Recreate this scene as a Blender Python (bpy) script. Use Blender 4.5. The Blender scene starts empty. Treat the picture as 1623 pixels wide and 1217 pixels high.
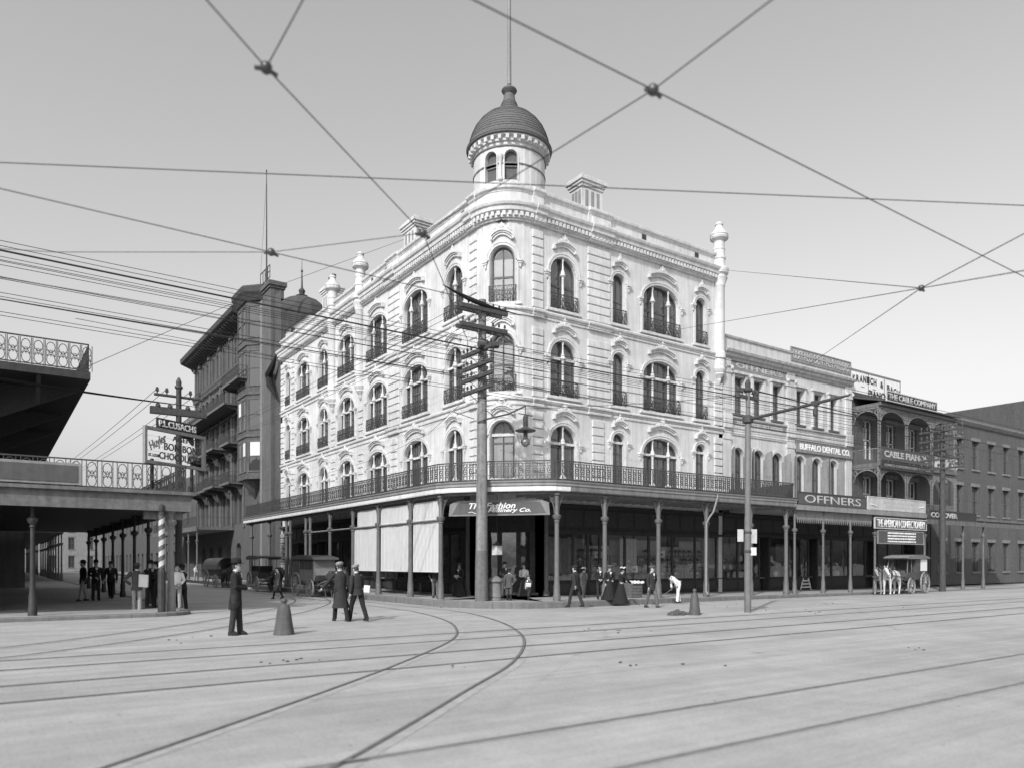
import bpy, bmesh, math, random
from mathutils import Vector, Matrix
random.seed(11)
S = bpy.context.scene
COL = S.collection
PI = math.pi
R_ = math.radians
# ---------------------------------------------------------------- camera, sky, sun, exposure
# world frame: origin = street corner of the white building, +X along its main-street front, +Y along its side-street front
CAMX, CAMY, CAMH = -19.25, -28.70, 1.68
FWD = Vector((.571, .821, 0)).normalized()
RGT = Vector((.821, -.571, 0)).normalized()
cam = bpy.data.objects.new('camera', bpy.data.cameras.new('camera')); COL.objects.link(cam)
cam.location = (CAMX, CAMY, CAMH)
cam.rotation_euler = (PI/2, 0, math.atan2(-FWD.x, FWD.y))
cam.data.sensor_width = 36; cam.data.lens = 36*1190/1623
cam.data.shift_x = .5/1623; cam.data.shift_y = (892-608.5)/1623
cam.data.clip_start = .1; cam.data.clip_end = 3000
cam.data.dof.use_dof = True; cam.data.dof.focus_distance = 31; cam.data.dof.aperture_fstop = .7   # big plate camera: near wires go soft
S.camera = cam
SUN_EL = R_(37)
LX, LY = .862, .507                    # horizontal heading of the sunlight
w = bpy.data.worlds.new('World'); S.world = w; w.use_nodes = True
nt = w.node_tree; bg = nt.nodes['Background']
sky = nt.nodes.new('ShaderNodeTexSky'); sky.sky_type = 'NISHITA'; sky.sun_disc = False
sky.sun_elevation = SUN_EL; sky.sun_rotation = math.atan2(-LX, -LY)
sky.air_density = 1.0; sky.dust_density = 3.6; sky.ozone_density = 1.0
sp = nt.nodes.new('ShaderNodeSeparateColor')         # the plate is monochrome and blue-sensitive: it sees the sky's blue light
nt.links.new(sky.outputs[0], sp.inputs[0]); nt.links.new(sp.outputs[2], bg.inputs['Color'])
bg.inputs['Strength'].default_value = .15
sl = bpy.data.lights.new('sun', 'SUN'); sl.energy = 2.6; sl.angle = R_(.6); sl.color = (1, 1, 1)
so = bpy.data.objects.new('sun', sl); COL.objects.link(so); so.location = (-60, -40, 60)
so.rotation_euler = Vector((LX*math.cos(SUN_EL), LY*math.cos(SUN_EL), -math.sin(SUN_EL))).to_track_quat('-Z', 'Y').to_euler()
S.view_settings.view_transform = 'Standard'; S.view_settings.look = 'None'
S.view_settings.exposure = 0.33; S.view_settings.gamma = 1
S.render.engine = 'CYCLES'

# ---------------------------------------------------------------- photo pixels -> directions (distance always from a plane the thing touches)
def ray(px, py):
    d = FWD + RGT*((px-811)/1190.)
    return Vector((d.x, d.y, (892-py)/1190.))
C0 = Vector((CAMX, CAMY, CAMH))
def onY(px, py, c=0.): d = ray(px, py); return C0 + d*((c-CAMY)/d.y)
def onX(px, py, c=0.): d = ray(px, py); return C0 + d*((c-CAMX)/d.x)
def onZ(px, py, c=0.): d = ray(px, py); return C0 + d*((c-CAMH)/d.z)
def atd(px, py, dep): return C0 + ray(px, py)*dep

# ---------------------------------------------------------------- materials (all grey: a black-and-white plate)
MATS = {}
def mat(name, val, rough=.8, var=.12, scale=3., bump=0., bscale=40., streak=0., spec=.3, metal=0., blot=0., stripes=None, wear=False):
    m = bpy.data.materials.new(name); m.use_nodes = True; MATS[name] = m
    n = m.node_tree.nodes; l = m.node_tree.links; b = n['Principled BSDF']
    b.inputs['Roughness'].default_value = rough; b.inputs['Metallic'].default_value = metal
    b.inputs['Specular IOR Level'].default_value = spec
    geo = n.new('ShaderNodeNewGeometry')
    no = n.new('ShaderNodeTexNoise'); no.inputs['Scale'].default_value = scale; no.inputs['Detail'].default_value = 6; no.inputs['Roughness'].default_value = .65
    l.new(geo.outputs['Position'], no.inputs['Vector'])
    mr = n.new('ShaderNodeMapRange'); mr.inputs[1].default_value = .3; mr.inputs[2].default_value = .7
    mr.inputs[3].default_value = val*(1-var); mr.inputs[4].default_value = val*(1+var)
    l.new(no.outputs['Fac'], mr.inputs[0]); cur = mr.outputs[0]
    def mul(sock, lo, hi, a=.35, c=.65):
        nonlocal cur
        q = n.new('ShaderNodeMapRange'); q.inputs[1].default_value = a; q.inputs[2].default_value = c
        q.inputs[3].default_value = lo; q.inputs[4].default_value = hi; l.new(sock, q.inputs[0])
        k = n.new('ShaderNodeMath'); k.operation = 'MULTIPLY'; l.new(cur, k.inputs[0]); l.new(q.outputs[0], k.inputs[1]); cur = k.outputs[0]
    if streak:
        mp = n.new('ShaderNodeMapping'); mp.inputs['Scale'].default_value = (5, 5, .35); l.new(geo.outputs['Position'], mp.inputs['Vector'])
        s2 = n.new('ShaderNodeTexNoise'); s2.inputs['Scale'].default_value = 1.; s2.inputs['Detail'].default_value = 5; l.new(mp.outputs[0], s2.inputs['Vector'])
        mul(s2.outputs['Fac'], 1-streak, 1.03, .38, .58)
    if blot:
        s3 = n.new('ShaderNodeTexNoise'); s3.inputs['Scale'].default_value = .35; s3.inputs['Detail'].default_value = 8; s3.inputs['Roughness'].default_value = .7
        l.new(geo.outputs['Position'], s3.inputs['Vector']); mul(s3.outputs['Fac'], 1-blot, 1.06, .36, .6)
    if wear:                                  # wheel-polished streaks along the street, fine grit, small dark droppings
        for sc,lo,a_,c_ in (((.05,1.1,1),.90,.40,.60),((.16,3.4,1),.93,.38,.55),((26,26,26),.86,.36,.52)):
            mp = n.new('ShaderNodeMapping'); mp.inputs['Scale'].default_value = sc; mp.inputs['Rotation'].default_value = (0,0,.02); l.new(geo.outputs['Position'], mp.inputs['Vector'])
            q_ = n.new('ShaderNodeTexNoise'); q_.inputs['Scale'].default_value = 1.; q_.inputs['Detail'].default_value = 7; q_.inputs['Roughness'].default_value = .62; l.new(mp.outputs[0], q_.inputs['Vector'])
            mul(q_.outputs['Fac'], lo, 1.04, a_, c_)
        vo = n.new('ShaderNodeTexVoronoi'); vo.inputs['Scale'].default_value = 1.7; l.new(geo.outputs['Position'], vo.inputs['Vector'])
        mul(vo.outputs['Distance'], .45, 1., .02, .05)
        br = n.new('ShaderNodeTexBrick'); br.inputs['Scale'].default_value = 1.; br.inputs['Brick Width'].default_value = .42; br.inputs['Row Height'].default_value = .26; br.inputs['Mortar Size'].default_value = .012; br.inputs['Mortar Smooth'].default_value = .6
        l.new(geo.outputs['Position'], br.inputs['Vector']); mul(br.outputs['Fac'], 1., .93, .0, 1.)
    if stripes:
        sp = n.new('ShaderNodeTexWave'); sp.wave_type = 'BANDS'; sp.bands_direction = stripes[0]; sp.inputs['Scale'].default_value = stripes[1]
        l.new(geo.outputs['Position'], sp.inputs['Vector']); mul(sp.outputs['Fac'], 1-stripes[2], 1., .4, .6)
    cb = n.new('ShaderNodeCombineColor')
    for i in range(3): l.new(cur, cb.inputs[i])
    l.new(cb.outputs[0], b.inputs['Base Color'])
    if bump:
        bn = n.new('ShaderNodeTexNoise'); bn.inputs['Scale'].default_value = bscale; bn.inputs['Detail'].default_value = 5
        l.new(geo.outputs['Position'], bn.inputs['Vector'])
        bp = n.new('ShaderNodeBump'); bp.inputs['Strength'].default_value = bump; bp.inputs['Distance'].default_value = .02
        l.new(bn.outputs['Fac'], bp.inputs['Height']); l.new(bp.outputs[0], b.inputs['Normal'])
    return m
def glassmat(name, tr, tint, gl=.16):
    m = bpy.data.materials.new(name); m.use_nodes = True; MATS[name] = m
    n = m.node_tree.nodes; l = m.node_tree.links; n.remove(n['Principled BSDF'])
    t = n.new('ShaderNodeBsdfTransparent'); t.inputs[0].default_value = (tint, tint, tint, 1)
    d = n.new('ShaderNodeBsdfDiffuse'); d.inputs[0].default_value = (.10, .10, .10, 1)
    g = n.new('ShaderNodeBsdfGlossy'); g.inputs['Roughness'].default_value = .02; g.inputs[0].default_value = (.95, .95, .95, 1)
    nz = n.new('ShaderNodeTexNoise'); nz.inputs['Scale'].default_value = 1.3
    bp = n.new('ShaderNodeBump'); bp.inputs['Strength'].default_value = .05; bp.inputs['Distance'].default_value = .1
    ge = n.new('ShaderNodeNewGeometry'); l.new(ge.outputs['Position'], nz.inputs['Vector']); l.new(nz.outputs[0], bp.inputs['Height']); l.new(bp.outputs[0], g.inputs['Normal'])
    fr = n.new('ShaderNodeFresnel'); ib = n.new('ShaderNodeMapRange'); ib.inputs[3].default_value = 1.52; ib.inputs[4].default_value = 1/1.52; l.new(ge.outputs['Backfacing'], ib.inputs[0]); l.new(ib.outputs[0], fr.inputs[0])
    ad = n.new('ShaderNodeMath'); ad.operation = 'ADD'; ad.inputs[1].default_value = gl*.4; l.new(fr.outputs[0], ad.inputs[0])
    m1 = n.new('ShaderNodeMixShader'); m1.inputs[0].default_value = tr; l.new(d.outputs[0], m1.inputs[1]); l.new(t.outputs[0], m1.inputs[2])
    m2 = n.new('ShaderNodeMixShader'); l.new(ad.outputs[0], m2.inputs[0]); l.new(m1.outputs[0], m2.inputs[1]); l.new(g.outputs[0], m2.inputs[2])
    l.new(m2.outputs[0], n['Material Output'].inputs['Surface'])
mat('plaster', .60, .85, .06, 2.5, .2, 30, .13, .2, 0, .14)
mat('plaster_trim', .60, .8, .07, 5, .15, 40, .12, .2, 0, .12)
mat('plaster_tan', .55, .85, .08, 1.5, .15, 30, .15, .2, 0, .12)
mat('cornice_lead', .42, .8, .12, 3, .1, 40, .2)
mat('dome_slate', .115, .75, .25, 9, .3, 25)
mat('iron', .055, .55, .25, 8, .1, 60, 0, .4)
mat('iron_grey', .22, .6, .15, 5, .1, 60, .15, .35)
mat('column_paint', .13, .6, .15, 5, .1, 60, .15, .35)
mat('wood_dark', .045, .6, .3, 6, .15, 50)
mat('wood_mid', .14, .7, .25, 6, .2, 50, .2)
mat('pole_wood', .23, .85, .28, 7, .5, 40, .35, .2)
mat('arm_wood', .07, .85, .3, 9, .4, 40)
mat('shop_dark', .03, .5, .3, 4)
mat('interior', .10, .9, .4, 2)
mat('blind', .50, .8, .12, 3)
mat('curtain', .62, .8, .1, 6)
mat('sash', .10, .5, .15, 6)
mat('sash_white', .62, .5, .1, 6)
mat('road', .355, .95, .07, 2.2, .35, 14, 0, .12, 0, .12, None, True)
mat('sidewalk', .33, .9, .1, 1.5, .3, 20, 0, .15, 0, .12)
mat('kerb_stone', .17, .9, .15, 3, .4, 25, .1, .15)
mat('rail_steel', .19, .45, .3, 6, .1, 50, 0, .5, .3)
mat('rail_bed', .335, .95, .2, 5, .4, 20)
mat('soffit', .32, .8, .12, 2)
mat('fascia_white', .66, .75, .06, 3, 0, 40, .1)
mat('canvas', .58, .9, .05, 3, .1, 60, .06, .1, 0, 0, ('Y', 7., .12))
mat('sign_dark', .035, .5, .2, 5)
mat('sign_mid', .09, .6, .15, 5, 0, 40, .1)
mat('sign_grey', .24, .7, .12, 5, 0, 40, .15)
mat('sign_tan', .46, .75, .1, 3, 0, 40, .15)
mat('sign_white', .78, .6, .05, 4, 0, 40, .06)
mat('letter_white', .78, .6, .05, 8)
mat('letter_grey', .36, .7, .15, 8)
mat('sign_faded', .38, .8, .15, 6)
mat('sign_border', .20, .75, .1, 3, 0, 40, .15)
mat('letter_dark', .05, .6, .2, 8)
mat('brick_brown', .11, .9, .2, 5, .4, 20, .12, .2, 0, .1)
mat('stone_grey', .21, .9, .14, 2.5, .2, 30, .2, .2)
mat('hotel_wall', .10, .9, .14, 2.5, .2, 30, .2, .2)
mat('hotel_trim', .125, .9, .14, 2.5, .2, 30, .2, .2)
mat('fascia_grey', .26, .75, .1, 3, 0, 40, .12)
mat('hotel_dark', .06, .9, .2, 3, .2, 30)
mat('brick_dark', .085, .9, .3, 9, .5, 18, .1, .2)
mat('far_wall', .26, .9, .1, 1, .1, 20, .15)
mat('roof_dark', .07, .9, .2, 4)
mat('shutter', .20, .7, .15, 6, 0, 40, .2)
mat('cloth_black', .018, .9, .3, 20, .2, 80)
mat('cloth_charcoal', .032, .9, .3, 20, .2, 80)
mat('cloth_grey', .11, .9, .25, 20, .2, 80)
mat('cloth_tweed', .075, .9, .3, 30, .2, 80)
mat('cloth_light', .30, .9, .2, 20, .2, 80)
mat('cloth_white', .74, .9, .06, 10, .2, 60)
mat('skin', .36, .6, .12, 20)
mat('skin_dark', .09, .6, .15, 20)
mat('hair', .03, .7, .3, 40)
mat('leather', .025, .4, .3, 20)
mat('straw', .45, .8, .2, 30)
mat('paper', .70, .8, .1, 6)
mat('horse_white', .52, .8, .2, 7, .2, 60)
mat('horse_dark', .05, .7, .3, 8, .2, 60)
mat('wagon_paint', .075, .55, .25, 4)
mat('wagon_grey', .17, .65, .2, 4)
mat('wheel_paint', .26, .7, .2, 8)
mat('bollard_iron', .10, .7, .2, 6, .3, 30, .25)
mat('drum_iron', .17, .65, .2, 6, .2, 30, .2)
mat('globe_glass', .55, .15, .1, 5, 0, 40, 0, .6)
mat('wire', .03, .7, .1, 5)
mat('insulator', .06, .3, .2, 8, 0, 40, 0, .6)
mat('goods_light', .60, .85, .2, 9)
mat('goods_mid', .28, .85, .3, 9)
mat('backdrop', .50, .85, .18, 5)
mat('goods_dark', .06, .85, .3, 9)
mat('rail_old', .27, .7, .3, 3)
mat('stripe_white', .5, .6, .1, 8)
mat('pole_paint', .15, .6, .15, 5, .1, 60, .15, .35)
mat('dirt', .09, .95, .4, 8, .6, 20)
mat('foliage', .06, .8, .4, 9)
mat('barber_red', .10, .5, .2, 8)
glassmat('globe_dim', .55, .75, .3)
glassmat('glass_dark', .5, .3, .05)
glassmat('glass', .55, .55, .28)
glassmat('glass_shop', .86, .95, .16)

# ---------------------------------------------------------------- mesh builder
class MB:
    def __init__(s): s.v = []; s.f = []
    def add(s, vs, fs):
        k = len(s.v); s.v += [tuple(p) for p in vs]; s.f += [tuple(i+k for i in f) for f in fs]; return s
    def box(s, x0, x1, y0, y1, z0, z1):
        return s.add([(x0,y0,z0),(x1,y0,z0),(x1,y1,z0),(x0,y1,z0),(x0,y0,z1),(x1,y0,z1),(x1,y1,z1),(x0,y1,z1)],
                     [(0,3,2,1),(4,5,6,7),(0,1,5,4),(1,2,6,5),(2,3,7,6),(3,0,4,7)])
    def bbox(s, x0, x1, y0, y1, z0, z1, b=.02):           # chamfered front edges (front = -y)
        return s.add([(x0,y1,z0),(x1,y1,z0),(x1,y1,z1),(x0,y1,z1),(x0,y0+b,z0),(x1,y0+b,z0),(x1,y0+b,z1),(x0,y0+b,z1),
                      (x0+b,y0,z0+b),(x1-b,y0,z0+b),(x1-b,y0,z1-b),(x0+b,y0,z1-b)],
                     [(0,1,2,3),(0,4,5,1),(1,5,6,2),(2,6,7,3),(3,7,4,0),(4,8,9,5),(5,9,10,6),(6,10,11,7),(7,11,8,4),(8,11,10,9)])
    def prism(s, pts, a, b, ax='y'):
        n = len(pts)
        def P(p, t): return (p[0],t,p[1]) if ax=='y' else ((p[0],p[1],t) if ax=='z' else (t,p[0],p[1]))
        return s.add([P(p,a) for p in pts]+[P(p,b) for p in pts],
                     [tuple(range(n)), tuple(range(2*n-1,n-1,-1))]+[(i,(i+1)%n+n*0,(i+1)%n+n,i+n) for i in range(n)])
    def tube(s, path, r, n=6, closed=False, cap=True):
        P = [Vector(p) for p in path]; m = len(P); rr = r if isinstance(r,(list,tuple)) else [r]*m
        vs = []; fs = []; up = None
        for i in range(m):
            if closed: d = P[(i+1)%m]-P[i-1]
            else: d = P[min(i+1,m-1)]-P[max(i-1,0)]
            if d.length < 1e-9: d = Vector((0,0,1))
            d.normalize()
            if up is None: up = Vector((0,0,1)) if abs(d.z) < .9 else Vector((1,0,0))
            a = d.cross(up)
            if a.length < 1e-6: up = Vector((1,0,0)) if abs(d.x) < .9 else Vector((0,1,0)); a = d.cross(up)
            a.normalize(); b = a.cross(d); up = b
            for k in range(n):
                t = 2*PI*(k+.5)/n; vs.append(P[i]+a*(rr[i]*math.cos(t))+b*(rr[i]*math.sin(t)))
        for i in range(m if closed else m-1):
            j = (i+1)%m
            for k in range(n): fs.append((i*n+k, i*n+(k+1)%n, j*n+(k+1)%n, j*n+k))
        if cap and not closed: fs += [tuple(range(n-1,-1,-1)), tuple((m-1)*n+k for k in range(n))]
        return s.add(vs, fs)
    def bar(s, p, q, w, h=None):                             # square bar between two points
        return s.tube([p,q], (w if h is None else (w+h)/2)*.7071, 4)
    def lathe(s, prof, c=(0,0,0), n=16, sx=1., sy=1., a0=0., a1=2*PI):
        full = abs(a1-a0-2*PI) < 1e-6; m = n if full else n+1; vs = []; fs = []
        for (r,z) in prof:
            for k in range(m):
                t = a0+(a1-a0)*k/n; vs.append((c[0]+r*sx*math.cos(t), c[1]+r*sy*math.sin(t), c[2]+z))
        for i in range(len(prof)-1):
            for k in range(n):
                k2 = (k+1)%m if full else k+1
                fs.append((i*m+k, i*m+k2, (i+1)*m+k2, (i+1)*m+k))
        if full:
            if prof[0][0] > 1e-4: fs.append(tuple(range(m-1,-1,-1)))
            if prof[-1][0] > 1e-4: fs.append(tuple((len(prof)-1)*m+k for k in range(m)))
        return s.add(vs, fs)
    def band(s, A, B, y0, y1, closed=False):                 # strip between two (x,z) outlines, thick from y0 to y1
        n = len(A); vs = [(p[0],y0,p[1]) for p in A]+[(p[0],y0,p[1]) for p in B]+[(p[0],y1,p[1]) for p in A]+[(p[0],y1,p[1]) for p in B]
        fs = []
        for i in range(n if closed else n-1):
            j = (i+1)%n
            fs += [(i,j,n+j,n+i), (n+i,n+j,3*n+j,3*n+i), (j,i,2*n+i,2*n+j)]
        if not closed: fs += [(0,n,3*n,2*n), (n-1,3*n-1,4*n-1,2*n-1)]
        return s.add(vs, fs)
    def sphere(s, c, r, n=10, m=7, sx=1, sy=1, sz=1):
        return s.lathe([(r*math.sin(PI*i/m) if 0 < i < m else 1e-5, -r*sz*math.cos(PI*i/m)) for i in range(m+1)], c, n, sx, sy)
    def ring(s, c, r, t, ax='y', n=10, k=4, sx=1., sz=1.):
        pts = []
        for i in range(n):
            a = 2*PI*i/n; u = r*sx*math.cos(a); v_ = r*sz*math.sin(a)
            pts.append((c[0]+u,c[1],c[2]+v_) if ax=='y' else ((c[0],c[1]+u,c[2]+v_) if ax=='x' else (c[0]+u,c[1]+v_,c[2])))
        return s.tube(pts, t, k, True)
    def sweep(s, prof, path):                                # profile [(d,z)] along [(x,y,nx,ny)]
        m = len(prof); vs = [(x+nx*d, y+ny*d, z) for (x,y,nx,ny) in path for (d,z) in prof]; fs = []
        for i in range(len(path)-1):
            for k in range(m): fs.append((i*m+k, i*m+(k+1)%m, (i+1)*m+(k+1)%m, (i+1)*m+k))
        fs += [tuple(range(m)), tuple((len(path)-1)*m+k for k in range(m-1,-1,-1))]
        return s.add(vs, fs)
    def map(s, fn, start=0):
        s.v = s.v[:start]+[tuple(fn(*p)) for p in s.v[start:]]; return s
    def move(s, dx, dy, dz, start=0): return s.map(lambda x,y,z: (x+dx,y+dy,z+dz), start)
    def mesh(s, name, m=None, smooth=False):
        me = bpy.data.meshes.new(name); me.from_pydata(s.v, [], s.f)
        bm = bmesh.new(); bm.from_mesh(me); bmesh.ops.recalc_face_normals(bm, faces=bm.faces); bm.to_mesh(me); bm.free()
        if smooth:
            me.polygons.foreach_set('use_smooth', [True]*len(me.polygons))
            if smooth != 2:
                try: me.set_sharp_from_angle(angle=R_(38))
                except Exception: pass
        if m: me.materials.append(MATS[m] if isinstance(m,str) else m)
        return me
W = {}                                                       # world position of every root
def put(name, me, parent=None, loc=None, rz=0., scale=None):
    o = bpy.data.objects.new(name, me); COL.objects.link(o)
    base = Vector((0,0,0))
    if parent is not None: o.parent = parent; base = W.get(parent.name, Vector((0,0,0)))
    if loc is not None: o.location = Vector(loc)-base; o.rotation_euler = (0,0,rz); W[o.name] = Vector(loc)
    if scale is not None: o.scale = scale
    return o
def part(name, mb, m, parent, smooth=False):                 # mesh given in world coordinates under an unrotated root
    b = W.get(parent.name, Vector((0,0,0)))
    mb.move(-b.x, -b.y, -b.z)
    o = bpy.data.objects.new(name, mb.mesh(name, m, smooth)); COL.objects.link(o); o.parent = parent
    W[o.name] = b.copy()
    return o
def sub(name, mb, m, parent, smooth=False):                  # mesh in the parent's own coordinates
    o = bpy.data.objects.new(name, mb.mesh(name, m, smooth) if isinstance(mb, MB) else mb); COL.objects.link(o); o.parent = parent
    return o
def tag(o, label=None, cat=None, group=None, kind=None):
    if label: o['label'] = label
    if cat: o['category'] = cat
    if group: o['group'] = group
    if kind: o['kind'] = kind
    return o
def root(name, label, cat, loc=(0,0,0), rz=0., group=None):
    o = bpy.data.objects.new(name, None); COL.objects.link(o); o.location = loc; o.rotation_euler = (0,0,rz); o.empty_display_size = .2
    W[o.name] = Vector(loc) if abs(rz) < 1e-9 else Vector((0,0,0))
    return tag(o, label, cat, group)
def thing(name, mb, m, label, cat, group=None, smooth=False, loc=None):
    xs = [p[0] for p in mb.v]; ys = [p[1] for p in mb.v]; zs = [p[2] for p in mb.v]
    c = loc or ((min(xs)+max(xs))/2, (min(ys)+max(ys))/2, min(zs))
    mb.move(-c[0], -c[1], -c[2])
    o = bpy.data.objects.new(name, mb.mesh(name, m, smooth)); COL.objects.link(o); o.location = c
    return tag(o, label, cat, group)
def copy_tree(o, parent=None):
    c = o.copy(); COL.objects.link(c)
    if parent: c.parent = parent
    for ch in o.children: copy_tree(ch, c)
    return c
# a scratch scene in which text and skinned bodies are turned into plain meshes
TMP = bpy.data.scenes.new('scratch')
def bake(o):
    TMP.collection.objects.link(o)
    with bpy.context.temp_override(scene=TMP, view_layer=TMP.view_layers[0]): dg = bpy.context.evaluated_depsgraph_get()
    me = bpy.data.meshes.new_from_object(o.evaluated_get(dg))
    d = o.data; bpy.data.objects.remove(o)
    return me
# flat lettering as real mesh, fitted into a width x height box, local x right, z up, facing -y
def lettering(s, wd, ht, m, y=0., shear=0., bold=.012, ext=.012):
    cu = bpy.data.curves.new('lettering', 'FONT'); cu.body = s; cu.size = 1; cu.extrude = ext; cu.offset = bold; cu.shear = shear
    cu.resolution_u = 3
    me = bake(bpy.data.objects.new('lettering', cu)); bpy.data.curves.remove(cu)
    xs = [v.co.x for v in me.vertices]; ys = [v.co.y for v in me.vertices]
    x0, x1, y0, y1 = min(xs), max(xs), min(ys), max(ys)
    sx = wd/(x1-x0); sy = ht/(y1-y0)
    for v in me.vertices:
        v.co = ((v.co.x-(x0+x1)/2)*sx, y-v.co.z, (v.co.y-(y0+y1)/2)*sy)
    me.materials.clear(); me.materials.append(MATS[m]); return me

def strokes(wd, ht, n, seed=1):              # lettering too small or faded to read: broken painted strokes
    rd = random.Random(seed); m = MB(); x = -wd/2
    while x < wd/2-.01:
        L = rd.uniform(.5,1.)*wd/n; h_ = ht*rd.uniform(.75,1.); m.box(x,min(x+L*.72,wd/2),-.006,.006,-h_/2,h_/2); x += L if rd.random() > .16 else L*1.7
    return m
# ================================================================ GROUND
GUT = -.13                                   # gutter level
def sz(x): return .12-.0055*min(max(x,0),40)
KY, KX = -4.85, -3.95                        # kerb lines
arc = []
for i in range(9):                           # kerb corner, bowed round the gallery's corner posts
    t = i/8; a = R_(-90)-t*PI/2
    arc.append((-.1+3.85*math.cos(a), -1.0+3.85*math.sin(a), math.cos(a), math.sin(a)))
kp = [(x,KY,0,-1) for x in (600,120,60,40,30,20,15,10,5,2,.5)] + arc + [(KX,y,-1,0) for y in (1,4,8,14,22,31,45,70,120,600)]
road = MB(); D = [(0,GUT),(1.2,-.085),(2.6,-.035),(4.4,0.)]
for i in range(len(kp)-1):
    for j in range(3):
        q = []
        for (ii,jj) in ((i,j),(i+1,j),(i+1,j+1),(i,j+1)):
            x,y,nx,ny = kp[ii]; d,z = D[jj]; q.append((x+nx*d,y+ny*d,z))
        road.add(q, [(0,1,2,3)])
out = [(x+nx*4.4,y+ny*4.4,0) for x,y,nx,ny in kp]
road.add([(600,-600,0)]+out+[(-600,600,0),(-600,-600,0)], [tuple(range(len(out)+3))])
tag(put('road', road.mesh('road','road'), None, (0,0,0)), kind='structure')
# sidewalk of the corner block, its kerb cut into stones
sw = MB()
inner = []
for (x,y,nx,ny) in kp:
    inner.append((x,2.6) if ny < -.99 else ((2.6,y) if nx < -.99 else (2.6,2.6)))
for i in range(len(kp)-1):
    a, b = kp[i], kp[i+1]; ia, ib = inner[i], inner[i+1]
    def e(k): return (k[0]-k[2]*.3, k[1]-k[3]*.3, sz(k[0]))
    sw.add([e(a),e(b),(ib[0],ib[1],sz(b[0])),(ia[0],ia[1],sz(a[0]))], [(0,1,2,3)])
SW = tag(put('sidewalk', sw.mesh('sidewalk','sidewalk'), None, (0,0,0)), kind='structure')
def kerbs(path, parent, zt, zb):
    for i in range(len(path)-1):
        (x0,y0,nx0,ny0),(x1,y1,nx1,ny1) = path[i],path[i+1]
        L = math.hypot(x1-x0,y1-y0); u = Vector((x1-x0,y1-y0,0))/max(L,1e-6); g = .006
        mb = MB(); h0, h1 = zt(x0)+random.uniform(-.006,.008), zt(x1)+random.uniform(-.006,.008)
        p0 = (x0+u.x*g,y0+u.y*g); p1 = (x1-u.x*g,y1-u.y*g); o_ = .01+random.uniform(0,.012)
        f = [(p0[0]+nx0*o_,p0[1]+ny0*o_),(p1[0]+nx1*o_,p1[1]+ny1*o_),(p1[0]-nx1*.3,p1[1]-ny1*.3),(p0[0]-nx0*.3,p0[1]-ny0*.3)]
        c = .03; f2 = [(f[0][0]-nx0*c,f[0][1]-ny0*c),(f[1][0]-nx1*c,f[1][1]-ny1*c)]
        mb.add([(f[0][0],f[0][1],zb),(f[1][0],f[1][1],zb),(f[1][0],f[1][1],h1-c),(f[0][0],f[0][1],h0-c),(f2[0][0],f2[0][1],h0),(f2[1][0],f2[1][1],h1),
                (f[2][0],f[2][1],h1),(f[3][0],f[3][1],h0),(f[2][0],f[2][1],zb),(f[3][0],f[3][1],zb)],
               [(0,1,2,3),(3,2,5,4),(4,5,6,7),(7,6,8,9),(0,3,4,7,9),(1,8,6,5,2)])
        part('kerb_stone', mb, 'kerb_stone', parent)
kk = []; x = 46.
while x > .6: kk.append((x,KY,0,-1)); x -= random.uniform(1.7,2.5)
kk += [(.45,KY,0,-1)]+arc; y = 1.
while y < 34: kk.append((KX,y,-1,0)); y += random.uniform(1.8,2.5)
kerbs(kk, SW, lambda x: sz(x)+.006, -.25)
# left corner's sidewalk
LKX, LKY = -13.75, -3.05
sw2 = MB(); la = [(-14.95+1.2*math.cos(R_(a)), -1.85+1.2*math.sin(R_(a)), math.cos(R_(a)), math.sin(R_(a))) for a in range(-90,1,15)]
po = [(-90,LKY)]+[(p[0]-p[2]*.3,p[1]-p[3]*.3) for p in la]+[(LKX-.3,140),(-90,140)]
po[0] = (-90,LKY+.3)
sw2.prism(po, -.1, .118, 'z')
SW2 = tag(put('sidewalk', sw2.mesh('sidewalk','sidewalk'), None, (0,0,0)), kind='structure')
kk = []; x = -44.
while x < -15.2: kk.append((x,LKY,0,-1)); x += random.uniform(1.7,2.5)
kk += la; y = .8
while y < 60: kk.append((LKX,y,1,0)); y += random.uniform(2.2,3)
kerbs(kk, SW2, lambda x: .126, -.05)
# street-railway track: each rail a strip lying a few millimetres proud of a worn strip of paving
def smooth_path(P, n=8):
    out = []
    for i in range(len(P)-1):
        p0,p1,p2,p3 = [Vector(P[max(0,min(len(P)-1,k))]) for k in (i-1,i,i+1,i+2)]
        for k in range(n):
            t = k/n; out.append(.5*((2*p1)+(p2-p0)*t+(2*p0-5*p1+4*p2-p3)*t*t+(3*p1-p0-3*p2+p3)*t**3))
    return out+[Vector(P[-1])]
def strip(P, off, wd, z):
    vs = []; fs = []
    for i,p in enumerate(P):
        d = P[min(i+1,len(P)-1)]-P[max(i-1,0)]; n_ = Vector((-d.y,d.x)).normalized()
        for s_ in (-.5,.5): q = p+n_*(off+s_*wd); vs.append((q.x,q.y,z(q.x,q.y)))
    for i in range(len(P)-1): fs.append((2*i,2*i+1,2*i+3,2*i+2))
    return vs, fs
def gz(x, y):                                # road height incl. fall to the gutter
    dx = min(max(KX-x if y > -1 else KY-y, 0), 9) if (y > -1 or x > -.1) else math.hypot(x+.1,y+1)-3.85
    for (d0,z0),(d1,z1) in zip(D, D[1:]):
        if dx < d1: return z0+(z1-z0)*max(dx-d0,0)/(d1-d0)
    return 0.
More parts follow.
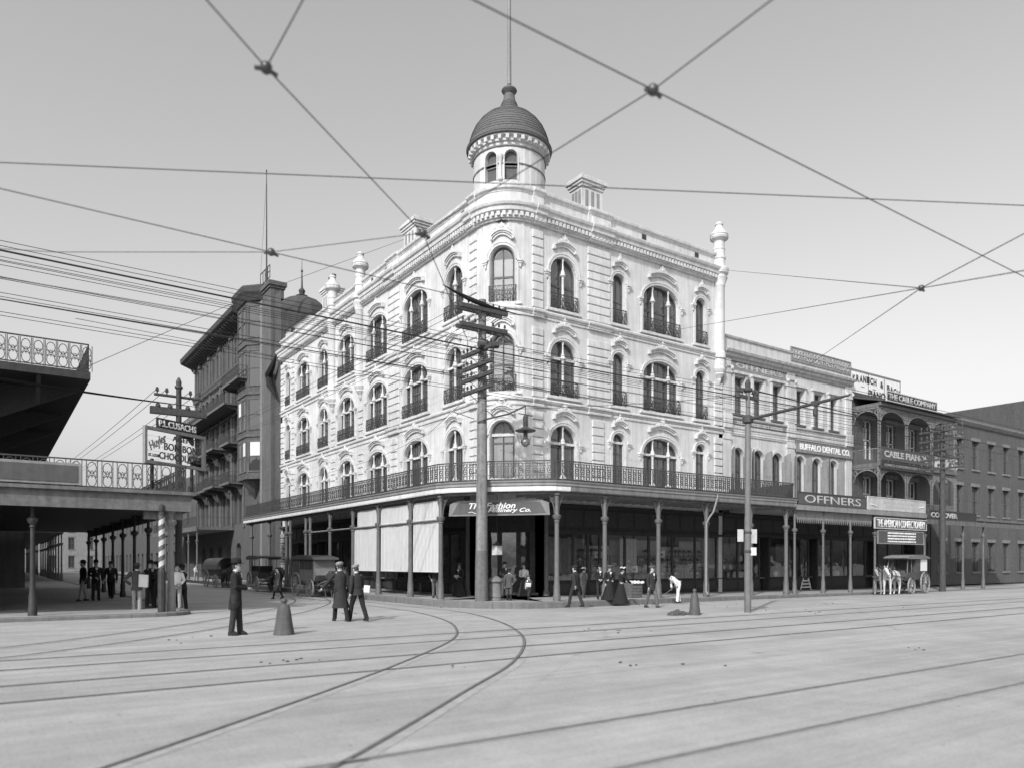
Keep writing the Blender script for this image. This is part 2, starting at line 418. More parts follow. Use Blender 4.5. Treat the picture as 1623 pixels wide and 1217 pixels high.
def rail(P, wd=.11, old=False):
    bed = MB(); bed.add(*strip(P, -.005-(wd-.11)/2, wd, lambda x,y: gz(x,y)+.004))
    o = tag(put('track_bed', bed.mesh('track_bed','rail_bed'), None, (0,0,0)), kind='structure')
    a = MB(); a.add(*strip(P, .018, .034, lambda x,y: gz(x,y)+.009)); sub('rail_head', a, 'rail_old' if old else 'rail_steel', o)
    b = MB(); b.add(*strip(P, -.022, .024, lambda x,y: gz(x,y)+.0075)); sub('rail_groove', b, 'rail_steel' if old else 'letter_dark', o)
RY = (-13.1,-14.5,-16.35,-17.85,-22.7,-24.15)
for yy in RY: rail([Vector((x,yy)) for x in [-90+4*i for i in range(60)]], .11, yy < -20)
TB = smooth_path([(-21,-23.9),(-18.2,-21.5),(-15.6,-19.2),(-13.4,-17.1),(-11.05,-14.6),(-9.6,-12.4),(-8.3,-9.6),(-7.3,-6.),(-6.75,-2.),(-6.6,4),(-6.6,14),(-6.6,40),(-6.6,110)])
TC = smooth_path([(-19.8,-25.2),(-16.8,-22.7),(-14.1,-20.25),(-12.0,-18.3),(-9.95,-15.8),(-8.35,-13.2),(-7.0,-10.2),(-5.9,-6.6),(-5.3,-2.4),(-5.1,4),(-5.1,14),(-5.1,40),(-5.1,110)])
TA = smooth_path([(-40,-17.6),(-28,-16),(-22,-14.2),(-17.85,-11.7),(-13.6,-7.6),(-10.35,-3.4),(-7.9,.8),(-6.3,4.8),(-5.35,9),(-5.06,16)])
TD = smooth_path([(-40,-16.1),(-28,-14.5),(-22.6,-12.8),(-18.8,-10.5),(-14.7,-6.5),(-11.55,-2.4),(-9.2,1.6),(-7.7,5.4),(-6.85,9.4),(-6.56,16)])
for t in (TB,TC,TA,TD): rail(t, .22)

# ================================================================ WHITE CORNER BUILDING
RAD = 1.844
Z_SC2, Z_SC1, Z_DEN, Z_COR, Z_PAR = 9.27, 13.5, 17.75, 18.5, 19.42
UEND, VEND = 15.55, 31.4
CB = root('corner_building', 'white four storey stucco corner building with round domed turret and iron gallery', 'building', (0,0,0))
def bend(x, y, z, R=RAD, c=(RAD,RAD), th0=R_(225)):
    th = th0+x/R; r = R-y; return (c[0]+r*math.cos(th), c[1]+r*math.sin(th), z)
def archp(w_, h, rise, n=14): return [(-w_/2*math.cos(PI*i/n), h-rise+rise*math.sin(PI*i/n)) for i in range(n+1)]
def wall_flat(mb, a0, a1, z0, z1, ops, depth=.34, y=0., n=14):
    """wall in local (a, inward y, z) with arched or square openings [(centre,width,sill,crown,rise)]"""
    ops = sorted(ops); cur = a0
    def Q(xa,za,xb,zb):
        if xb-xa > 1e-5 and zb-za > 1e-5: mb.add([(xa,y,za),(xb,y,za),(xb,y,zb),(xa,y,zb)], [(0,1,2,3)])
    def cols(xa, xb, f):                      # subdivide so a bend stays round
        k = max(1, int((xb-xa)/.35)) if f else 1
        for i in range(k): yield xa+(xb-xa)*i/k, xa+(xb-xa)*(i+1)/k
    for (c,w_,s_,cr,ri) in ops:
        l, r = c-w_/2, c+w_/2
        for xa,xb in cols(cur,l,True): Q(xa,z0,xb,z1)
        P = [(c+p[0],p[1]) for p in (archp(w_,cr,ri,n) if ri > .01 else [(-w_/2,cr),(w_/2,cr)])]
        for i in range(len(P)-1):
            Q(P[i][0],z0,P[i+1][0],s_)
            mb.add([(P[i][0],y,P[i][1]),(P[i+1][0],y,P[i+1][1]),(P[i+1][0],y,z1),(P[i][0],y,z1)], [(0,1,2,3)])
        O = [(l,s_)]+P+[(r,s_)]
        for i in range(len(O)):
            p, q = O[i], O[(i+1)%len(O)]
            mb.add([(p[0],y,p[1]),(q[0],y,q[1]),(q[0],y+depth,q[1]),(p[0],y+depth,p[1])], [(0,1,2,3)])
        cur = r
    for xa,xb in cols(cur,a1,True): Q(xa,z0,xb,z1)
FL = [(5.7,8.38,'f2'),(9.77,12.5,'f3'),(13.97,16.57,'f4')]
ZB = [(4.6,Z_SC2),(Z_SC2,Z_SC1),(Z_SC1,Z_COR-.1)]
RO = [(3.8,1.64),(7.45,.86),(10.55,2.72),(13.7,.84)]
LO = [(4.04,1.72),(8.22,2.86),(13.2,2.78),(17.95,2.62),(22.07,1.78),(26.15,2.7),(29.65,.96)]
def rise_of(w_): return min(w_/2, .86)
wr = MB(); wl = MB(); wc = MB()
for (zb0,zb1),(s_,cr,_) in zip(ZB, FL):
    wall_flat(wr, RAD, UEND, zb0, zb1, [(c,w_,s_,cr,rise_of(w_)) for c,w_ in RO])
    k = len(wl.v); wall_flat(wl, -VEND, -RAD, zb0, zb1, [(-c,w_,s_,cr,rise_of(w_)) for c,w_ in LO]); wl.map(lambda x,y,z: (y,-x,z), k)
    k = len(wc.v); wall_flat(wc, -RAD*PI/4, RAD*PI/4, zb0, zb1, [(0,1.22,s_,cr,.61)]); wc.map(bend, k)
part('wall', wr, 'plaster', CB); part('wall', wl, 'plaster', CB); part('wall', wc, 'plaster', CB, 1)
part('party_wall', MB().box(UEND-.3,UEND-.002,.0,14,0,Z_PAR-.1), 'plaster', CB); part('party_wall', MB().box(.0,14,VEND-.3,VEND-.002,0,Z_PAR-.1), 'plaster', CB)
inn = MB()                                    # dark rooms behind the sashes
inn.add([(RAD+.3,1.5,4.6),(UEND-.3,1.5,4.6),(UEND-.3,1.5,19),(RAD+.3,1.5,19)],[(0,1,2,3)])
inn.add([(1.5,RAD+.3,4.6),(1.5,VEND-.3,4.6),(1.5,VEND-.3,19),(1.5,RAD+.3,19)],[(0,1,2,3)])
inn.add([(RAD+1,1.2,4.6),(1.2,RAD+1,4.6),(1.2,RAD+1,19),(RAD+1,1.2,19)],[(0,1,2,3)])
for z in (5.3,9.3,13.5,17.7): inn.add([(.34,.34,z),(UEND,.34,z),(UEND,1.6,z),(1.6,1.6,z),(1.6,VEND,z),(.34,VEND,z)],[(0,1,2,3,4,5)])
for u in (1.9,5.9,8.6,12.6): inn.add([(u,.4,4.6),(u,1.5,4.6),(u,1.5,19),(u,.4,19)],[(0,1,2,3)])
for v in (1.9,6.,10.9,15.5,20.2,24,28.4): inn.add([(.4,v,4.6),(1.5,v,4.6),(1.5,v,19),(.4,v,19)],[(0,1,2,3)])
part('inner_partition', inn, 'interior', CB)
part('roof', MB().add([(.3,.3,18.3),(UEND-.1,.3,18.3),(UEND-.1,14,18.3),(14,VEND-.1,18.3),(.3,VEND-.1,18.3)],[(0,1,2,3,4)]), 'roof_dark', CB)
# ---- windows
def zarch(x, w_, h, rise): q = max(0, 1-(2*x/w_)**2); return h-rise+rise*math.sqrt(q)
def win_parts(w_, h, fl, kind, corner=False):
    """returns dict name -> [(MB, material, smooth)] in window coordinates"""
    r = rise_of(w_) if not corner else w_/2; sp = h-r; P = {}
    lights = {1:1, 2:2, 3:3}[kind]
    ed = [-w_/2, w_/2] if lights == 1 else ([-w_/2,0,w_/2] if lights == 2 else [-w_/2,-w_*.22,w_*.22,w_/2])
    fr = MB(); n = 18
    A = [(-w_/2+.001,.0)]+archp(w_-.002,h-.001,r,n)+[(w_/2-.001,.0)]
    B = [(-w_/2+.07,.07)]+archp(w_-.14,h-.07,r-.05,n)+[(w_/2-.07,.07)]
    fr.band(A, B, .20, .31)
    fr.box(-w_/2+.06,w_/2-.06,.2,.31,.0,.09)
    for x in ed[1:-1]: fr.box(x-.06,x+.06,.215,.3,.085,zarch(x,w_-.1,h,r)-.03)
    mid = (.47 if fl != 'f2' else .62)*h
    for i in range(lights):
        a, b = ed[i]+.065, ed[i+1]-.065
        fr.box(a,b,.225,.285,mid-.045,mid+.045)
        if b-a > .75 or (lights == 1 and b-a > .6): fr.box((a+b)/2-.022,(a+b)/2+.022,.24,.28,.08,zarch((a+b)/2,w_-.1,h,r)-.04)
    P['frame'] = (fr, 'sash' if fl != 'f2' else 'sash')
    P['pane'] = []
    for i in range(lights):
        a, b = ed[i]+.03, ed[i+1]-.03; pts = [(a,.26,.03),(b,.26,.03)]
        for k in range(9): x = b+(a-b)*k/8; pts.append((x,.26,max(.1,zarch(x,w_-.04,h-.02,r))))
        P['pane'].append(MB().add(pts,[tuple(range(len(pts)))]))
    su = MB()
    su.band(archp(w_+.06,h+.03,r+.03,n), archp(w_+.40,h+.20,r+.20,n), -.06, .02)
    su.band(archp(w_+.28,h+.14,r+.14,n), archp(w_+.42,h+.21,r+.21,n), -.085, -.06)
    for s_ in (-1,1):
        su.box(*sorted((s_*(w_/2+.02),s_*(w_/2+.16))),-.045,.02,0,sp-.09)
    P['surround'] = (su, 'plaster_trim')
    P['impost'] = []
    for s_ in (-1,1):
        c = s_*(w_/2+.23); mb = MB().box(c-.15,c+.15,-.15,.02,sp-.10,sp).box(c-.11,c+.11,-.11,.02,sp-.19,sp-.10).prism([(c-.08,sp-.19),(c+.08,sp-.19),(c+.02,sp-.38),(c-.02,sp-.38)],-.075,.02)
        P['impost'].append(mb)
    hw = max(.46, w_*.40) if w_ < 2.3 else w_*.36; hz = h+.30; rs = .16 if w_ < 1.2 else .24
    ho = MB()
    def cur(k, dz): return [(-k+2*k*i/12, hz+dz+rs*(1-(1-i/6)**2)) for i in range(13)]
    ho.band(cur(hw,.13), cur(hw+.02,.22), -.21, .02).band(cur(hw-.03,.06), cur(hw-.03,.135), -.155, .02).band(cur(hw-.06,-.04), cur(hw-.06,.065), -.10, .02)
    for s_ in (-1,1): ho.box(s_*hw-.05,s_*hw+.05,-.19,.02,hz-.02,hz+.14)
    P['hood_mould'] = (ho, 'plaster_trim')
    cw = .30 if w_ < 1.2 else (.44 if w_ < 2.3 else .52); cz = hz+.20+rs-.03
    o = [(-cw,cz-.03),(-cw*.9,cz+.06),(-cw*.66,cz+.09),(-cw*.58,cz+.16),(-cw*.34,cz+.17),(-cw*.27,cz+.27),(-cw*.12,cz+.29),(0,cz+.40)]
    o = o+[(-x,z) for x,z in reversed(o[:-1])]
    cr = MB().prism(o,-.15,-.09)
    for x,z,q in ((0,cz+.14,.09),(-cw*.45,cz+.05,.06),(cw*.45,cz+.05,.06)): cr.sphere((x,-.15,z),q,6,4,1,.5,1)
    P['crest'] = (cr, 'plaster_trim')
    si = MB().box(-w_/2-.26,w_/2+.26,-.14,.25,-.13,-.002)
    for x in ed[1:-1]: si.prism([(x-.2,-.0),(x+.2,-.0),(x+.12,.1),(x+.12,.2),(x-.12,.2),(x-.12,.1)],-.06,.2)
    P['sill'] = (si, 'plaster_trim')
    P['colonnette'] = []
    for x in ed[1:-1]:
        t = zarch(x,w_,h,r); mb = MB().lathe([(.11,.2),(.11,.26),(.085,.30),(.068,.34),(.062,sp-.22),(.075,sp-.2),(.06,sp-.17),(.11,sp-.08),(.15,sp-.05),(.15,sp+.02),(.10,sp+.05),(.105,sp+.13),(.05,sp+.24),(.035,t-.2),(.06,t-.13),(.06,t-.06),(.03,t+.02)],(x,.06,0),10)
        P['colonnette'].append(mb)
    if fl in ('f2',) or (fl == 'f3' and kind > 1):
        P['transom'] = (MB().box(-w_/2+.02,w_/2-.02,.12,.26,sp-.09,sp+.03), 'plaster_trim')
    if fl != 'f2':
        g = MB(); y = -.10; t = .017
        g.tube([(-w_/2-.03,y,.74),(w_/2+.03,y,.74)],.022,4).tube([(-w_/2-.03,y,.08),(w_/2+.03,y,.08)],.02,4).tube([(-w_/2,y,.56),(w_/2,y,.56)],.014,4)
        for s_ in (-1,1):
            for z in (.08,.74): g.tube([(s_*(w_/2+.03),y,z),(s_*(w_/2+.03),.04,z)],.02,4)
        k = max(2,round(w_/.27)); q = w_/k
        for i in range(k+1): g.tube([(-w_/2+q*i,y,.08),(-w_/2+q*i,y-.03,.4),(-w_/2+q*i,y,.74)],t,4)
        for i in range(k):
            c = -w_/2+q*(i+.5); g.ring((c,y-.02,.34),q*.40,t*.9,'y',10,4,1,1.25); g.ring((c,y-.01,.65),q*.24,t*.8,'y',8,4); g.ring((c,y-.02,.15),q*.2,t*.8,'y',8,4)
            g.tube([(c,y-.02,.08),(c,y-.02,.56)],t*.8,4)
        P['guard'] = (g, 'iron')
    return P
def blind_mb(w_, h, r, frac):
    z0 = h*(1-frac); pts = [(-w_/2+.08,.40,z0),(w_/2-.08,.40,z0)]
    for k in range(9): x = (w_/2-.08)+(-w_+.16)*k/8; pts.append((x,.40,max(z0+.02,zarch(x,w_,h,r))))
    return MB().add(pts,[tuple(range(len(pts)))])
WCACHE = {}
def flat_pts(mbs, fn): 
    for m_ in mbs: m_.map(fn)
def place_window(w_, h, fl, kind, parent, loc, rz, bendz=None, blind=0.):
    key = (round(w_,2),round(h,2),fl,kind)
    if bendz is None and key in WCACHE: M = WCACHE[key]
    else:
        P = win_parts(w_, h, fl, kind, bendz is not None); M = {}
        fn = (lambda x,y,z: bend(x,y,z+bendz)) if bendz is not None else None
        for k,v in P.items():
            L = v if isinstance(v,list) else [v]; ms = []
            for q in L:
                mb, m_ = q if isinstance(q,tuple) else (q, {'pane':'glass','impost':'plaster_trim','colonnette':'plaster_trim'}[k])
                if fn: mb.map(fn)
                ms.append(mb.mesh(k, m_, 1 if k in ('colonnette','surround') else False))
            M[k] = ms
        if bendz is None: WCACHE[key] = M
    o = put('window', M['frame'][0], parent, loc if bendz is None else None, rz)
    for k,ms in M.items():
        if k == 'frame': continue
        for m_ in ms: sub(k, m_, None, o)
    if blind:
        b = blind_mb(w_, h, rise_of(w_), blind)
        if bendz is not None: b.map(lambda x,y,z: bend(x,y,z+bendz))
        sub('blind', b, 'blind', o)  # in the upper corner windows this pale tone paints a sky reflection
    return o
kinds = lambda w_: 1 if w_ < 1.3 else (2 if w_ < 2.2 else 3)
BL = [0,.5,0,.62,.35,0,.7,0,.45,.55,0,.3,.8,0]
bi = 0
for (s_,cr,fl) in FL:
    for c,w_ in RO: place_window(w_, cr-s_, fl, kinds(w_), CB, (c,0,s_), 0, None, BL[bi%14]); bi += 1
    for c,w_ in LO: place_window(w_, cr-s_, fl, kinds(w_), CB, (0,c,s_), -PI/2, None, BL[bi%14]); bi += 1
    place_window(1.22, cr-s_, fl, 1, CB, None, 0, s_, .93 if fl == 'f4' else (.9 if fl == 'f3' else 0))  # upper corner blinds are added pale sheets imitating sky reflected in the panes
# lace curtains in the corner's gallery-floor window
cmb = MB()
for s_ in (-1,1):
    pts = [(s_*.05,.46,1.75),(s_*.42,.46,1.75),(s_*.36,.46,.1),(s_*.16,.46,.1),(s_*.10,.46,.9)]
    cmb.add([bend(x,y,z+5.7) for x,y,z in pts],[(0,1,2,3,4)])
part('lace_curtain', cmb, 'curtain', CB)
# ---- horizontal mouldings swept right round the corner
def path_cb(u1=UEND, v1=VEND, ext=0.):
    p = [(u1,0,0,-1),(RAD,0,0,-1)]
    for i in range(1,16): a = R_(270-90*i/16); p.append((RAD+RAD*math.cos(a),RAD+RAD*math.sin(a),math.cos(a),math.sin(a)))
    return p+[(0,RAD,-1,0),(0,v1,-1,0)]
def seg_r(a, b): return [(b,0,0,-1),(a,0,0,-1)]
def seg_l(a, b): return [(0,a,-1,0),(0,b,-1,0)]
COR = [(-.05,17.74),(.10,17.74),(.12,17.82),(.20,17.84),(.20,18.08),(.24,18.10),(.34,18.14),(.36,18.30),(.44,18.36),(.48,18.46),(.48,18.52),(.10,18.60),(-.05,18.60)]
part('cornice', MB().sweep(COR, path_cb()), 'plaster_trim', CB)
SC1 = [(-.03,13.36),(.05,13.36),(.06,13.44),(.05,13.46),(.05,13.56),(.13,13.60),(.15,13.68),(.10,13.74),(-.03,13.76)]
part('string_course', MB().sweep(SC1, path_cb()), 'plaster_trim', CB)
part('string_course', MB().sweep([(d,z-4.22) for d,z in SC1], path_cb()), 'plaster_trim', CB)
part('parapet', MB().sweep([(.02,18.58),(.02,19.12),(-.30,19.12),(-.30,18.3),(-.06,18.3),(-.06,18.58)], path_cb()), 'plaster', CB)
part('coping', MB().sweep([(.02,19.121),(.05,19.14),(.06,19.22),(.16,19.26),(.18,19.38),(.10,19.44),(-.34,19.44),(-.34,19.121)], path_cb()), 'plaster_trim', CB)
# dentil course
de = MB(); n_ = int((UEND-RAD)/.235)
for i in range(n_): u = RAD+.08+i*.235; de.box(u,u+.13,-.315,-.10,17.90,18.09)
n_ = int((VEND-RAD)/.235)
for i in range(n_): v = RAD+.08+i*.235; de.box(-.315,-.10,v,v+.13,17.90,18.09)
for i in range(12):
    k = len(de.v); a = -RAD*PI/4+.06+i*(RAD*PI/2)/12; de.box(a,a+.13,-.315,-.10,17.90,18.09); de.map(bend, k)
tag(part('dentil_course', de, 'plaster_trim', CB), kind='stuff')
# pilasters: cornice, string and parapet break forward over them, blocks below
def ressaut(seg, d0=.09):
    for nm,prof in (('cornice_break',COR),('string_break',SC1),('string_break',[(d,z-4.22) for d,z in SC1])):
        part(nm, MB().sweep([((d+d0 if d > 0 else -.02), z+.003*(1 if i < len(prof)/2 else -1)) for i,(d,z) in enumerate(prof)], seg), 'plaster_trim', CB)
    part('parapet_break', MB().sweep([(.12,18.59),(.12,19.13),(.0,19.13),(.0,18.59)], seg), 'plaster', CB)
    part('coping_break', MB().sweep([(.14,19.13),(.17,19.25),(.27,19.29),(.28,19.40),(.18,19.47),(-.2,19.47),(-.2,19.13)], seg), 'plaster_trim', CB)
PIL_R = [(1.88,2.52),(5.32,6.82)]; PIL_L = [(1.88,2.52),(10.18,11.62)]
for a,b in PIL_R: ressaut(seg_r(a,b))
for a,b in PIL_L: ressaut(seg_l(a,b))
part('parapet_panel', MB().box(5.55,6.6,-.19,-.12,18.68,19.02), 'plaster', CB)
QC = {}
def quoins(face, a, b, z0, z1, pitch=.415):
    w_ = round(b-a,3); k = (w_,)
    if k not in QC: QC[k] = MB().bbox(-w_/2,w_/2,-.075,.02,.0,pitch-.05,.025).mesh('quoin_block','plaster_trim')
    z = z0
    while z+pitch <= z1+.02:
        c = (a+b)/2
        put('quoin_block', QC[k], CB, (c,0,z+.025) if face == 'R' else (0,c,z+.025), 0 if face == 'R' else -PI/2); z += pitch
for a,b in PIL_R:
    quoins('R',a,b,13.80,17.6); quoins('R',a,b,9.58,13.25)
    quoins('R',a if b < 3 else 5.62,b if b < 3 else 6.4,5.6,9.0)
for a,b in PIL_L:
    quoins('L',a,b,13.80,17.6); quoins('L',a,b,9.58,13.25); quoins('L',a if b < 3 else 10.5,b if b < 3 else 11.25,5.6,9.0)
quoins('R',14.82,15.5,5.6,9.0); quoins('R',14.82,15.5,9.58,12.1)
for c in (15.65,20.25):
    quoins('L',c-.36,c+.36,5.6,9.0); quoins('L',c-.36,c+.36,9.58,12.0)
for a,b in ((28.2,28.85),(30.65,31.35)):
    for z0,z1 in ((5.6,9.0),(9.58,13.25),(13.8,17.6)): quoins('L',a,b,z0,z1)
# corbelled turrets that rise through the parapet
TUR = [(.03,11.95),(.10,12.05),(.14,12.2),(.12,12.24),(.24,12.42),(.30,12.5),(.27,12.56),(.37,12.72),(.39,12.80),(.32,12.84),(.32,13.36),(.37,13.40),(.37,13.7),(.32,13.76),(.315,17.5),(.35,17.55),(.33,17.62),(.46,17.95),(.48,18.0),(.40,18.05),(.40,18.16),(.52,18.24),(.55,18.5),(.50,18.58),(.34,18.62),(.335,19.05),(.38,19.1),(.38,19.2),(.33,19.24),(.32,19.60),(.345,19.63),(.345,19.7),(.315,19.73),(.305,20.1),(.36,20.16),(.50,20.24),(.53,20.34),(.49,20.42),(.52,20.46),(.46,20.6),(.30,20.78),(.20,20.95),(.19,21.05),(.23,21.07),(.23,21.16),(.16,21.22),(.02,21.24)]
for (x,y) in ((15.2,-.06),(-.06,15.6),(-.06,20.25)): part('turret', MB().lathe(TUR,(x,y,0),18), 'plaster_trim', CB, 1)
# parapet vents, chimneys
def vent(face, a, z=18.78):
    m = MB(); m.box(a-.16,a+.16,-.026,-.015,z,z+.3) if face == 'R' else m.box(-.026,-.015,a-.16,a+.16,z,z+.3)
    part('vent', m, 'letter_dark', CB)
for a in (9.25,13.35): vent('R',a)
for a in (6.8,11.95,13.9,3.2): vent('L',a)
def chimney(cx, cy, wx, wy, z1, name='chimney'):
    m = MB().box(cx-wx/2,cx+wx/2,cy-wy/2,cy+wy/2,18.4,z1-.55)
    for d,z0,z in ((.06,z1-.56,z1-.42),(.13,z1-.42,z1-.28),(.2,z1-.28,z1-.12),(.1,z1-.12,z1)): m.box(cx-wx/2-d,cx+wx/2+d,cy-wy/2-d,cy+wy/2+d,z0,z)
    o = part(name, m, 'plaster', CB)
    p = MB()
    for s_ in (-.28,0,.28): p.box(cx+s_*wx-.1,cx+s_*wx+.1,cy-wy/2-.012,cy-wy/2,19.75,z1-.72).box(cx-wx/2-.012,cx-wx/2,cy+s_*wy-.1,cy+s_*wy+.1,19.75,z1-.72)
    sub_o = part('chimney_panel', p, 'far_wall', CB); return o
chimney(6.2,1.1,1.35,.95,21.45); chimney(1.2,10.4,.95,1.5,21.5); chimney(1.1,23.3,.9,1.5,21.6)
for i,(dx,dy) in enumerate(((0,-.35),(0,.3))): part('chimney_pot', MB().lathe([(.13,21.58),(.15,21.7),(.11,21.75),(.1,22.2),(.16,22.26),(.17,22.4),(.1,22.42)],(1.1+dx,23.3+dy,0),8), 'roof_dark', CB, 1)
# ---- domed corner turret
DR = 1.76
def bendD(x,y,z): return bend(x,y,z,DR,(RAD,RAD),R_(222))
dw = MB(); wall_flat(dw, -DR*PI, DR*PI, 18.4, 21.75, [(-.50,.62,19.72,21.13,.31),(.50,.62,19.72,21.13,.31)], .22); dw.map(bendD)
TW = part('turret_drum', dw, 'plaster', CB, 1)
for c in (-.5,.5):
    p = MB().add([bendD(c+x,.16,z) for x,z in [(-.31,19.72),(.31,19.72)]+[(.31*math.cos(PI*i/8),20.82+.31*math.sin(PI*i/8)) for i in range(9)]],[tuple(range(11))])
    o = sub('turret_window', p, 'sign_mid', TW)
    f = MB().band([(c-.31,19.72)]+[(c+x,z) for x,z in archp(.62,21.13,.31)]+[(c+.31,19.72)],[(c-.36,19.72)]+[(c+x,z) for x,z in archp(.72,21.18,.36)]+[(c+.36,19.72)],-.04,.05); f.box(c-.31,c+.31,.1,.15,20.40,20.44); f.map(bendD)
    sub('window_surround', f, 'plaster_trim', TW)
bx_,by_,_ = bendD(0,-.02,0)
sub('colonnette', MB().lathe([(.12,19.72),(.12,19.8),(.075,19.84),(.07,20.6),(.12,20.72),(.15,20.8),(.15,20.88)],(bx_,by_,0),10), 'plaster_trim', TW, 1)
for prof in ([(1.74,20.48),(1.79,20.48),(1.80,20.54),(1.74,20.55)],[(1.74,21.28),(1.82,21.30),(1.82,21.36),(1.74,21.38)]):
    sub('moulding', MB().lathe(prof+[prof[0]],(RAD,RAD,0),48), 'stone_grey', TW)
part('turret_cornice', MB().lathe([(1.76,21.52),(1.84,21.55),(1.84,21.72),(2.0,21.76),(2.0,21.82),(1.7,21.84)],(RAD,RAD,0),48), 'plaster_trim', CB, 1)
bk = MB()
for i in range(34):
    a = 2*PI*i/34; k = len(bk.v); bk.box(-.07,.07,-.20,.02,21.56,21.75); bk.map(lambda x,y,z: bend(x,y,z,1.82,(RAD,RAD),a), k)
tag(part('bracket_course', bk, 'plaster_trim', CB), kind='stuff')
DOM = [(1.98,21.80),(2.10,21.84),(2.11,21.92),(2.03,22.02),(1.99,22.1),(1.95,22.35),(1.86,22.62),(1.72,22.92),(1.52,23.2),(1.26,23.46),(.98,23.64),(.76,23.76),(.62,23.88),(.50,24.04),(.41,24.22),(.335,24.42),(.285,24.62),(.27,24.74)]
dm = MB().lathe(DOM,(RAD,RAD,0),48)
DO = part('dome', dm, 'dome_slate', CB, 1)
for i in range(2,15):                          # courses of slates show as thin steps
    (r0,z0),(r1,z1) = DOM[i],DOM[i+1]
    for t in (0.,.5):
        r = r0+(r1-r0)*t; z = z0+(z1-z0)*t; sub('slate_course', MB().lathe([(r+.004,z),(r+.018,z+.004),(r+.004,z+.035)],(RAD,RAD,0),48), 'dome_slate', DO)
sub('finial', MB().lathe([(.25,24.72),(.24,24.80),(.36,24.92),(.39,24.98),(.36,25.05),(.2,25.12),(.10,25.24),(.09,25.4)],(RAD,RAD,0),16), 'dome_slate', DO, 1)
part('flagpole', MB().lathe([(.11,25.3),(.09,28),(.07,33.5),(.045,36.8),(.09,36.85),(.09,37.0),(.02,37.05)],(RAD,RAD,0),10), 'iron_grey', CB, 1)
# ================================================================ IRON GALLERY OF THE CORNER BUILDING
GP = [(16.05,-4.45,0,-1),(.55,-4.45,0,-1),(-.12,-4.34,-.34,-.94),(-.6,-4.02,-.62,-.78),(-1.6,-3.02,-.72,-.69),(-2.6,-1.98,-.74,-.67),(-3.22,-1.1,-.88,-.47),(-3.46,-.4,-.97,-.24),(-3.5,.35,-1,0),(-3.5,29.2,-1,0)]
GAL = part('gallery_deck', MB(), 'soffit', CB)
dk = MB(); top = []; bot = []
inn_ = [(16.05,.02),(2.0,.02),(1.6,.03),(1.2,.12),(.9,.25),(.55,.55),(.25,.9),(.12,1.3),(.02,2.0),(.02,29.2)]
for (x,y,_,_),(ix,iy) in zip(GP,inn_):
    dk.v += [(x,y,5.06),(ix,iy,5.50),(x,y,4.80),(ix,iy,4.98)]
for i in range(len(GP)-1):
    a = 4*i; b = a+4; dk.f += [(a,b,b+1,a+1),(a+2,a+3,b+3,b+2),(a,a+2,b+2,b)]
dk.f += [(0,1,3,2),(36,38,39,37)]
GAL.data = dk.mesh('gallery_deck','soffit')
FAS = [(-.02,4.66),(.05,4.66),(.07,4.70),(.07,4.83),(.045,4.855),(-.02,4.855)]
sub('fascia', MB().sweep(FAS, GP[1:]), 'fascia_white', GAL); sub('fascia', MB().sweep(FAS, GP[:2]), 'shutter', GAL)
sub('gutter', MB().sweep([(-.02,4.857),(.06,4.857),(.10,4.90),(.10,4.99),(.15,5.03),(.17,5.09),(.13,5.12),(-.02,5.12)], GP), 'fascia_grey', GAL)
sub('deck_beam', MB().sweep([(-.35,4.55),(-.15,4.55),(-.15,4.82),(-.35,4.82)], GP), 'wood_mid', GAL)
sub('drip_edge', MB().sweep([(.13,5.118),(.19,5.118),(.19,5.15),(.13,5.15)], GP), 'iron', GAL)
jo = MB()
for i in range(24):
    x = .9+i*.62; jo.box(x,x+.09,-4.2,-.05,4.74,4.86)
tag(sub('joists', jo, 'soffit', GAL), kind='stuff')
# cast-iron railing: one panel, repeated
rp = MB(); t = .0125
rp.tube([(-.10,0,.03),(-.10,0,.78)],t,4).tube([(.10,0,.03),(.10,0,.78)],t,4)
for z,r in ((.13,.075),(.40,.085),(.67,.075)): rp.ring((0,0,z),r,t,'y',8,4)
for z in (.265,.535): rp.ring((0,0,z),.05,t*1.2,'y',6,4)
for s_ in (-1,1):
    for z in (.265,.535): rp.tube([(s_*.10,0,z-.09),(s_*.04,0,z),(s_*.10,0,z+.09)],t,4)
rp.tube([(-.10,0,.40),(.10,0,.40)],t,4); rp.sphere((0,0,.40),.035,6,4)
for z in (.22,.58): rp.tube([(.10,0,z),(.2,0,z)],t*.8,4)
RPM = rp.mesh('railing_panel','iron')
def railing(P, z, parent, pitch=.302, posts=True, dz=.80):
    tot = 0
    for (x0,y0),(x1,y1) in zip(P,P[1:]):
        L = math.hypot(x1-x0,y1-y0); k = max(1,round(L/pitch)); a = math.atan2(y1-y0,x1-x0)
        for i in range(k):
            t_ = (i+.5)/k; put('railing_panel', RPM, parent, (x0+(x1-x0)*t_,y0+(y1-y0)*t_,z), a, (L/k/.302,1,dz/.8))
    r = MB()
    for (zz,rr) in ((z+dz,.032),(z+.03,.022),(z+dz-.10,.014)): r.tube([(x,y,zz) for x,y in P],rr,4)
    part('handrail', r, 'iron', parent)
RP = [(16.0,-4.38),(.55,-4.38),(-.15,-4.24),(-2.55,-1.95),(-3.40,-.38),(-3.43,.35),(-3.43,29.1)]
railing(RP, 5.13, CB)
for (x,y) in [(6.0,-4.38),(11.,-4.38),(-3.43,1.4),(-3.43,10),(-3.43,19),(-3.43,22),(-3.43,26)]: part('railing_post', MB().lathe([(.03,5.12),(.03,6.02),(.05,6.05),(.02,6.2),(.001,6.26)],(x,y,0),6), 'iron', CB)
part('end_railing', MB().box(15.98,16.02,-4.38,-.1,5.85,5.92).box(15.985,16.015,-4.3,-.1,5.2,5.85), 'iron', CB)
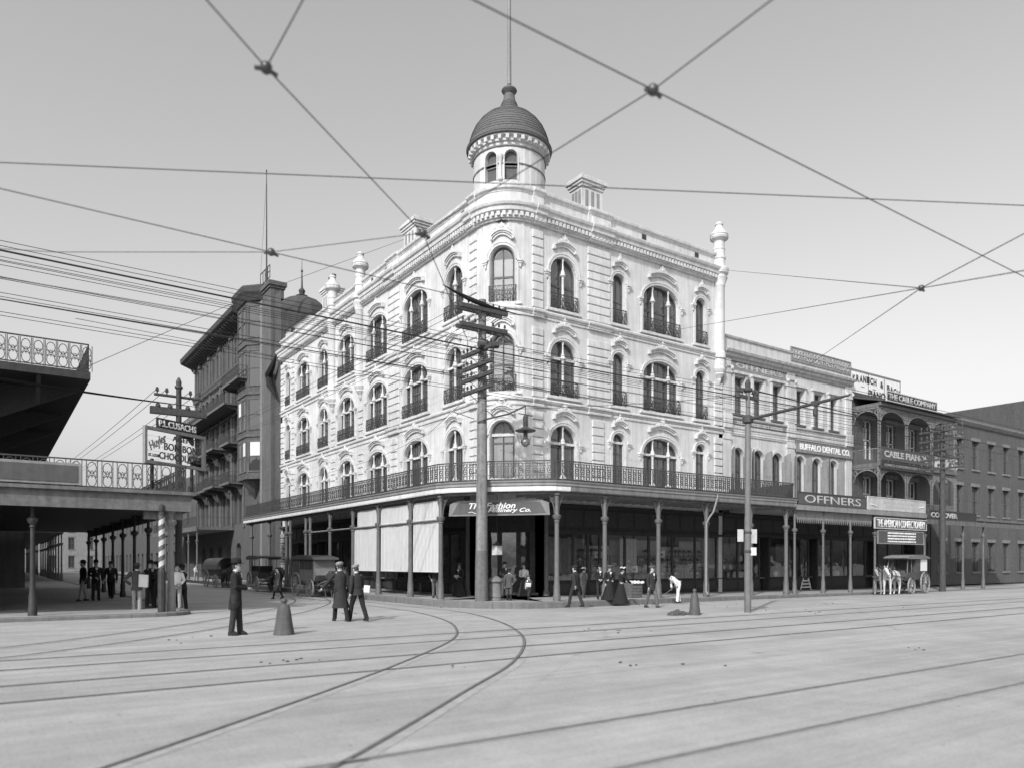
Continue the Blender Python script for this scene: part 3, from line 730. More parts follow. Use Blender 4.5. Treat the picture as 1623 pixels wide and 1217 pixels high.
# gallery columns with flaring openwork brackets
def scroll_bracket(mb, a, x, y, zt, w_=.42, h=.85):
    dx, dy = math.cos(a), math.sin(a)
    def P(s_,z): return (x+dx*s_,y+dy*s_,z)
    mb.tube([P(.10+(w_-.1)*((i/8)**2.2),zt-h+h*i/8) for i in range(9)],.026,4)
    mb.tube([P(.05,zt-.03),P(w_+.05,zt-.03)],.028,4)
    mb.tube([P(.19+.075*math.cos(2*PI*i/8),zt-.15+.075*math.sin(2*PI*i/8)) for i in range(8)],.018,4,True)
    mb.tube([P(.10,zt-.42),P(.17,zt-.26),P(.30,zt-.12)],.016,4)
def gallery_column(parent, x, y, zt=4.60, zc=3.55, r=.105, dirs=(0,PI), mat_='column_paint', z0=None, br=True):
    z0 = sz(x) if z0 is None else z0
    o = part('gallery_column', MB().lathe([(r+.055,z0-.06),(r+.055,z0+.24),(r+.035,z0+.28),(r+.035,z0+.6),(r+.02,z0+.66),(r+.01,z0+.8),(r,z0+1.1),(r-.012,zc-.16),(r+.02,zc-.14),(r-.01,zc-.08),(r+.07,zc+.02),(r+.08,zc+.12),(r+.0,zc+.16),(r-.02,zc+.2),(r-.01,zt-.12),(r+.05,zt-.08),(r+.05,zt)],(x,y,0),14), mat_, parent, 1)
    if br:
        b = MB(); bw_ = W[parent.name]
        for a in dirs: scroll_bracket(b, a, x-bw_.x, y-bw_.y, zt)
        sub('bracket', b, mat_, o)
    return o
GC_R = [.07,2.72,6.01,9.28,12.63,15.60]
for u in GC_R: gallery_column(CB, u, -4.2, dirs=(0,PI) if u > 1 else (0,R_(134)))
GC_L = [690,650,599.3,559,522.8,491.4,484.6,460,453.8,426.7,398.3]
lv = []
for px in GC_L: lv.append(onX(px,0,-3.28).y)
lv[0] = -.35
for v in lv: gallery_column(CB, -3.26, v, dirs=(PI/2,-PI/2) if v > 0 else (PI/2,R_(-46)), z0=.12)
# rainwater pipe swinging down from the gutter beside one column
part('downpipe', MB().tube([(9.62,-4.60,5.0),(9.60,-4.62,4.85),(9.3,-4.62,4.15),(9.22,-4.45,3.9),(9.06,-4.40,3.6),(9.04,-4.40,.35),(9.0,-4.55,.16)],.05,6), 'iron_grey', CB, 1)
# rail between the side-street columns and the sun curtains that hang from it
part('curtain_rail', MB().tube([(-3.27,lv[0],3.55),(-3.27,lv[5],3.55)],.045,5), 'iron_grey', CB)
def canvas(v0, v1, z0, z1, label, grp=None):
    m = MB(); n = 40; k = 6; vs = []; fs = []
    for j in range(k+1):
        for i in range(n+1):
            t_ = i/n; y = v0+(v1-v0)*t_; z = z0+(z1-z0)*j/k
            vs.append((-3.20+.010*math.sin(t_*47+j*.15)*(1-.3*j/k)+.014*math.sin(t_*9+2+j*.3), y, z))
    for j in range(k):
        for i in range(n): a = j*(n+1)+i; fs.append((a,a+1,a+n+2,a+n+1))
    m.add(vs,fs); k_ = len(vs)
    m.tube([(-3.20,v0,z0),(-3.20,v1,z0)],.03,5)
    return thing('sun_curtain', m, 'canvas', label, 'curtain', grp, 1)
for i,nm in ((0,'beside the dark shop sign'),(1,'second from the dark shop sign'),(2,'farthest from the dark shop sign')):
    a,b = lv[i]+.17, lv[i+1]-.17
    if i == 2: b = lv[3]-.08
    canvas(a,b,1.30,3.50,'long white canvas sun curtain under the gallery, '+nm)
    canvas(a,b if i < 2 else b-.4,3.60,4.42,'short white canvas strip above the curtain rail, '+nm)
# swept shop sign across the chamfered corner
p0 = Vector((-3.02,-.62)); p1 = Vector((-.12,-3.98)); L_ = (p1-p0).length; ang = math.atan2(p1.y-p0.y,p1.x-p0.x)
sg = root('shop_sign', 'long dark awning sign with pale border and white script at the corner entrance', 'sign', (p0.x,p0.y,3.7), ang)
b_ = [(.0,0),(L_,0),(L_-.05,.52),(L_-.45,.66),(.45,.66),(.05,.52)]
sub('board', MB().prism(b_,0,.05), 'sign_border', sg)
sub('panel', MB().prism([(.16,.07),(L_-.16,.07),(L_-.4,.52),(L_-.55,.57),(.55,.57),(.4,.52)],-.012,.0), 'sign_mid', sg)
for s_,wd,ht,cx,cz,sh in (('The Fashion',2.05,.26,L_*.44,.42,.35),('& Millinery Co.',2.2,.22,L_*.57,.20,.35)):
    o = sub('lettering', lettering(s_,wd,ht,'letter_white',0,sh,.018), None, sg); o.location = (cx,-.025,cz)
sub('flourish', MB().tube([(L_*.20+.04*i,-.02,.13+.035*math.sin(i*.5)) for i in range(22)],.014,4), 'letter_white', sg)
# ================================================================ SHOPFRONTS
def storefront(parent, face, a0, a1, muls, zt=3.12, zb=.84, doors=(), y=0.05, z0=.06, pane_m='glass_shop', back=2.4, zhead=4.95, tone='shop_dark'):
    """face frame (a, inward y, z) -> world; muls = positions of mullions; doors = indices of bays that are doors"""
    def tr(x,yy,z): return (x,yy,z) if face == 'R' else (yy,-x,z)
    def P(name, mb, m, par=parent, sm=False): mb.map(tr); return part(name, mb, m, par, sm)
    P('transom_band', MB().box(a0,a1,y,y+.2,zt+.08,zhead), tone)
    q = MB()
    k = max(1,int((a1-a0)/1.15))
    for i in range(k): x = a0+(a1-a0)*i/k; q.bbox(x+.06,x+(a1-a0)/k-.06,y-.03,y+.01,zt+.35,4.35,.03)
    P('transom_panel', q, 'wood_dark')
    P('shop_cornice', MB().box(a0,a1,y-.14,y+.1,zt+.08,zt+.2).box(a0,a1,y-.22,y+.1,4.42,4.56), tone)
    E_ = [a0]+list(muls)+[a1]
    for i in range(len(E_)-1):
        l, r = E_[i]+.03, E_[i+1]-.03
        if r-l < .15: continue
        if i in doors:
            f = MB().box(l,l+.1,y+.5,y+.6,z0,zt).box(r-.1,r,y+.5,y+.6,z0,zt).box(l,r,y+.5,y+.6,z0,z0+.5).box(l,r,y+.5,y+.6,2.3,2.42)
            f.box(l-.02,l+.04,y,y+.6,z0,zt).box(r-.04,r+.02,y,y+.6,z0,zt)
            o = P('door', f, 'wood_dark'); g = MB().add([(l+.1,y+.55,z0+.5),(r-.1,y+.55,z0+.5),(r-.1,y+.55,zt),(l+.1,y+.55,zt)],[(0,1,2,3)]); P('door_pane', g, pane_m, o)
        else:
            o = P('bulkhead', MB().box(l-.02,r+.02,y,y+.25,z0,zb-.06).box(l-.03,r+.03,y-.06,y+.3,zb-.06,zb), tone)
            P('bulkhead_panel', MB().bbox(l+.08,r-.08,y-.025,y+.01,z0+.16,zb-.16,.025), 'wood_dark', o)
            f = MB().box(l-.03,l+.03,y-.01,y+.09,zb,zt+.08).box(r-.03,r+.03,y-.01,y+.09,zb,zt+.08).box(l,r,y,y+.08,zt,zt+.08)
            o = P('shop_window', f, 'wood_dark')
            g = MB().add([(l+.03,y+.04,zb),(r-.03,y+.04,zb),(r-.03,y+.04,zt),(l+.03,y+.04,zt)],[(0,1,2,3)]); P('pane', g, pane_m, o)
    rm = MB().add([(a0,back,z0),(a1,back,z0),(a1,back,zhead),(a0,back,zhead)],[(0,1,2,3)]).add([(a0,y,zhead),(a1,y,zhead),(a1,back,zhead),(a0,back,zhead)],[(0,1,2,3)])
    rm.add([(a0,y+.1,z0+.02),(a1,y+.1,z0+.02),(a1,back,z0+.02),(a0,back,z0+.02)],[(0,1,2,3)])
    rm.add([(a0,y+.1,z0),(a0,back,z0),(a0,back,zhead),(a0,y+.1,zhead)],[(0,1,2,3)]).add([(a1,y+.1,z0),(a1,back,z0),(a1,back,zhead),(a1,y+.1,zhead)],[(0,1,2,3)])
    P('shop_room', rm, 'interior')
    P('display_floor', MB().box(a0+.05,a1-.05,y+.3,y+1.3,zb-.1,zb-.01), 'wood_mid')
mu = [onY(px,0,.05).x for px in (908.8,932,951,990.8,1028.7,1065.8,1102,1135.7)]
storefront(CB, 'R', 2.75, UEND-.02, mu)
Lm = [-27.6,-26,-23.4,-21.8,-19,-16.4,-13.8,-12.2,-10.6,-8.6,-6.6,-4.7]
storefront(CB, 'L', -VEND+.05, -2.75, Lm, doors=(1,3,7))
# recessed corner entrance
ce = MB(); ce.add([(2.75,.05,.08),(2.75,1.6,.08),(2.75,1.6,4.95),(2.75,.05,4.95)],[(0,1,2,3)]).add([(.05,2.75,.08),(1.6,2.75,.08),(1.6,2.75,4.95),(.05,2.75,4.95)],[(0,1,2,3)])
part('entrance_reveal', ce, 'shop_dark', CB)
e0 = Vector((2.75,.9)); e1 = Vector((.9,2.75))
def ent(s_, d=0.): p = e0+(e1-e0)*s_; n_ = Vector((-1,-1)).normalized(); return (p.x+n_.x*d,p.y+n_.y*d)
def eq(s0,s1,z0,z1,d0,d1):
    m = MB(); a,b,c,d = ent(s0,d0),ent(s1,d0),ent(s1,d1),ent(s0,d1); m.prism([a,b,c,d],z0,z1,'z'); return m
part('transom_band', eq(0,1,3.2,4.95,-.1,.1), 'shop_dark', CB)
for s0,s1 in ((0,.1),(.28,.36),(.64,.72),(.9,1.)): part('entrance_pier', eq(s0,s1,.08,3.2,-.06,.08), 'wood_dark', CB)
for s0,s1 in ((.1,.28),(.36,.64),(.72,.9)):
    o = part('door', eq(s0,s1,.08,.75,-.03,.03), 'wood_dark', CB); part('door_pane', eq(s0,s1,.75,3.2,-.005,.005), 'glass_shop', o)
part('shop_room', MB().prism([(2.75,1.6),(1.6,2.75),(4.2,4.2)],.1,.12,'z').add([(4.2,1.2,.1),(1.2,4.2,.1),(1.2,4.2,4.9),(4.2,1.2,4.9)],[(0,1,2,3)]), 'interior', CB)
for (x,y) in ((2.72,-.02),(-.02,2.72)): part('entrance_column', MB().lathe([(.16,.06),(.16,.3),(.11,.36),(.10,3.9),(.15,4.0),(.17,4.2),(.17,4.95)],(x,y,0),12), 'column_paint', CB, 1)
part('upper_lintel', MB().sweep([(-.06,4.35),(-.30,4.35),(-.30,5.0),(-.06,5.0)], path_cb()), 'plaster', CB)
part('doorstep', MB().prism([(3.2,.2),(.2,3.2),(.9,3.6),(3.6,.9)],.06,.24,'z'), 'kerb_stone', CB)

# ================================================================ OFFNER'S BUILDING (two bays)
OB = root('shop_building', 'pale two storey shop building with pilasters and grey dental signs', 'building', (15.6,0,0))
ob_hi = [(17.12,.95),(18.88,.92),(20.7,.92),(23.07,.86),(25.0,.94),(26.78,.88)]
ob_lo = [(16.95,1.05),(18.85,1.05),(20.7,1.05),(23.0,1.0),(24.82,1.0),(26.65,1.0)]
wo = MB()
wall_flat(wo, 15.56, 28.85, 4.8, 9.9, [(c,w_,5.55,8.47,w_/2) for c,w_ in ob_lo], .3, .06)
wall_flat(wo, 15.56, 28.85, 9.9, 14.9, [(c,w_,10.48,12.66,0) for c,w_ in ob_hi], .42, .06)
part('wall', wo, 'plaster_tan', OB)
part('party_wall', MB().box(28.62,28.849,.07,14,0,14.9), 'plaster_tan', OB)
part('roof', MB().box(15.6,28.6,.35,14,14.2,14.3), 'roof_dark', OB)
part('inner_partition', MB().add([(15.6,1.6,4.9),(28.6,1.6,4.9),(28.6,1.6,14.2),(15.6,1.6,14.2)],[(0,1,2,3)]).add([(15.6,.4,9.8),(28.6,.4,9.8),(28.6,1.6,9.8),(15.6,1.6,9.8)],[(0,1,2,3)]), 'interior', OB)
pth = [(28.85,.06,0,-1),(15.62,.06,0,-1)]
part('cornice', MB().sweep([(-.02,13.55),(.06,13.55),(.08,13.66),(.22,13.72),(.24,13.86),(.36,13.92),(.40,14.06),(.34,14.12),(-.02,14.16)], pth), 'cornice_lead', OB)
part('string_course', MB().sweep([(-.02,9.62),(.05,9.62),(.07,9.74),(.04,9.76),(.04,10.16),(.14,10.2),(.17,10.28),(-.02,10.34)], pth), 'plaster_tan', OB)
part('string_course', MB().sweep([(-.02,9.2),(.05,9.2),(.08,9.3),(-.02,9.32)], pth), 'plaster_tan', OB)
part('coping', MB().sweep([(-.02,14.82),(.08,14.84),(.10,14.95),(-.3,14.98),(-.3,14.82)], pth), 'cornice_lead', OB)
for a,b in ((15.66,16.3),(21.66,22.42),(28.12,28.82)):
    p = MB().box(a,b,-.04,.07,5.2,13.54).box(a-.04,b+.04,-.08,.07,8.9,9.15).box(a-.05,b+.05,-.09,.07,12.75,12.95).box(a-.02,b+.02,-.14,.07,9.58,10.36).box(a+.1,b-.1,-.07,.07,10.5,12.6)
    o = part('pilaster', p, 'plaster_tan', OB)
    c_ = MB()
    for x in (a,b): c_.sphere((x,-.1,13.05),.12,8,5)
    part('pilaster_volute', c_.box(a-.06,b+.06,-.12,.02,13.12,13.25), 'plaster_tan', o)
for c,w_ in ob_hi:
    f = MB().box(c-w_/2,c-w_/2+.07,.32,.42,10.48,12.66).box(c+w_/2-.07,c+w_/2,.32,.42,10.48,12.66).box(c-w_/2,c+w_/2,.32,.42,12.58,12.66).box(c-w_/2,c+w_/2,.34,.40,11.55,11.63).box(c-.02,c+.02,.35,.39,10.5,12.6).box(c-w_/2-.1,c+w_/2+.1,-.06,.2,10.36,10.475)
    o = part('window', f, 'sash', OB); part('pane', MB().add([(c-w_/2,.38,10.48),(c+w_/2,.38,10.48),(c+w_/2,.38,12.66),(c-w_/2,.38,12.66)],[(0,1,2,3)]), 'glass', o)
    part('jamb_moulding', MB().box(c-w_/2-.18,c-w_/2-.02,-.03,.06,10.48,12.8).box(c+w_/2+.02,c+w_/2+.18,-.03,.06,10.48,12.8).box(c-w_/2-.25,c+w_/2+.25,-.12,.06,12.8,12.95), 'plaster_tan', o)
for c,w_ in ob_lo:
    f = MB().band([(c-w_/2,5.55)]+[(c+x,z) for x,z in archp(w_,8.47,w_/2)]+[(c+w_/2,5.55)],[(c-w_/2+.06,5.6)]+[(c+x,z) for x,z in archp(w_-.12,8.41,w_/2-.06)]+[(c+w_/2-.06,5.6)],.24,.32).box(c-w_/2,c+w_/2,.25,.31,7.1,7.18).box(c-.02,c+.02,.25,.3,5.6,8.3)
    o = part('window', f, 'sash', OB)
    part('pane', MB().add([(c+x,.29,z) for x,z in [(-w_/2,5.55)]+archp(w_,8.47,w_/2)+[(w_/2,5.55)]],[tuple(range(17))]), 'glass', o)
    part('surround', MB().band([(c+x,z) for x,z in archp(w_+.04,8.49,w_/2+.02)],[(c+x,z) for x,z in archp(w_+.34,8.64,w_/2+.17)],-.03,.07), 'plaster_tan', o)
    for s_ in (-1,1):                        # arched leaf of a louvred shutter, swung out from the jamb
        k = MB(); hw = w_/2-.01
        pts = [(0,0),(hw,0),(hw,2.92)]+[(hw-hw*math.sin(PI/2*i/6),2.42+.5*math.cos(PI/2*i/6)) for i in range(1,7)]
        k.prism(pts,-.02,.02)
        for z0,z1 in ((.1,1.2),(1.35,2.35)): k.box(.07,hw-.07,-.032,.032,z0,z1)
        ph = R_(52)+random.uniform(-.25,.25); dx_, dy_ = s_*math.cos(ph), -math.sin(ph)
        k.map(lambda x,y,z: (c+s_*(w_/2+.02)+dx_*x-dy_*y, .05+dy_*x+dx_*y, 5.55+z))
        part('shutter', k, 'shutter', o)
def sign(name, label, a0, a1, z0, z1, y, text, board='sign_dark', letter='letter_white', th=.06, frame=None, tw=.9, tht=.62, shear=0., bold=.02, x_off=0., cat='sign', tz=0.):
    o = root(name, label, cat, ((a0+a1)/2,y,z0)); hw, hh = (a1-a0)/2, z1-z0
    sub('board', MB().bbox(-hw,hw,0,th,0,hh,.012), board, o)
    if frame:
        f = MB(); t = .05
        f.box(-hw-.01,hw+.01,-.02,th+.01,hh-t,hh+.012).box(-hw-.01,hw+.01,-.02,th+.01,-.012,t).box(-hw-.012,-hw+t,-.018,th+.008,t,hh-t).box(hw-t,hw+.012,-.018,th+.008,t,hh-t)
        sub('sign_frame', f, frame, o)
    for i,t in enumerate(text):
        s_, cw, ch, cx, cz = t[:5]
        l = sub('lettering', lettering(s_, cw*2*hw, ch*hh, t[5] if len(t) > 5 else letter, 0, shear, bold), None, o); l.location = (cx*2*hw, -.014, cz*hh)
    return o
sign('roof_sign', 'faded grey dental parlors board standing on the pale building\'s parapet', 22.12, 28.8, 14.42, 15.28, .02, [('BUFFALO DENTAL PARLORS',.93,.66,0,.5,'sign_tan')], 'sign_grey', frame='sign_grey', bold=.0)
sign('wall_sign', 'grey board with white lettering of a dental company over shuttered windows', 22.5, 28.75, 8.72, 9.46, -.12, [('BUFFALO DENTAL CO.',.9,.56,0,.5)], 'sign_grey', frame='stone_grey', bold=.03)
l = put('lettering', lettering("OFFNER'S",4.5,.33,'sign_tan',0,0,.02), OB, (19.05,.03,13.34)); part('frieze_board', MB().box(16.4,21.6,.035,.07,13.05,13.56), 'sign_grey', OB)
part('frieze_board', MB().box(16.4,21.6,-.0,.05,9.80,10.14), 'sign_grey', OB)
put('faded_lettering', strokes(4.4,.2,26,5).mesh('faded_lettering','sign_tan'), OB, (19.05,-.006,9.97))
storefront(OB, 'R', 15.62, 28.6, [17.0,19.0,20.0,21.9,22.4,24.0,25.0,26.6], doors=(2,6), z0=.0, zt=3.2)
# Offner's own gallery: deck, columns, valance, sign rail
dk = MB().box(16.12,29.8,-4.4,-.02,4.62,4.80); GA2 = part('gallery_deck', dk, 'soffit', OB)
part('fascia', MB().box(16.12,29.8,-4.52,-4.401,4.55,4.82), 'sign_grey', GA2)
for u in (16.28,18.9,21.6,24.2,30.05): gallery_column(OB, u, -4.25, 4.55, 3.4, .075, br=False)
va = MB(); x = 16.45
while x < 23.8:
    va.prism([(x,4.54),(x+.16,4.54),(x+.16,4.12),(x+.12,4.02),(x+.08,3.86),(x+.04,4.02),(x,4.12)],-4.27,-4.24); x += .19
va.box(16.4,23.8,-4.28,-4.23,4.42,4.56); va.box(16.4,23.8,-4.275,-4.235,4.2,4.25)
tag(part('valance', va, 'iron_grey', OB), kind='stuff')
sign('gallery_sign', 'long dark gallery sign with pale carved capital letters beside iron railing', 16.22, 22.82, 4.84, 5.52, -4.5, [("OFFNERS",.82,.62,.0,.5,'sign_tan')], 'sign_mid', frame='iron', bold=.0)
sg2 = sign('gallery_sign', 'blank tan gallery board with two white flourishes above the confectionery sign', 23.02, 29.65, 4.86, 5.62, -4.5, [], 'sign_tan', frame='sign_tan')
for k_,(zz_,ww_) in enumerate(((.50,3.6),(.26,2.8))): q_ = sub('faded_lettering', strokes(ww_,.17,22,k_), 'sign_faded', sg2); q_.location = (.1,-.004,zz_)
for cx in (-2.75,2.75): sub('flourish', MB().tube([(cx-.35+.07*i,-.02,.30+.10*(i/10)**2*(1 if cx > 0 else -1)+(.0)) for i in range(11)],.03,4), 'letter_white', sg2)
sign('hanging_sign', 'pale confectionery sign hung between the posts behind the delivery wagon', 23.85, 29.9, 3.76, 4.42, -4.45, [('THE AMERICAN CONFECTIONERY',.93,.7,0,.5,'letter_white')], 'sign_mid', frame='sign_tan', bold=.0)
hs = sign('hanging_sign', 'dark notice board of small white lines under the confectionery sign', 24.25, 29.6, 2.86, 3.66, -4.42, [], 'sign_mid', frame='sign_grey')
for k_ in range(4): q_ = sub('small_lettering', strokes(3.3,.10,44,k_+9), 'letter_white', hs); q_.location = (.05,-.008,.15+.17*k_)
for x in (-2.3,0,2.3): sub('hanger', MB().tube([(x,.03,.8),(x,.03,.95)],.02,4), 'iron', hs)

# ================================================================ PIANO COMPANY BUILDING with two-storey iron gallery
PB = root('gallery_building', 'dark brick piano shop with two tiers of lacy iron gallery', 'building', (28.9,0,0))
wp = MB(); wn = [(30.9,1.2),(33.9,1.2),(36.9,1.2)]
for z0,z1,s_,c_ in ((4.6,8.5,5.3,7.7),(8.5,13.2,8.9,11.6)): wall_flat(wp, 28.88, 39.5, z0, z1, [(c,w_,s_,c_,0) for c,w_ in wn], .25, .02)
part('wall', wp, 'brick_brown', PB)
part('party_wall', MB().box(39.2,39.498,.04,14,0,13.2).box(28.9,39.2,.4,14,13.0,13.1), 'brick_brown', PB)
part('parapet', MB().box(28.88,39.5,-.02,.35,12.95,13.35), 'brick_dark', PB)
for z0,z1,s_,c_ in ((4.6,8.5,5.3,7.7),(8.5,13.2,8.9,11.6)):
    for c,w_ in wn:
        o = part('window', MB().box(c-w_/2,c-w_/2+.08,.18,.26,s_,c_).box(c+w_/2-.08,c+w_/2,.18,.26,s_,c_).box(c-.03,c+.03,.18,.25,s_,c_).box(c-w_/2,c+w_/2,.18,.25,(s_+c_)/2-.04,(s_+c_)/2+.04).box(c-w_/2,c+w_/2,.18,.25,c_-.08,c_), 'sash_white', PB)
        part('pane', MB().add([(c-w_/2,.23,s_),(c+w_/2,.23,s_),(c+w_/2,.23,c_),(c-w_/2,.23,c_)],[(0,1,2,3)]), 'glass', o)
        part('lintel', MB().box(c-w_/2-.2,c+w_/2+.2,-.08,.03,c_+.01,c_+.3), 'stone_grey', o)
GD = -1.85
for zt in (12.2,8.25): part('gallery_deck', MB().box(28.95,39.4,GD,0,zt-.15,zt+.1).box(28.9,39.45,GD-.15,GD,zt-.1,zt+.12), 'wood_mid', PB)
part('gallery_roof', MB().prism([(GD-.35,12.32),(.0,12.9),(0,12.98),(GD-.35,12.42)],28.9,39.45,'x'), 'roof_dark', PB)
part('gallery_deck', MB().box(28.95,39.4,GD,0,4.7,4.9), 'wood_mid', PB)
def lace_post(x, z0, z1, y=GD):              # flat openwork post of cast-iron tracery
    m = MB(); m.tube([(x-.16,y,z0),(x-.16,y,z1)],.022,4).tube([(x+.16,y,z0),(x+.16,y,z1)],.022,4)
    z = z0+.17
    while z < z1-.1: m.ring((x,y,z),.13,.02,'y',8,4); m.ring((x,y,z),.05,.018,'y',6,4); z += .28
    return m
def lace_arch(m, x0, x1, zt, y=None, side=None):
    n = 10
    def P(t_,z): return (x0+(x1-x0)*t_, y, z) if side is None else (side, x0+(x1-x0)*t_, z)
    c1 = [P(i/n, zt-.95+.75*math.sin(PI*i/n)**.5 if 0 < i < n else zt-.95) for i in range(n+1)]
    m.tube(c1,.025,4); m.tube([P(0,zt-.05),P(1,zt-.05)],.03,4)
    k = max(6,int(abs(x1-x0)/.22))
    for i in range(k):
        t_ = (i+.5)/k; zz = zt-.95+.75*math.sin(PI*t_)**.5; c = P(t_,(zz+zt-.05)/2); r = (zt-.05-zz)/2
        if r > .03: m.ring(c,min(r,.16),.022,'y' if side is None else 'x',8,4)
        m.tube([P(t_,zz),P(t_,zt-.05)],.016,4)
XS = [29.0,32.45,35.9,39.35]
for z0,z1 in ((8.35,12.05),(4.9,8.1)):
    for x in XS: part('lace_post', lace_post(x,z0,z1), 'iron_grey', PB)
    la_ = MB(); lace_arch(la_, GD, -.05, z1, None, 28.98)
    part('lace_arch', la_, 'iron_grey', PB)
    for a,b in zip(XS,XS[1:]): m = MB(); lace_arch(m, a+.16, b-.16, z1, GD); part('lace_arch', m, 'iron_grey', PB)
    rr = MB()
    for x in [29.1+.14*i for i in range(74)]: rr.tube([(x,GD,z0),(x,GD,z0+.95)],.012,4)
    for yy in [GD+.14*i for i in range(13)]: rr.tube([(28.98,yy,z0),(28.98,yy,z0+.95)],.012,4)
    rr.tube([(28.98,0,z0+.95),(28.98,GD,z0+.95),(39.4,GD,z0+.95)],.03,4)
    tag(part('gallery_railing', rr, 'iron_grey', PB), kind='stuff')
sign('gallery_sign', 'dark sign naming a company along the roof of the lacy iron gallery', 29.15, 35.8, 12.36, 13.02, GD-.42, [('THE CABLE COMPANY',.94,.62,0,.5,'sign_tan')], 'sign_dark', frame='sign_tan', bold=.03)
sign('gallery_sign', 'piano sign with pale letters covering the upper iron railing', 28.95, 35.5, 8.5, 9.36, GD-.22, [('CABLE PIANOS',.86,.5,-.03,.5,'sign_tan')], 'sign_mid', bold=.03)
sign('gallery_sign', 'narrow dark music conservatory sign below the piano sign', 28.9, 35.7, 7.96, 8.42, GD-.2, [("SOWE'S CONSERVATORY OF MUSIC",.9,.42,0,.5,'sign_grey')], 'sign_dark', frame='iron')
ks = root('roof_sign', 'white piano rooftop billboard with dark curved lettering in a thin frame', 'sign', (32.05,.05,13.2))
sub('board', MB().box(-3.15,3.15,0,.05,0,1.68), 'sign_white', ks)
sub('sign_frame', MB().box(-3.17,3.17,-.04,.06,1.62,1.72).box(3.09,3.17,-.035,.055,0,1.62).box(-1.12,-1.06,-.03,.0,0,1.62).box(.98,1.04,-.03,.0,0,1.62), 'sign_grey', ks)
kt = 'KRANICH & BACH'; ph = [R_(118-56*i/(len(kt)-1)) for i in range(len(kt))]
for i,ch in enumerate(kt):
    if ch == ' ': continue
    x = -2.85+5.7*i/(len(kt)-1); z = 1.18-.42*((i/(len(kt)-1)-.32)/.68)**2
    l = sub('lettering', lettering(ch,.34,.46,'letter_dark',0,0,.02), None, ks); l.location = (x,-.018,z)
l = sub('lettering', lettering('PIANOS',2.5,.5,'letter_dark',0,0,.02), None, ks); l.location = (.2,-.018,.3)
for x in (-1.75,-.3): sub('rule', MB().box(x-.2,x+.2,-.012,0,.62,.66), 'letter_dark', ks)
storefront(PB, 'R', 29.0, 39.3, [30.6,32.2,33.6,35.6,37.4], doors=(1,4), z0=-.08, zt=3.2)
dk = MB().box(29.85,46,-4.4,GD,4.62,4.80).box(29.85,46,-4.52,-4.401,4.2,4.5); part('gallery_deck', dk, 'wood_mid', PB)
for u in (32.3,35.2,38.2): gallery_column(PB, u, -4.25, 4.6, 3.5, .075, br=False)
sign('gallery_sign', 'dark sign with pale letters on the gallery edge past the wagon', 30.2, 36.6, 4.52, 5.10, -4.5, [('CONOVER',.55,.58,-.2,.5,'sign_tan')], 'sign_dark', frame='iron', bold=.03)
# ================================================================ DARK BRICK BUILDINGS FURTHER ALONG
def plain_building(name, label, u0, u1, z1, wmat, wins, rows, yf=.0, depth=14, lint='stone_grey', trim='stone_grey', tw=1.1):
    o = root(name, label, 'building', (u0,yf,0)); m = MB(); zz = [0.]
    for (s_,c_) in rows: zz.append(c_+.5)
    zz[-1] = z1
    for i,(s_,c_) in enumerate(rows): wall_flat(m, u0, u1, zz[i], zz[i+1], [(c,tw,s_,c_,0) for c in wins], .22, yf)
    part('wall', m, wmat, o); part('side_wall', MB().box(u0+.003,u0+.25,yf+.02,yf+depth,0,z1-.02).box(u1-.25,u1-.003,yf+.02,yf+depth,0,z1-.02).box(u0+.25,u1-.25,yf+depth-.2,yf+depth,0,z1-.02), wmat, o)
    part('roof', MB().box(u0+.25,u1-.25,yf+.25,yf+depth-.2,z1-.5,z1-.4), 'roof_dark', o)
    part('cornice', MB().sweep([(-.02,z1-.35),(.1,z1-.33),(.28,z1-.1),(.3,z1+.06),(-.2,z1+.08)], [(u1,yf,0,-1),(u0,yf,0,-1)]), trim, o)
    part('inner_partition', MB().add([(u0+.3,yf+1.2,.1),(u1-.3,yf+1.2,.1),(u1-.3,yf+1.2,z1-.5),(u0+.3,yf+1.2,z1-.5)],[(0,1,2,3)]), 'interior', o)
    for (s_,c_) in rows:
        for c in wins:
            q = part('window', MB().box(c-tw/2,c-tw/2+.07,yf+.16,yf+.24,s_,c_).box(c+tw/2-.07,c+tw/2,yf+.16,yf+.24,s_,c_).box(c-.025,c+.025,yf+.17,yf+.23,s_,c_).box(c-tw/2,c+tw/2,yf+.16,yf+.24,(s_+c_)/2-.04,(s_+c_)/2+.04), 'sash', o)
            part('pane', MB().add([(c-tw/2,yf+.2,s_),(c+tw/2,yf+.2,s_),(c+tw/2,yf+.2,c_),(c-tw/2,yf+.2,c_)],[(0,1,2,3)]), 'glass', q)
            part('lintel', MB().box(c-tw/2-.15,c+tw/2+.15,yf-.07,yf+.03,c_+.005,c_+.26), lint, q)
            part('sill', MB().box(c-tw/2-.12,c+tw/2+.12,yf-.1,yf+.1,s_-.14,s_-.003), lint, q)
    return o
plain_building('brick_building', 'dark brown brick shop row with pale lintels past the iron galleries', 39.6, 58, 13.1, 'brick_brown', [41.3,44,46.8,49.6,52.4,55.4], [(1.0,3.4),(5.6,7.9),(9.3,11.6)])
plain_building('brick_building', 'tall dark brick block at the far end of the shop row', 58.2, 84, 16.5, 'brick_dark', [60+2.9*i for i in range(8)], [(1.0,3.4),(5.2,7.4),(8.8,11.0),(12.2,14.4)])
sign('price_sign', 'white board with a dark number on the brick shop row', 39.75, 43.2, 9.0, 9.8, -.25, [('25',.3,.75,.2,.5,'letter_dark')], 'sign_white')
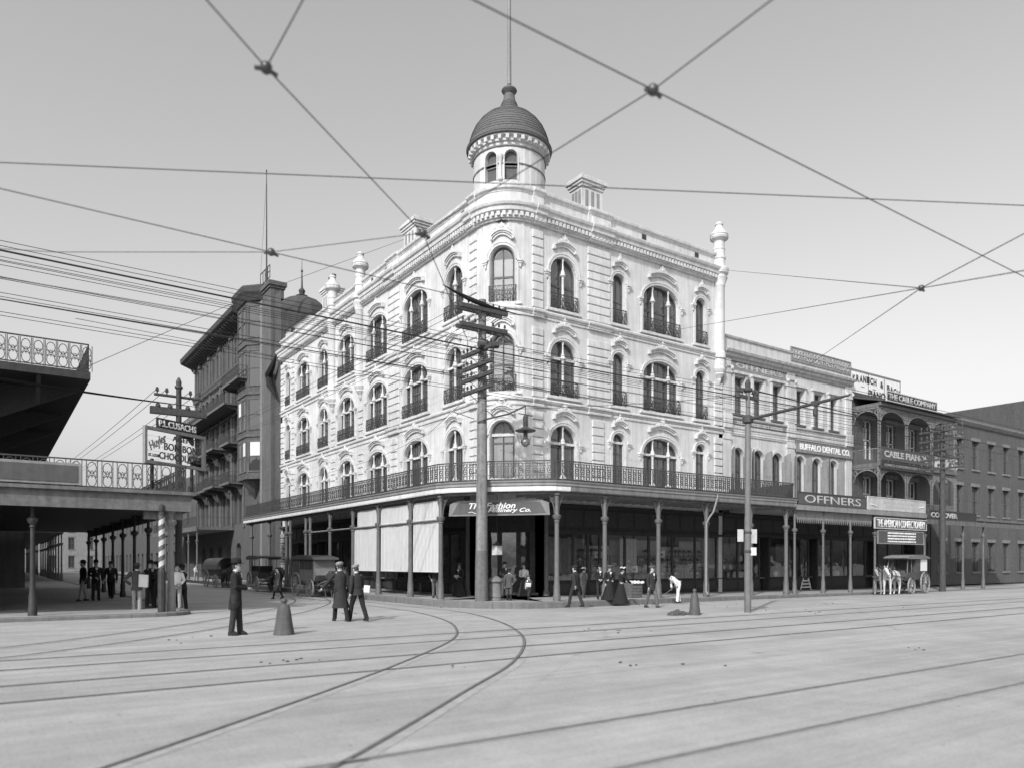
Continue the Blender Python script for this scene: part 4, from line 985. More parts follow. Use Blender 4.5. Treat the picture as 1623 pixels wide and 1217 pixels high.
# ================================================================ DARK HOTEL DOWN THE SIDE STREET
HT = root('hotel_building', 'tall dark stone hotel with bay window, deep cornice and iron balconies', 'building', (0,31.5,0))
def TL(x,y,z): return (y,-x,z)               # local facade (a=-v, inward, z) -> world on the side-street front
def hp(name, mb, m, par=None, sm=False): mb.map(TL); return part(name, mb, m, par or HT, sm)
V0, V1, VB = 31.45, 62.0, 41.2
hw_rows = [(5.4,8.4,0),(9.3,12.0,0),(12.9,15.6,0),(16.6,19.0,.45),(20.7,23.0,.38)]
hcols = [(43.2,1.0),(44.9,1.0),(47.4,1.0),(49.2,1.0),(51.8,1.0),(53.6,1.0),(56.2,1.0),(58.0,1.0),(60.2,1.0)]
zz = [0.,8.9,12.5,16.1,20.0,23.6]
hm = MB()
wall_flat(hm, -V1, -V0, 0, 5.0, [(-c,1.6,.4,3.6,.5) for c in (44,47.5,51,54.5,58)], .4)
for i,(s_,c_,ri) in enumerate(hw_rows):
    wall_flat(hm, -V1, -V0, 5.0 if i == 0 else zz[i], zz[i+1], [(-c,w_*(.62 if i == 4 else 1.),s_,c_,min(ri,w_*.31 if i == 4 else ri)) for c,w_ in hcols], .35)
hp('wall', hm, 'hotel_wall')
for a,b in ((V0+.003,V0+.3),(V1-.3,V1-.003)): part('side_wall', MB().box(.02,16,a,b,0,22.0), 'hotel_wall', HT)
part('roof', MB().box(.3,16,V0+.3,V1-.3,21.6,21.8), 'roof_dark', HT)
hp('inner_partition', MB().add([(-V1,1.3,.1),(-V0,1.3,.1),(-V0,1.3,23),(-V1,1.3,23)],[(0,1,2,3)]), 'interior')
for i,(s_,c_,ri) in enumerate(hw_rows):
    for c,w_ in hcols:
        w_ = w_*(.62 if i == 4 else 1.)
        f = MB().box(-c-w_/2,-c-w_/2+.08,.2,.3,s_,c_-ri).box(-c+w_/2-.08,-c+w_/2,.2,.3,s_,c_-ri).box(-c-.03,-c+.03,.21,.29,s_,c_-.02).box(-c-w_/2,-c+w_/2,.2,.3,s_+(c_-s_)*.6,s_+(c_-s_)*.6+.09)
        o = hp('window', f, 'sash'); hp('pane', MB().add([(-c+x,.26,z) for x,z in [(-w_/2,s_)]+(archp(w_,c_,ri,8) if ri else [(-w_/2,c_),(w_/2,c_)])+[(w_/2,s_)]],[tuple(range(11 if ri else 4))]), 'glass', o)
        if i < 3: hp('surround', MB().box(-c-w_/2-.2,-c-w_/2-.03,-.06,.02,s_,c_+.02).box(-c+w_/2+.03,-c+w_/2+.2,-.06,.02,s_,c_+.02).box(-c-w_/2-.28,-c+w_/2+.28,-.18,.02,c_+.1,c_+.32), 'hotel_trim', o)
        else: hp('surround', MB().band([(-c+x,z) for x,z in archp(w_+.04,c_+.02,ri+.02,8)],[(-c+x,z) for x,z in archp(w_+.4,c_+.2,ri+.2,8)],-.07,.02).box(-c-w_/2-.2,-c-w_/2-.02,-.05,.02,s_,c_-ri).box(-c+w_/2+.02,-c+w_/2+.2,-.05,.02,s_,c_-ri), 'hotel_trim', o)
hpath = [(-.0,VB-.3,-1,0),(0,V1,-1,0)]
part('cornice', MB().sweep([(-.05,23.5),(.15,23.55),(.25,23.8),(.6,23.95),(1.25,24.2),(1.4,24.3),(1.45,24.75),(1.3,24.85),(-.05,24.9)], [(0,VB-.3,-1,0),(0,V1+1.1,-1,0)]), 'hotel_dark', HT)
bkt = MB()
for i in range(26): v = VB+.2+i*.8; bkt.prism([(-.02,23.4),(-1.15,23.98),(-1.15,24.12),(-.02,24.05)],v,v+.22,'y')
tag(part('modillion_course', bkt, 'hotel_dark', HT), kind='stuff')
part('string_course', MB().sweep([(-.02,19.75),(.2,19.78),(.34,20.0),(.4,20.2),(-.02,20.3)], hpath), 'hotel_trim', HT)
dn = MB()
for i in range(52): v = VB+.1+i*.4; dn.box(-.3,-.02,v,v+.2,19.55,19.78)
tag(part('dentil_course', dn, 'hotel_trim', HT), kind='stuff')
part('string_course', MB().sweep([(-.02,8.75),(.1,8.78),(.12,8.95),(-.02,9.0)], hpath), 'hotel_trim', HT)
for c in (42.1,46.15,50.5,54.9,59.2,61.6):
    hp('pilaster', MB().box(-c-.28,-c+.28,-.12,.02,5,19.5).box(-c-.34,-c+.34,-.2,.02,16.1,16.6).box(-c-.22,-c+.22,-.14,.02,20.35,23.1).box(-c-.36,-c+.36,-.28,.02,23.1,23.45), 'hotel_trim')
# plain end pier rising into a chimney, with a recessed strip beside it
part('end_pier', MB().box(-.35,.4,33.0,35.7,0,23.5), 'hotel_trim', HT); part('pier_edge', MB().box(-.42,-.34,35.2,35.78,0,23.8), 'stone_grey', HT)
CHM = part('chimney', MB().box(-.30,.8,33.2,35.3,23.5,24.3).box(-.40,.9,33.1,35.4,24.3,24.5).box(-.5,1.0,33.0,35.5,24.5,24.85), 'brick_brown', HT)
# polygonal bay window, four storeys, on a corbel
by0, by1, bo = 35.9, 41.0, 1.15
bay = [(0,by0),(-bo,by0+1.2),(-bo,by1-1.2),(0,by1)]
part('bay_window', MB().prism(bay+[(.2,by1),(.2,by0)],9.0,24.3,'z').lathe([(.05,7.3),(.5,7.9),(.9,8.5),(1.25,9.0)],(0,(by0+by1)/2,0),12,1,1.6), 'hotel_wall', HT)
for z in (9.0,12.6,16.2,20.4): part('bay_string', MB().sweep([(-.02,z-.12),(.1,z-.1),(.14,z+.1),(-.02,z+.14)], [(0,by0,-.3,-.95),(-bo,by0+1.2,-.93,-.36),(-bo,by1-1.2,-.93,.36),(0,by1,-.3,.95)]), 'hotel_trim', HT)
part('bay_roof', MB().sweep([(-.1,24.0),(.15,24.05),(.4,24.5),(.55,24.7),(.6,25.1),(.4,25.3),(-.6,25.4)], [(0,by0-.1,-.3,-.95),(-bo,by0+1.2,-.93,-.36),(-bo,by1-1.2,-.93,.36),(0,by1+.1,-.3,.95)]), 'hotel_dark', HT)
part('bay_cap', MB().prism([(.3,by0-.2),(-bo+.1,by0+1.1),(-bo+.1,by1-1.1),(.3,by1+.2)],25.2,25.42,'z'), 'roof_dark', HT)
for (s_,c_) in ((9.6,12.1),(13.2,15.7),(16.9,19.8),(21.0,23.6)):
    for (xa,ya),(xb,yb) in zip(bay,bay[1:]):
        d = Vector((xb-xa,yb-ya)); n_ = Vector((d.y,-d.x)).normalized(); n_ = n_ if n_.x < 0 else -n_; L = d.length; d.normalize()
        if n_.y > .3: continue
        def q(a,b,z0,z1,o): return [(xa+d.x*a+n_.x*o,ya+d.y*a+n_.y*o,z0),(xa+d.x*b+n_.x*o,ya+d.y*b+n_.y*o,z0),(xa+d.x*b+n_.x*o,ya+d.y*b+n_.y*o,z1),(xa+d.x*a+n_.x*o,ya+d.y*a+n_.y*o,z1)]
        k = 2 if L > 2 else 1
        for j in range(k):
            a0 = L*(j+.14)/k; a1 = L*(j+.86)/k
            f = MB()
            for (p,r,z0,z1) in ((a0-.1,a0,s_-.1,c_+.1),(a1,a1+.1,s_-.1,c_+.1),(a0,a1,s_-.1,s_),(a0,a1,c_,c_+.1),(a0,a1,(s_+c_)/2-.04,(s_+c_)/2+.04)):
                f.add(q(p,r,z0,z1,.0)+q(p,r,z0,z1,.07),[(4,5,6,7),(0,1,5,4),(1,2,6,5),(2,3,7,6),(3,0,4,7)])
            o = part('window', f, 'hotel_trim', HT); part('pane', MB().add(q(a0,a1,s_,c_,.012),[(0,1,2,3)]), 'glass_dark', o)
            if (s_,j) in ((9.6,0),(13.2,1)) : part('blind', MB().add(q(a0+.1,a1-.1,(s_+c_)/2,c_,.018),[(0,1,2,3)]), 'curtain', o)
# balconies with iron railings and console brackets
def balcony(v0, v1, z, d=1.4, posts=True):
    o = part('balcony', MB().box(-d,.02,v0,v1,z-.16,z).box(-d-.06,-d+.02,v0-.04,v1+.04,z-.2,z+.03), 'hotel_trim', HT)
    r = MB(); k = int((v1-v0)/.16)
    for i in range(k+1): v = v0+(v1-v0)*i/k; r.tube([(-d,v,z),(-d,v,z+.95)],.014,4)
    for i in range(int(d/.16)): x = -d+.16*i; r.tube([(x,v0,z),(x,v0,z+.95)],.014,4).tube([(x,v1,z),(x,v1,z+.95)],.014,4)
    r.tube([(0,v0,z+.95),(-d,v0,z+.95),(-d,v1,z+.95),(0,v1,z+.95)],.03,4).tube([(0,v0,z+.5),(-d,v0,z+.5),(-d,v1,z+.5),(0,v1,z+.5)],.02,4)
    r.add([(-d+.01,v0,z+.1),(-d+.01,v1,z+.1),(-d+.01,v1,z+.45),(-d+.01,v0,z+.45)],[(0,1,2,3)])
    part('balcony_railing', r, 'iron', o)
    for v in (v0+.3,v1-.5): part('balcony_bracket', MB().prism([(0,z-1.2),(-.25,z-1.1),(-.55,z-.5),(-d+.2,z-.3),(-d+.2,z-.14),(0,z-.14)],v,v+.2,'y'), 'hotel_trim', o)
balcony(42.3,63.4,16.3,1.7); balcony(36.2,41.4,20.2,1.9) if False else balcony(37,42.4,17.6,1.9)
for z in (12.75,9.1): balcony(42.0,45.3,z); balcony(46.7,50.4,z,1.7); balcony(51.3,54.6,z); balcony(55.8,59.2,z)
# street-level gallery in front of the hotel
part('gallery_deck', MB().box(-3.4,.02,45.5,68,4.85,5.1).box(-3.5,-3.38,45.4,68,4.7,5.14), 'wood_mid', HT)
g = MB()
for i in range(90): v = 45.6+i*.25; g.tube([(-3.4,v,5.1),(-3.4,v,6.05)],.016,4)
for i in range(14): g.tube([(-3.4+.25*i,45.5,5.1),(-3.4+.25*i,45.5,6.05)],.016,4)
g.tube([(0,45.5,6.05),(-3.4,45.5,6.05),(-3.4,68,6.05)],.035,4); tag(part('gallery_railing', g, 'iron', HT), kind='stuff')
for v in (45.8,49.5,53.2,57,60.8,64.6): gallery_column(HT, -3.3, v, 4.72, 3.7, .09, dirs=(PI/2,-PI/2), z0=.1)
# dark domed pavilion roof showing above the white parapet
part('pavilion_dome', MB().lathe([(2.6,22.2),(2.6,23.6),(2.5,24.2),(2.2,24.9),(1.6,25.5),(.8,25.85),(.4,25.95)],(4.2,38.6,0),12), 'roof_dark', HT)
part('dome_finial', MB().lathe([(.45,25.9),(.55,26.05),(.22,26.2),(.32,26.5),(.1,26.8),(.05,28.2),(.12,28.3),(.03,28.5),(.02,29.3)],(4.2,38.6,0),8), 'iron', HT, 1)
rg_ = part('rear_gable', MB().prism([(.35,18.4),(.35,20.3),(2.3,22.1),(9,22.4),(9,18.4)],31.30,31.40), 'plaster', CB)
part('gable_window', MB().prism([(.75,19.5),(1.15,19.5)]+[(.95+.2*math.cos(PI*i/6),20.5+.2*math.sin(PI*i/6)) for i in range(7)],31.27,31.302), 'letter_dark', rg_)
part('gable_coping', MB().prism([(.25,20.2),(.25,20.35),(2.25,22.2),(9,22.5),(9,22.4),(2.3,22.1)],31.22,31.45), 'hotel_dark', rg_)
# skeleton sign and mast on the hotel chimney
sk = MB(); zb = 24.95
for z in (zb+.25,zb+1.25): sk.tube([(-.3,33.4,z),(-.3,36.0,z)],.04,4)
for v in (33.4,34.0,34.7,35.3,36.0): sk.tube([(-.3,v,zb+.25),(-.3,v,zb+1.25)],.035,4)
sk.tube([(-.3,33.4,zb+.75),(-.3,34.7,zb+.75)],.03,4)
part('skeleton_sign', sk.tube([(-.3,34.2,24.8),(-.3,34.2,zb+.3)],.05,4), 'iron', HT)
part('mast', MB().lathe([(.07,24.8),(.05,31),(.03,34.2),(.06,34.25),(.06,34.35),(.01,34.4)],(-.3,34.3,0),6).tube([(-.3,34.3,33.8),(-.3,36.2,25.1)],.012,4), 'iron', HT)
# stone-fronted shop between, seen under the gallery end
rb = MB()
for i in range(9): rb.bbox(-31.2,-29.6,-.16,.02,.3+i*.42,.3+i*.42+.38,.05)
rb.map(TL); part('rusticated_pier', rb, 'far_wall', CB)

# ================================================================ LEFT CORNER BUILDING with its sidewalk gallery
LB = root('corner_building', 'dim left corner building with a low sidewalk gallery and upper balcony', 'building', (-19.20,.9,0))
lw = MB(); lr = [(5.0,7.2),(8.9,10.9)]
for (z0,z1),(s_,c_) in zip(((4.2,7.9),(7.9,15.8)), lr): wall_flat(lw, -60, -19.20, z0, z1, [(-21.20-3.0*i,1.2,s_,c_,.3) for i in range(13)], .25, .9)
k = len(lw.v)
for (z0,z1),(s_,c_) in zip(((4.2,7.9),(7.9,15.8)), lr): wall_flat(lw, .9, 27.8, z0, z1, [(3+3.1*i,1.2,s_,c_,.3) for i in range(8)], .25, 0)
lw.map(lambda x,y,z: (-19.20-y,x,z), k)
part('wall', lw, 'stone_grey', LB)
part('roof', MB().box(-60,-19.50,1.2,27.8,15.2,15.3), 'roof_dark', LB)
part('coping', MB().box(-60,-19.18,.65,1.2,15.7,15.9).box(-19.50,-19.18,1.2,27.8,15.7,15.9), 'stone_grey', LB)
for (s_,c_) in lr:
    for x,y,a in [(-21.20-3.0*i,.9,0) for i in range(13)]+[(-19.20,3+3.1*i,1) for i in range(8)]:
        f = MB().box(-.6,-.53,.12,.22,s_,c_-.28).box(.53,.6,.12,.22,s_,c_-.28).box(-.03,.03,.14,.2,s_,c_-.02).box(-.6,.6,.12,.22,s_+1.0,s_+1.08)
        g = MB().add([(xx,.19,z) for xx,z in [(-.6,s_)]+archp(1.2,c_,.3,8)+[(.6,s_)]],[tuple(range(11))])
        if a == 0: fn = lambda xx,yy,z: (x+xx,y+yy,z)
        else: fn = lambda xx,yy,z: (x-yy,y+xx,z)
        o = part('window', f.map(fn), 'sash_white', LB); part('pane', g.map(fn), 'glass', o)
part('inner_partition', MB().box(-60,-20.40,2.0,2.05,4.2,11.4).box(-20.45,-20.40,2.05,27.8,4.2,11.4), 'interior', LB)
# ground storey: dark shop openings between piers
for i in range(14): part('shop_pier', MB().box(-19.60-3.0*i,-19.22-3.0*i,.92,1.4,.1,4.2), 'wood_mid', LB)
for i in range(1,9): part('shop_pier', MB().box(-19.60,-19.22,1.4+3.1*i,1.8+3.1*i,.1,4.2), 'wood_mid', LB)
for i in range(13):
    x = -19.60-3.0*i; o = part('shop_window', MB().box(x-2.62,x,1.1,1.3,.1,.8).box(x-2.62,x,1.1,1.2,2.9,3.0).box(x-1.34,x-1.28,1.1,1.2,.8,2.9), 'wood_dark', LB)
    part('pane', MB().add([(x-2.6,1.15,.8),(x,1.15,.8),(x,1.15,2.9),(x-2.6,1.15,2.9)],[(0,1,2,3)]), 'glass_shop', o)
for i in range(8):
    y = 1.8+3.1*i; o = part('shop_window', MB().box(-19.60,-19.40,y,y+2.7,.1,.8).box(-19.50,-19.40,y,y+2.7,2.9,3.0).box(-19.50,-19.40,y+1.3,y+1.36,.8,2.9), 'wood_dark', LB)
    part('pane', MB().add([(-19.45,y,.8),(-19.45,y+2.7,.8),(-19.45,y+2.7,2.9),(-19.45,y,2.9)],[(0,1,2,3)]), 'glass_shop', o)
part('shop_room', MB().box(-60,-20.40,3.4,3.45,.1,4.2).box(-22.00,-21.95,3.45,27.8,.1,4.2), 'interior', LB)
# low gallery over the pavement, wrapping the corner
GX, GY = -13.95, -2.45
part('gallery_deck', MB().box(-60,GX,GY,.92,3.70,3.92).box(-19.15,GX,.92,27.8,3.70,3.92), 'wood_dark', LB)
part('fascia', MB().box(-60,GX+.12,GY-.12,GY-.002,3.36,3.88).box(-60,GX+.24,GY-.26,GY+.2,3.885,3.99).box(GX+.002,GX+.12,GY,27.8,3.36,3.88).box(GX,GX+.24,GY+.2,27.8,3.885,3.99), 'wood_mid', LB)
part('beam', MB().box(-15.2,GX-.1,GY+.1,GY+.4,3.1,3.36), 'wood_mid', LB)
for (x,y) in [(-18.2,GY+.25),(-21.5,GY+.25),(-24.8,GY+.25),(-28.1,GY+.25),(-31.4,GY+.25),(-34.7,GY+.25),(-14.2,3.2),(-14.2,6.6),(-14.2,10.),(-14.2,13.4),(-14.2,17),(-14.2,20.5),(-14.2,24.5)]:
    gallery_column(LB, x, y, 3.7, 2.9, .07, mat_='wood_dark', br=False, z0=.12)
lp = MB(); t = .016                           # ring-and-lattice panels, set with open gaps
for z,rx,rz_ in ((.62,.12,.17),(.22,.12,.17)): lp.ring((0,0,z),.001+rx,t,'y',10,4,1,rz_/rx)
for i in range(3):
    lp.tube([(-.12+.12*i,0,.32),(0+.06*i,0,.54)],t*.7,4).tube([(.12-.12*i,0,.32),(0-.06*i,0,.54)],t*.7,4)
lp.tube([(-.15,0,0),(-.15,0,.84)],t,4).tube([(.15,0,0),(.15,0,.84)],t,4)
LPM = lp.mesh('railing_panel','iron')
x = GX-.2; i = 0
while x > -30: 
    put('railing_panel', LPM, LB, (x,GY,3.99)); x -= .42; i += 1
y = GY+.3
while y < 12: put('railing_panel', LPM, LB, (GX,y,3.99), PI/2); y += .42
part('handrail', MB().tube([(-60,GY,4.84),(GX,GY,4.84),(GX,27.8,4.84)],.03,4).tube([(-60,GY,4.03),(GX,GY,4.03),(GX,27.8,4.03)],.025,4), 'iron', LB)
part('railing_notice', MB().box(-19.5,-16.95,GY-.08,GY-.03,4.05,4.7), 'sign_grey', LB)
part('railing_notice', MB().box(-19.4,-17.05,GY-.095,GY-.08,4.12,4.62), 'sign_mid', LB)
# upper balcony, its corner just in view
part('balcony', MB().box(-60,-16.5,.0-.05+.95-1.2,.92,7.75,8.0).box(-19.2,-16.5,.92,27.8,7.75,8.0), 'wood_dark', LB)
part('balcony_railing', MB().tube([(-60,-.25,8.9),(-16.55,-.25,8.9),(-16.55,27.8,8.9)],.03,4).tube([(-60,-.25,8.05),(-16.55,-.25,8.05),(-16.55,27.8,8.05)],.025,4), 'iron', LB)
y = -.1
while y < 6: put('railing_panel', LPM, LB, (-16.55,y,8.02), PI/2); y += .34
x = -16.6
while x > -22: put('railing_panel', LPM, LB, (x,-.25,8.02)); x -= .34
for yy in (2.,7.,12.): part('balcony_bracket', MB().prism([(-19.2,6.6),(-19.0,6.6),(-16.7,7.76),(-19.2,7.76)],yy,yy+.12), 'iron', LB)
for xx in (-18,-21,-24,-27): part('balcony_bracket', MB().prism([(.9,7.0),(.8,7.0),(-.15,7.76),(.9,7.76)],xx,xx+.12,'x'), 'iron', LB)
# shed-roofed dormer behind the railing
thing('rooftop_shed', MB().prism([(-16.9,5.6),(-14.6,3.95),(-14.6,3.9),(-16.9,3.9)],-1.0,.8), 'wood_mid', 'dark sloping shed roof behind the railing above the left gallery', 'shed') if False else None
# ================================================================ FURTHER BUILDINGS DOWN THE SIDE STREET (left row and the end of the view)
def side_building(name, label, x, v0, v1, z1, wmat, n, rows, gal=True, arch=.3):
    """front on x, facing +X"""
    o = root(name, label, 'building', (x,v0,0)); m = MB(); zb = [0.]+[c_+.6 for s_,c_ in rows]; zb[-1] = z1
    cs = [v0+(v1-v0)*(i+.5)/n for i in range(n)]
    for i,(s_,c_) in enumerate(rows): wall_flat(m, v0, v1, zb[i], zb[i+1], [(c,1.25,s_,c_,arch) for c in cs], .25)
    def tr(a,b,z): return (x-b,a,z)
    part('wall', m.map(tr), wmat, o)
    part('side_wall', MB().box(x-12,x-.02,v0+.003,v0+.25,0,z1-.05).box(x-12,x-.02,v1-.25,v1-.003,0,z1-.05).box(x-12,x-.1,v0+.25,v1-.25,z1-.5,z1-.4), wmat, o)
    part('cornice', MB().sweep([(-.02,z1-.3),(.3,z1-.1),(.32,z1+.05),(-.2,z1+.08)], [(x,v0,1,0),(x,v1,1,0)]), 'stone_grey', o)
    part('inner_partition', MB().box(x-1.3,x-1.25,v0+.3,v1-.3,.1,z1-.6), 'interior', o)
    for (s_,c_) in rows:
        for c in cs:
            q = part('window', MB().box(-.62,-.55,.13,.22,s_,c_-arch).box(.55,.62,.13,.22,s_,c_-arch).box(-.03,.03,.14,.2,s_,c_-.02).box(-.6,.6,.13,.21,(s_+c_)/2-.04,(s_+c_)/2+.04).map(lambda a,b,z: (x-b,c+a,z)), 'sash_white', o)
            part('pane', MB().add([(x-.19,c+a,z) for a,z in [(-.62,s_)]+(archp(1.25,c_,arch,8) if arch else [(-.62,c_),(.62,c_)])+[(.62,s_)]],[tuple(range(11 if arch else 4))]), 'glass', q)
    if gal:
        part('gallery_deck', MB().box(x-.02,x+3.2,v0+.1,v1-.1,4.3,4.5), 'wood_mid', o)
        r = MB()
        for i in range(int((v1-v0)/.3)): r.tube([(x+3.15,v0+.2+.3*i,4.5),(x+3.15,v0+.2+.3*i,5.4)],.02,4)
        for i in range(10): r.tube([(x+.3+.3*i,v0+.12,4.5),(x+.3+.3*i,v0+.12,5.4)],.02,4)
        r.tube([(x,v0+.12,5.4),(x+3.15,v0+.12,5.4),(x+3.15,v1-.1,5.4)],.03,4); tag(part('gallery_railing', r, 'iron', o), kind='stuff')
        for i in range(int((v1-v0)/3.4)+1): gallery_column(o, x+3.05, v0+.4+3.4*i, 4.3, 3.3, .07, br=False, z0=.1)
    return o
side_building('row_building', 'pale arched building beyond the left gallery down the side street', -17.4, 28.2, 46, 9.0, 'far_wall', 6, [(.5,3.3),(5.2,7.6)], False, .5)
side_building('row_building', 'grey galleried house further down the side street past the pale arches', -17.2, 46.3, 66, 12.5, 'stone_grey', 6, [(.5,3.2),(4.9,7.4),(8.6,10.9)])
side_building('row_building', 'dark gabled house near the end of the side street', -16.8, 66.3, 90, 10.2, 'hotel_wall', 7, [(.5,3.2),(5.2,7.6)])
sb = side_building('row_building', 'plain tall house closing the left row of the side street', -17.0, 90.3, 130, 13.5, 'far_wall', 10, [(.5,3.2),(4.9,7.4),(8.8,11.2)])
plain_building('row_building', 'wide distant building across the far end of the side street', -40, 14, 11.5, 'far_wall', [-36+3.4*i for i in range(14)], [(.8,3.2),(4.6,7.0),(8.2,10.2)], 150, 12)
o_ = root('row_building', 'long shadowed building beyond the dark hotel on the side street', 'building', (0,62.3,0))
m = MB(); wall_flat(m, -149, -62.3, 0, 4.6, [(-66-4*i,1.6,.3,3.2,.4) for i in range(20)], .3); wall_flat(m, -149, -62.3, 4.6, 11.8, [(-66-4*i,1.2,6.2,9.0,.3) for i in range(20)], .3)
part('wall', m.map(TL), 'hotel_wall', o_); part('roof', MB().box(.3,14,62.6,148.9,11.2,11.3), 'roof_dark', o_); part('inner_partition', MB().box(1.3,1.35,62.6,148.9,.1,11.2), 'interior', o_)
part('party_wall', MB().box(.02,14,62.32,62.6,0,11.7), 'hotel_wall', o_)
# opposite side of the main street, behind the camera: it is what the panes reflect
side_y = [(-70,-34,15,'far_wall'),(-33.6,-6,12.5,'stone_grey'),(-5.6,22,16,'far_wall'),(22.4,60,13,'brick_brown')]
for i,(a,b,h,mm) in enumerate(side_y):
    o_ = root('facing_building', ['pale','grey','white','brown'][i]+' building on the opposite side of the main street', 'building', ((a+b)/2,-64,0))
    part('wall', MB().box(a,b,-78,-64,0,h), mm, o_)
    part('cornice', MB().box(a-.1,b+.1,-64,-63.6,h-.4,h+.1), 'stone_grey', o_)
    for s_ in range(int(h/4)):
        for k in range(int((b-a)/3.2)): part('window', MB().box(a+1.2+3.2*k,a+2.4+3.2*k,-64.0,-63.96,1+4*s_,3.3+4*s_), 'letter_dark', o_)
# ================================================================ STREET FURNITURE
def insul(mb, x, y, z, s=1.4): mb.lathe([(.02*s,0),(.02*s,.07*s),(.05*s,.08*s),(.055*s,.12*s),(.04*s,.13*s),(.05*s,.16*s),(.03*s,.2*s),(.005,.21*s)],(x,y,z),6)
# tall telegraph pole at the corner
PX, PY = -2.62, -2.62; pz = .1
TP = root('telegraph_pole', 'tall weathered telegraph pole with six crossarms at the corner kerb', 'pole', (PX,PY,pz))
sub('shaft', MB().tube([(0,0,-.2),(.0,0,2.),(.015,.0,5.),(.03,.01,8.),(.05,.02,12.4)],[.27,.245,.225,.195,.155],14), 'pole_wood', TP, 1)
sub('pole_butt', MB().tube([(0,0,-.15),(0,0,1.6),(.002,0,2.1)],[.285,.262,.25],14), 'wood_mid', TP, 1)
for z,ax,L in ((11.95,'x',1.14),(11.2,'x',1.12),(10.25,'y',1.15),(9.68,'y',1.15),(9.2,'y',1.15),(8.68,'y',1.15)):
    a = MB(); ox = .2
    if ax == 'x': a.box(-L,L,-.2-.065,-.2+.065,z-.09,z+.07)
    else: a.box(-.22-.065,-.22+.065,-L,L,z-.085,z+.065)
    o = sub('crossarm', a, 'arm_wood', TP)
    if ax == 'x': sub('crossarm', MB().box(-L*.98,L*.98,.2-.06,.2+.06,z-.08,z+.06), 'arm_wood', TP)
    i_ = MB()
    for k in range(8):
        t_ = -L+.1+(2*L-.2)*k/7
        if abs(t_) < .18: continue
        insul(i_, *((t_,-.2,z+.07) if ax == 'x' else (-.22,t_,z+.065)), 1.05)
    tag(sub('insulators', i_, 'insulator', o), kind='stuff')
    b = MB()
    for s_ in (-1,1): b.tube([(s_*.62,-.19,z-.06),(0,-.17,z-.48)] if ax == 'x' else [(-.21,s_*.62,z-.06),(-.19,0,z-.48)],.016,4)
    sub('brace', b, 'iron', o)
sub('cable_sleeve', MB().tube([(-2.0,-.28,12.52),(-1.5,-.27,12.38),(-.9,-.26,12.24),(-.3,-.25,12.14),(.4,-.24,12.08),(1.1,-.24,12.06),(1.8,-.24,12.04)],[.01,.05,.085,.10,.06,.03,.01],8), 'cloth_black', TP, 1)
sub('transformer_block', MB().tube([(-.5,-.55,10.35),(.35,-.7,10.42)],.14,8), 'arm_wood', TP)
sub('lamp_bracket', MB().tube([(-.2,-.05,7.35),(.0,-.2,7.45),(1.0,-.52,7.75),(1.68,-.76,8.12)],.035,6).tube([(.1,-.2,7.85),(.5,-.35,7.55)],.02,4).tube([(-1.2,.5,7.8),(-.3,.1,7.5)],.018,4), 'iron', TP)
for z in (6.1,7.3,8.3): sub('iron_band', MB().lathe([(.235-.006*z,z),(.245-.006*z,z+.02),(.245-.006*z,z+.09),(.235-.006*z,z+.11)],(.02,0,0),14), 'iron', TP)
# arc lamp hung from it
AL = root('arc_lamp', 'hanging arc street lamp with flat hood and clear glass globe', 'street lamp', (PX+1.68,PY-.76,6.62))
sub('hanger', MB().tube([(0,0,1.62),(0,0,1.26)],.018,5).tube([(-.36,0,1.25),(.36,0,1.22)],.022,5), 'iron', AL)
sub('chimney', MB().lathe([(.07,.70),(.10,.74),(.10,1.16),(.06,1.2),(.02,1.3)],(0,0,0),12), 'iron', AL, 1)
sub('hood', MB().lathe([(.42,.55),(.43,.585),(.30,.63),(.13,.72),(.09,.76),(.08,.70),(.39,.56)],(0,0,0),18), 'iron', AL, 1)
sub('carbon_holder', MB().lathe([(.09,.34),(.09,.56),(.05,.58)],(0,0,0),10), 'iron', AL)
gl = MB().lathe([(.09,.36),(.10,.3),(.17,.2),(.21,.1),(.18,.0),(.10,-.07),(.02,-.1)],(0,0,0),14)
sub('globe', gl, 'globe_dim', AL, 1); sub('globe_wire', MB().tube([(-.24,0,.35),(-.22,0,.1),(-.06,0,-.1),(.06,0,-.1),(.22,0,.1),(.24,0,.35)],.012,4), 'iron', AL)
# trolley pole with bracket arm in the main street
QX, QY = 2.0, -12.26
TQ = root('trolley_pole', 'slim grey iron trolley pole with long bracket arm standing in the street', 'pole', (QX,QY,0))
sub('shaft', MB().tube([(0,0,-.1),(0,0,3.2),(0,0,3.25),(0,0,6.4),(0,0,6.45),(0,0,7.6)],[.115,.112,.10,.096,.075,.07],12), 'pole_paint', TQ, 1)
sub('collar', MB().lathe([(.13,6.45),(.18,6.48),(.18,6.66),(.12,6.72)],(0,0,0),12).lathe([(.10,2.68),(.13,2.7),(.13,2.76),(.10,2.78)],(0,0,0),12).lathe([(.10,2.02),(.13,2.04),(.13,2.12),(.10,2.14)],(0,0,0),12), 'iron', TQ)
sub('bracket_arm', MB().tube([(0,-.1,6.58),(.0,-3.35,6.72),(0,-3.7,6.73)],[.055,.05,.02],8), 'iron', TQ, 1)
sub('arm_clamp', MB().lathe([(.05,6.28),(.07,6.32),(.07,6.5),(.03,6.55),(.03,6.7)],(0,-2.55,0),8).box(-.06,.06,-2.66,-2.44,6.62,6.76), 'iron', TQ)
sub('pole_cap', MB().lathe([(.10,7.5),(.16,7.55),(.16,7.62),(.09,7.66),(.10,7.8),(.06,7.9),(.01,7.94)],(0,0,0),10), 'iron', TQ)
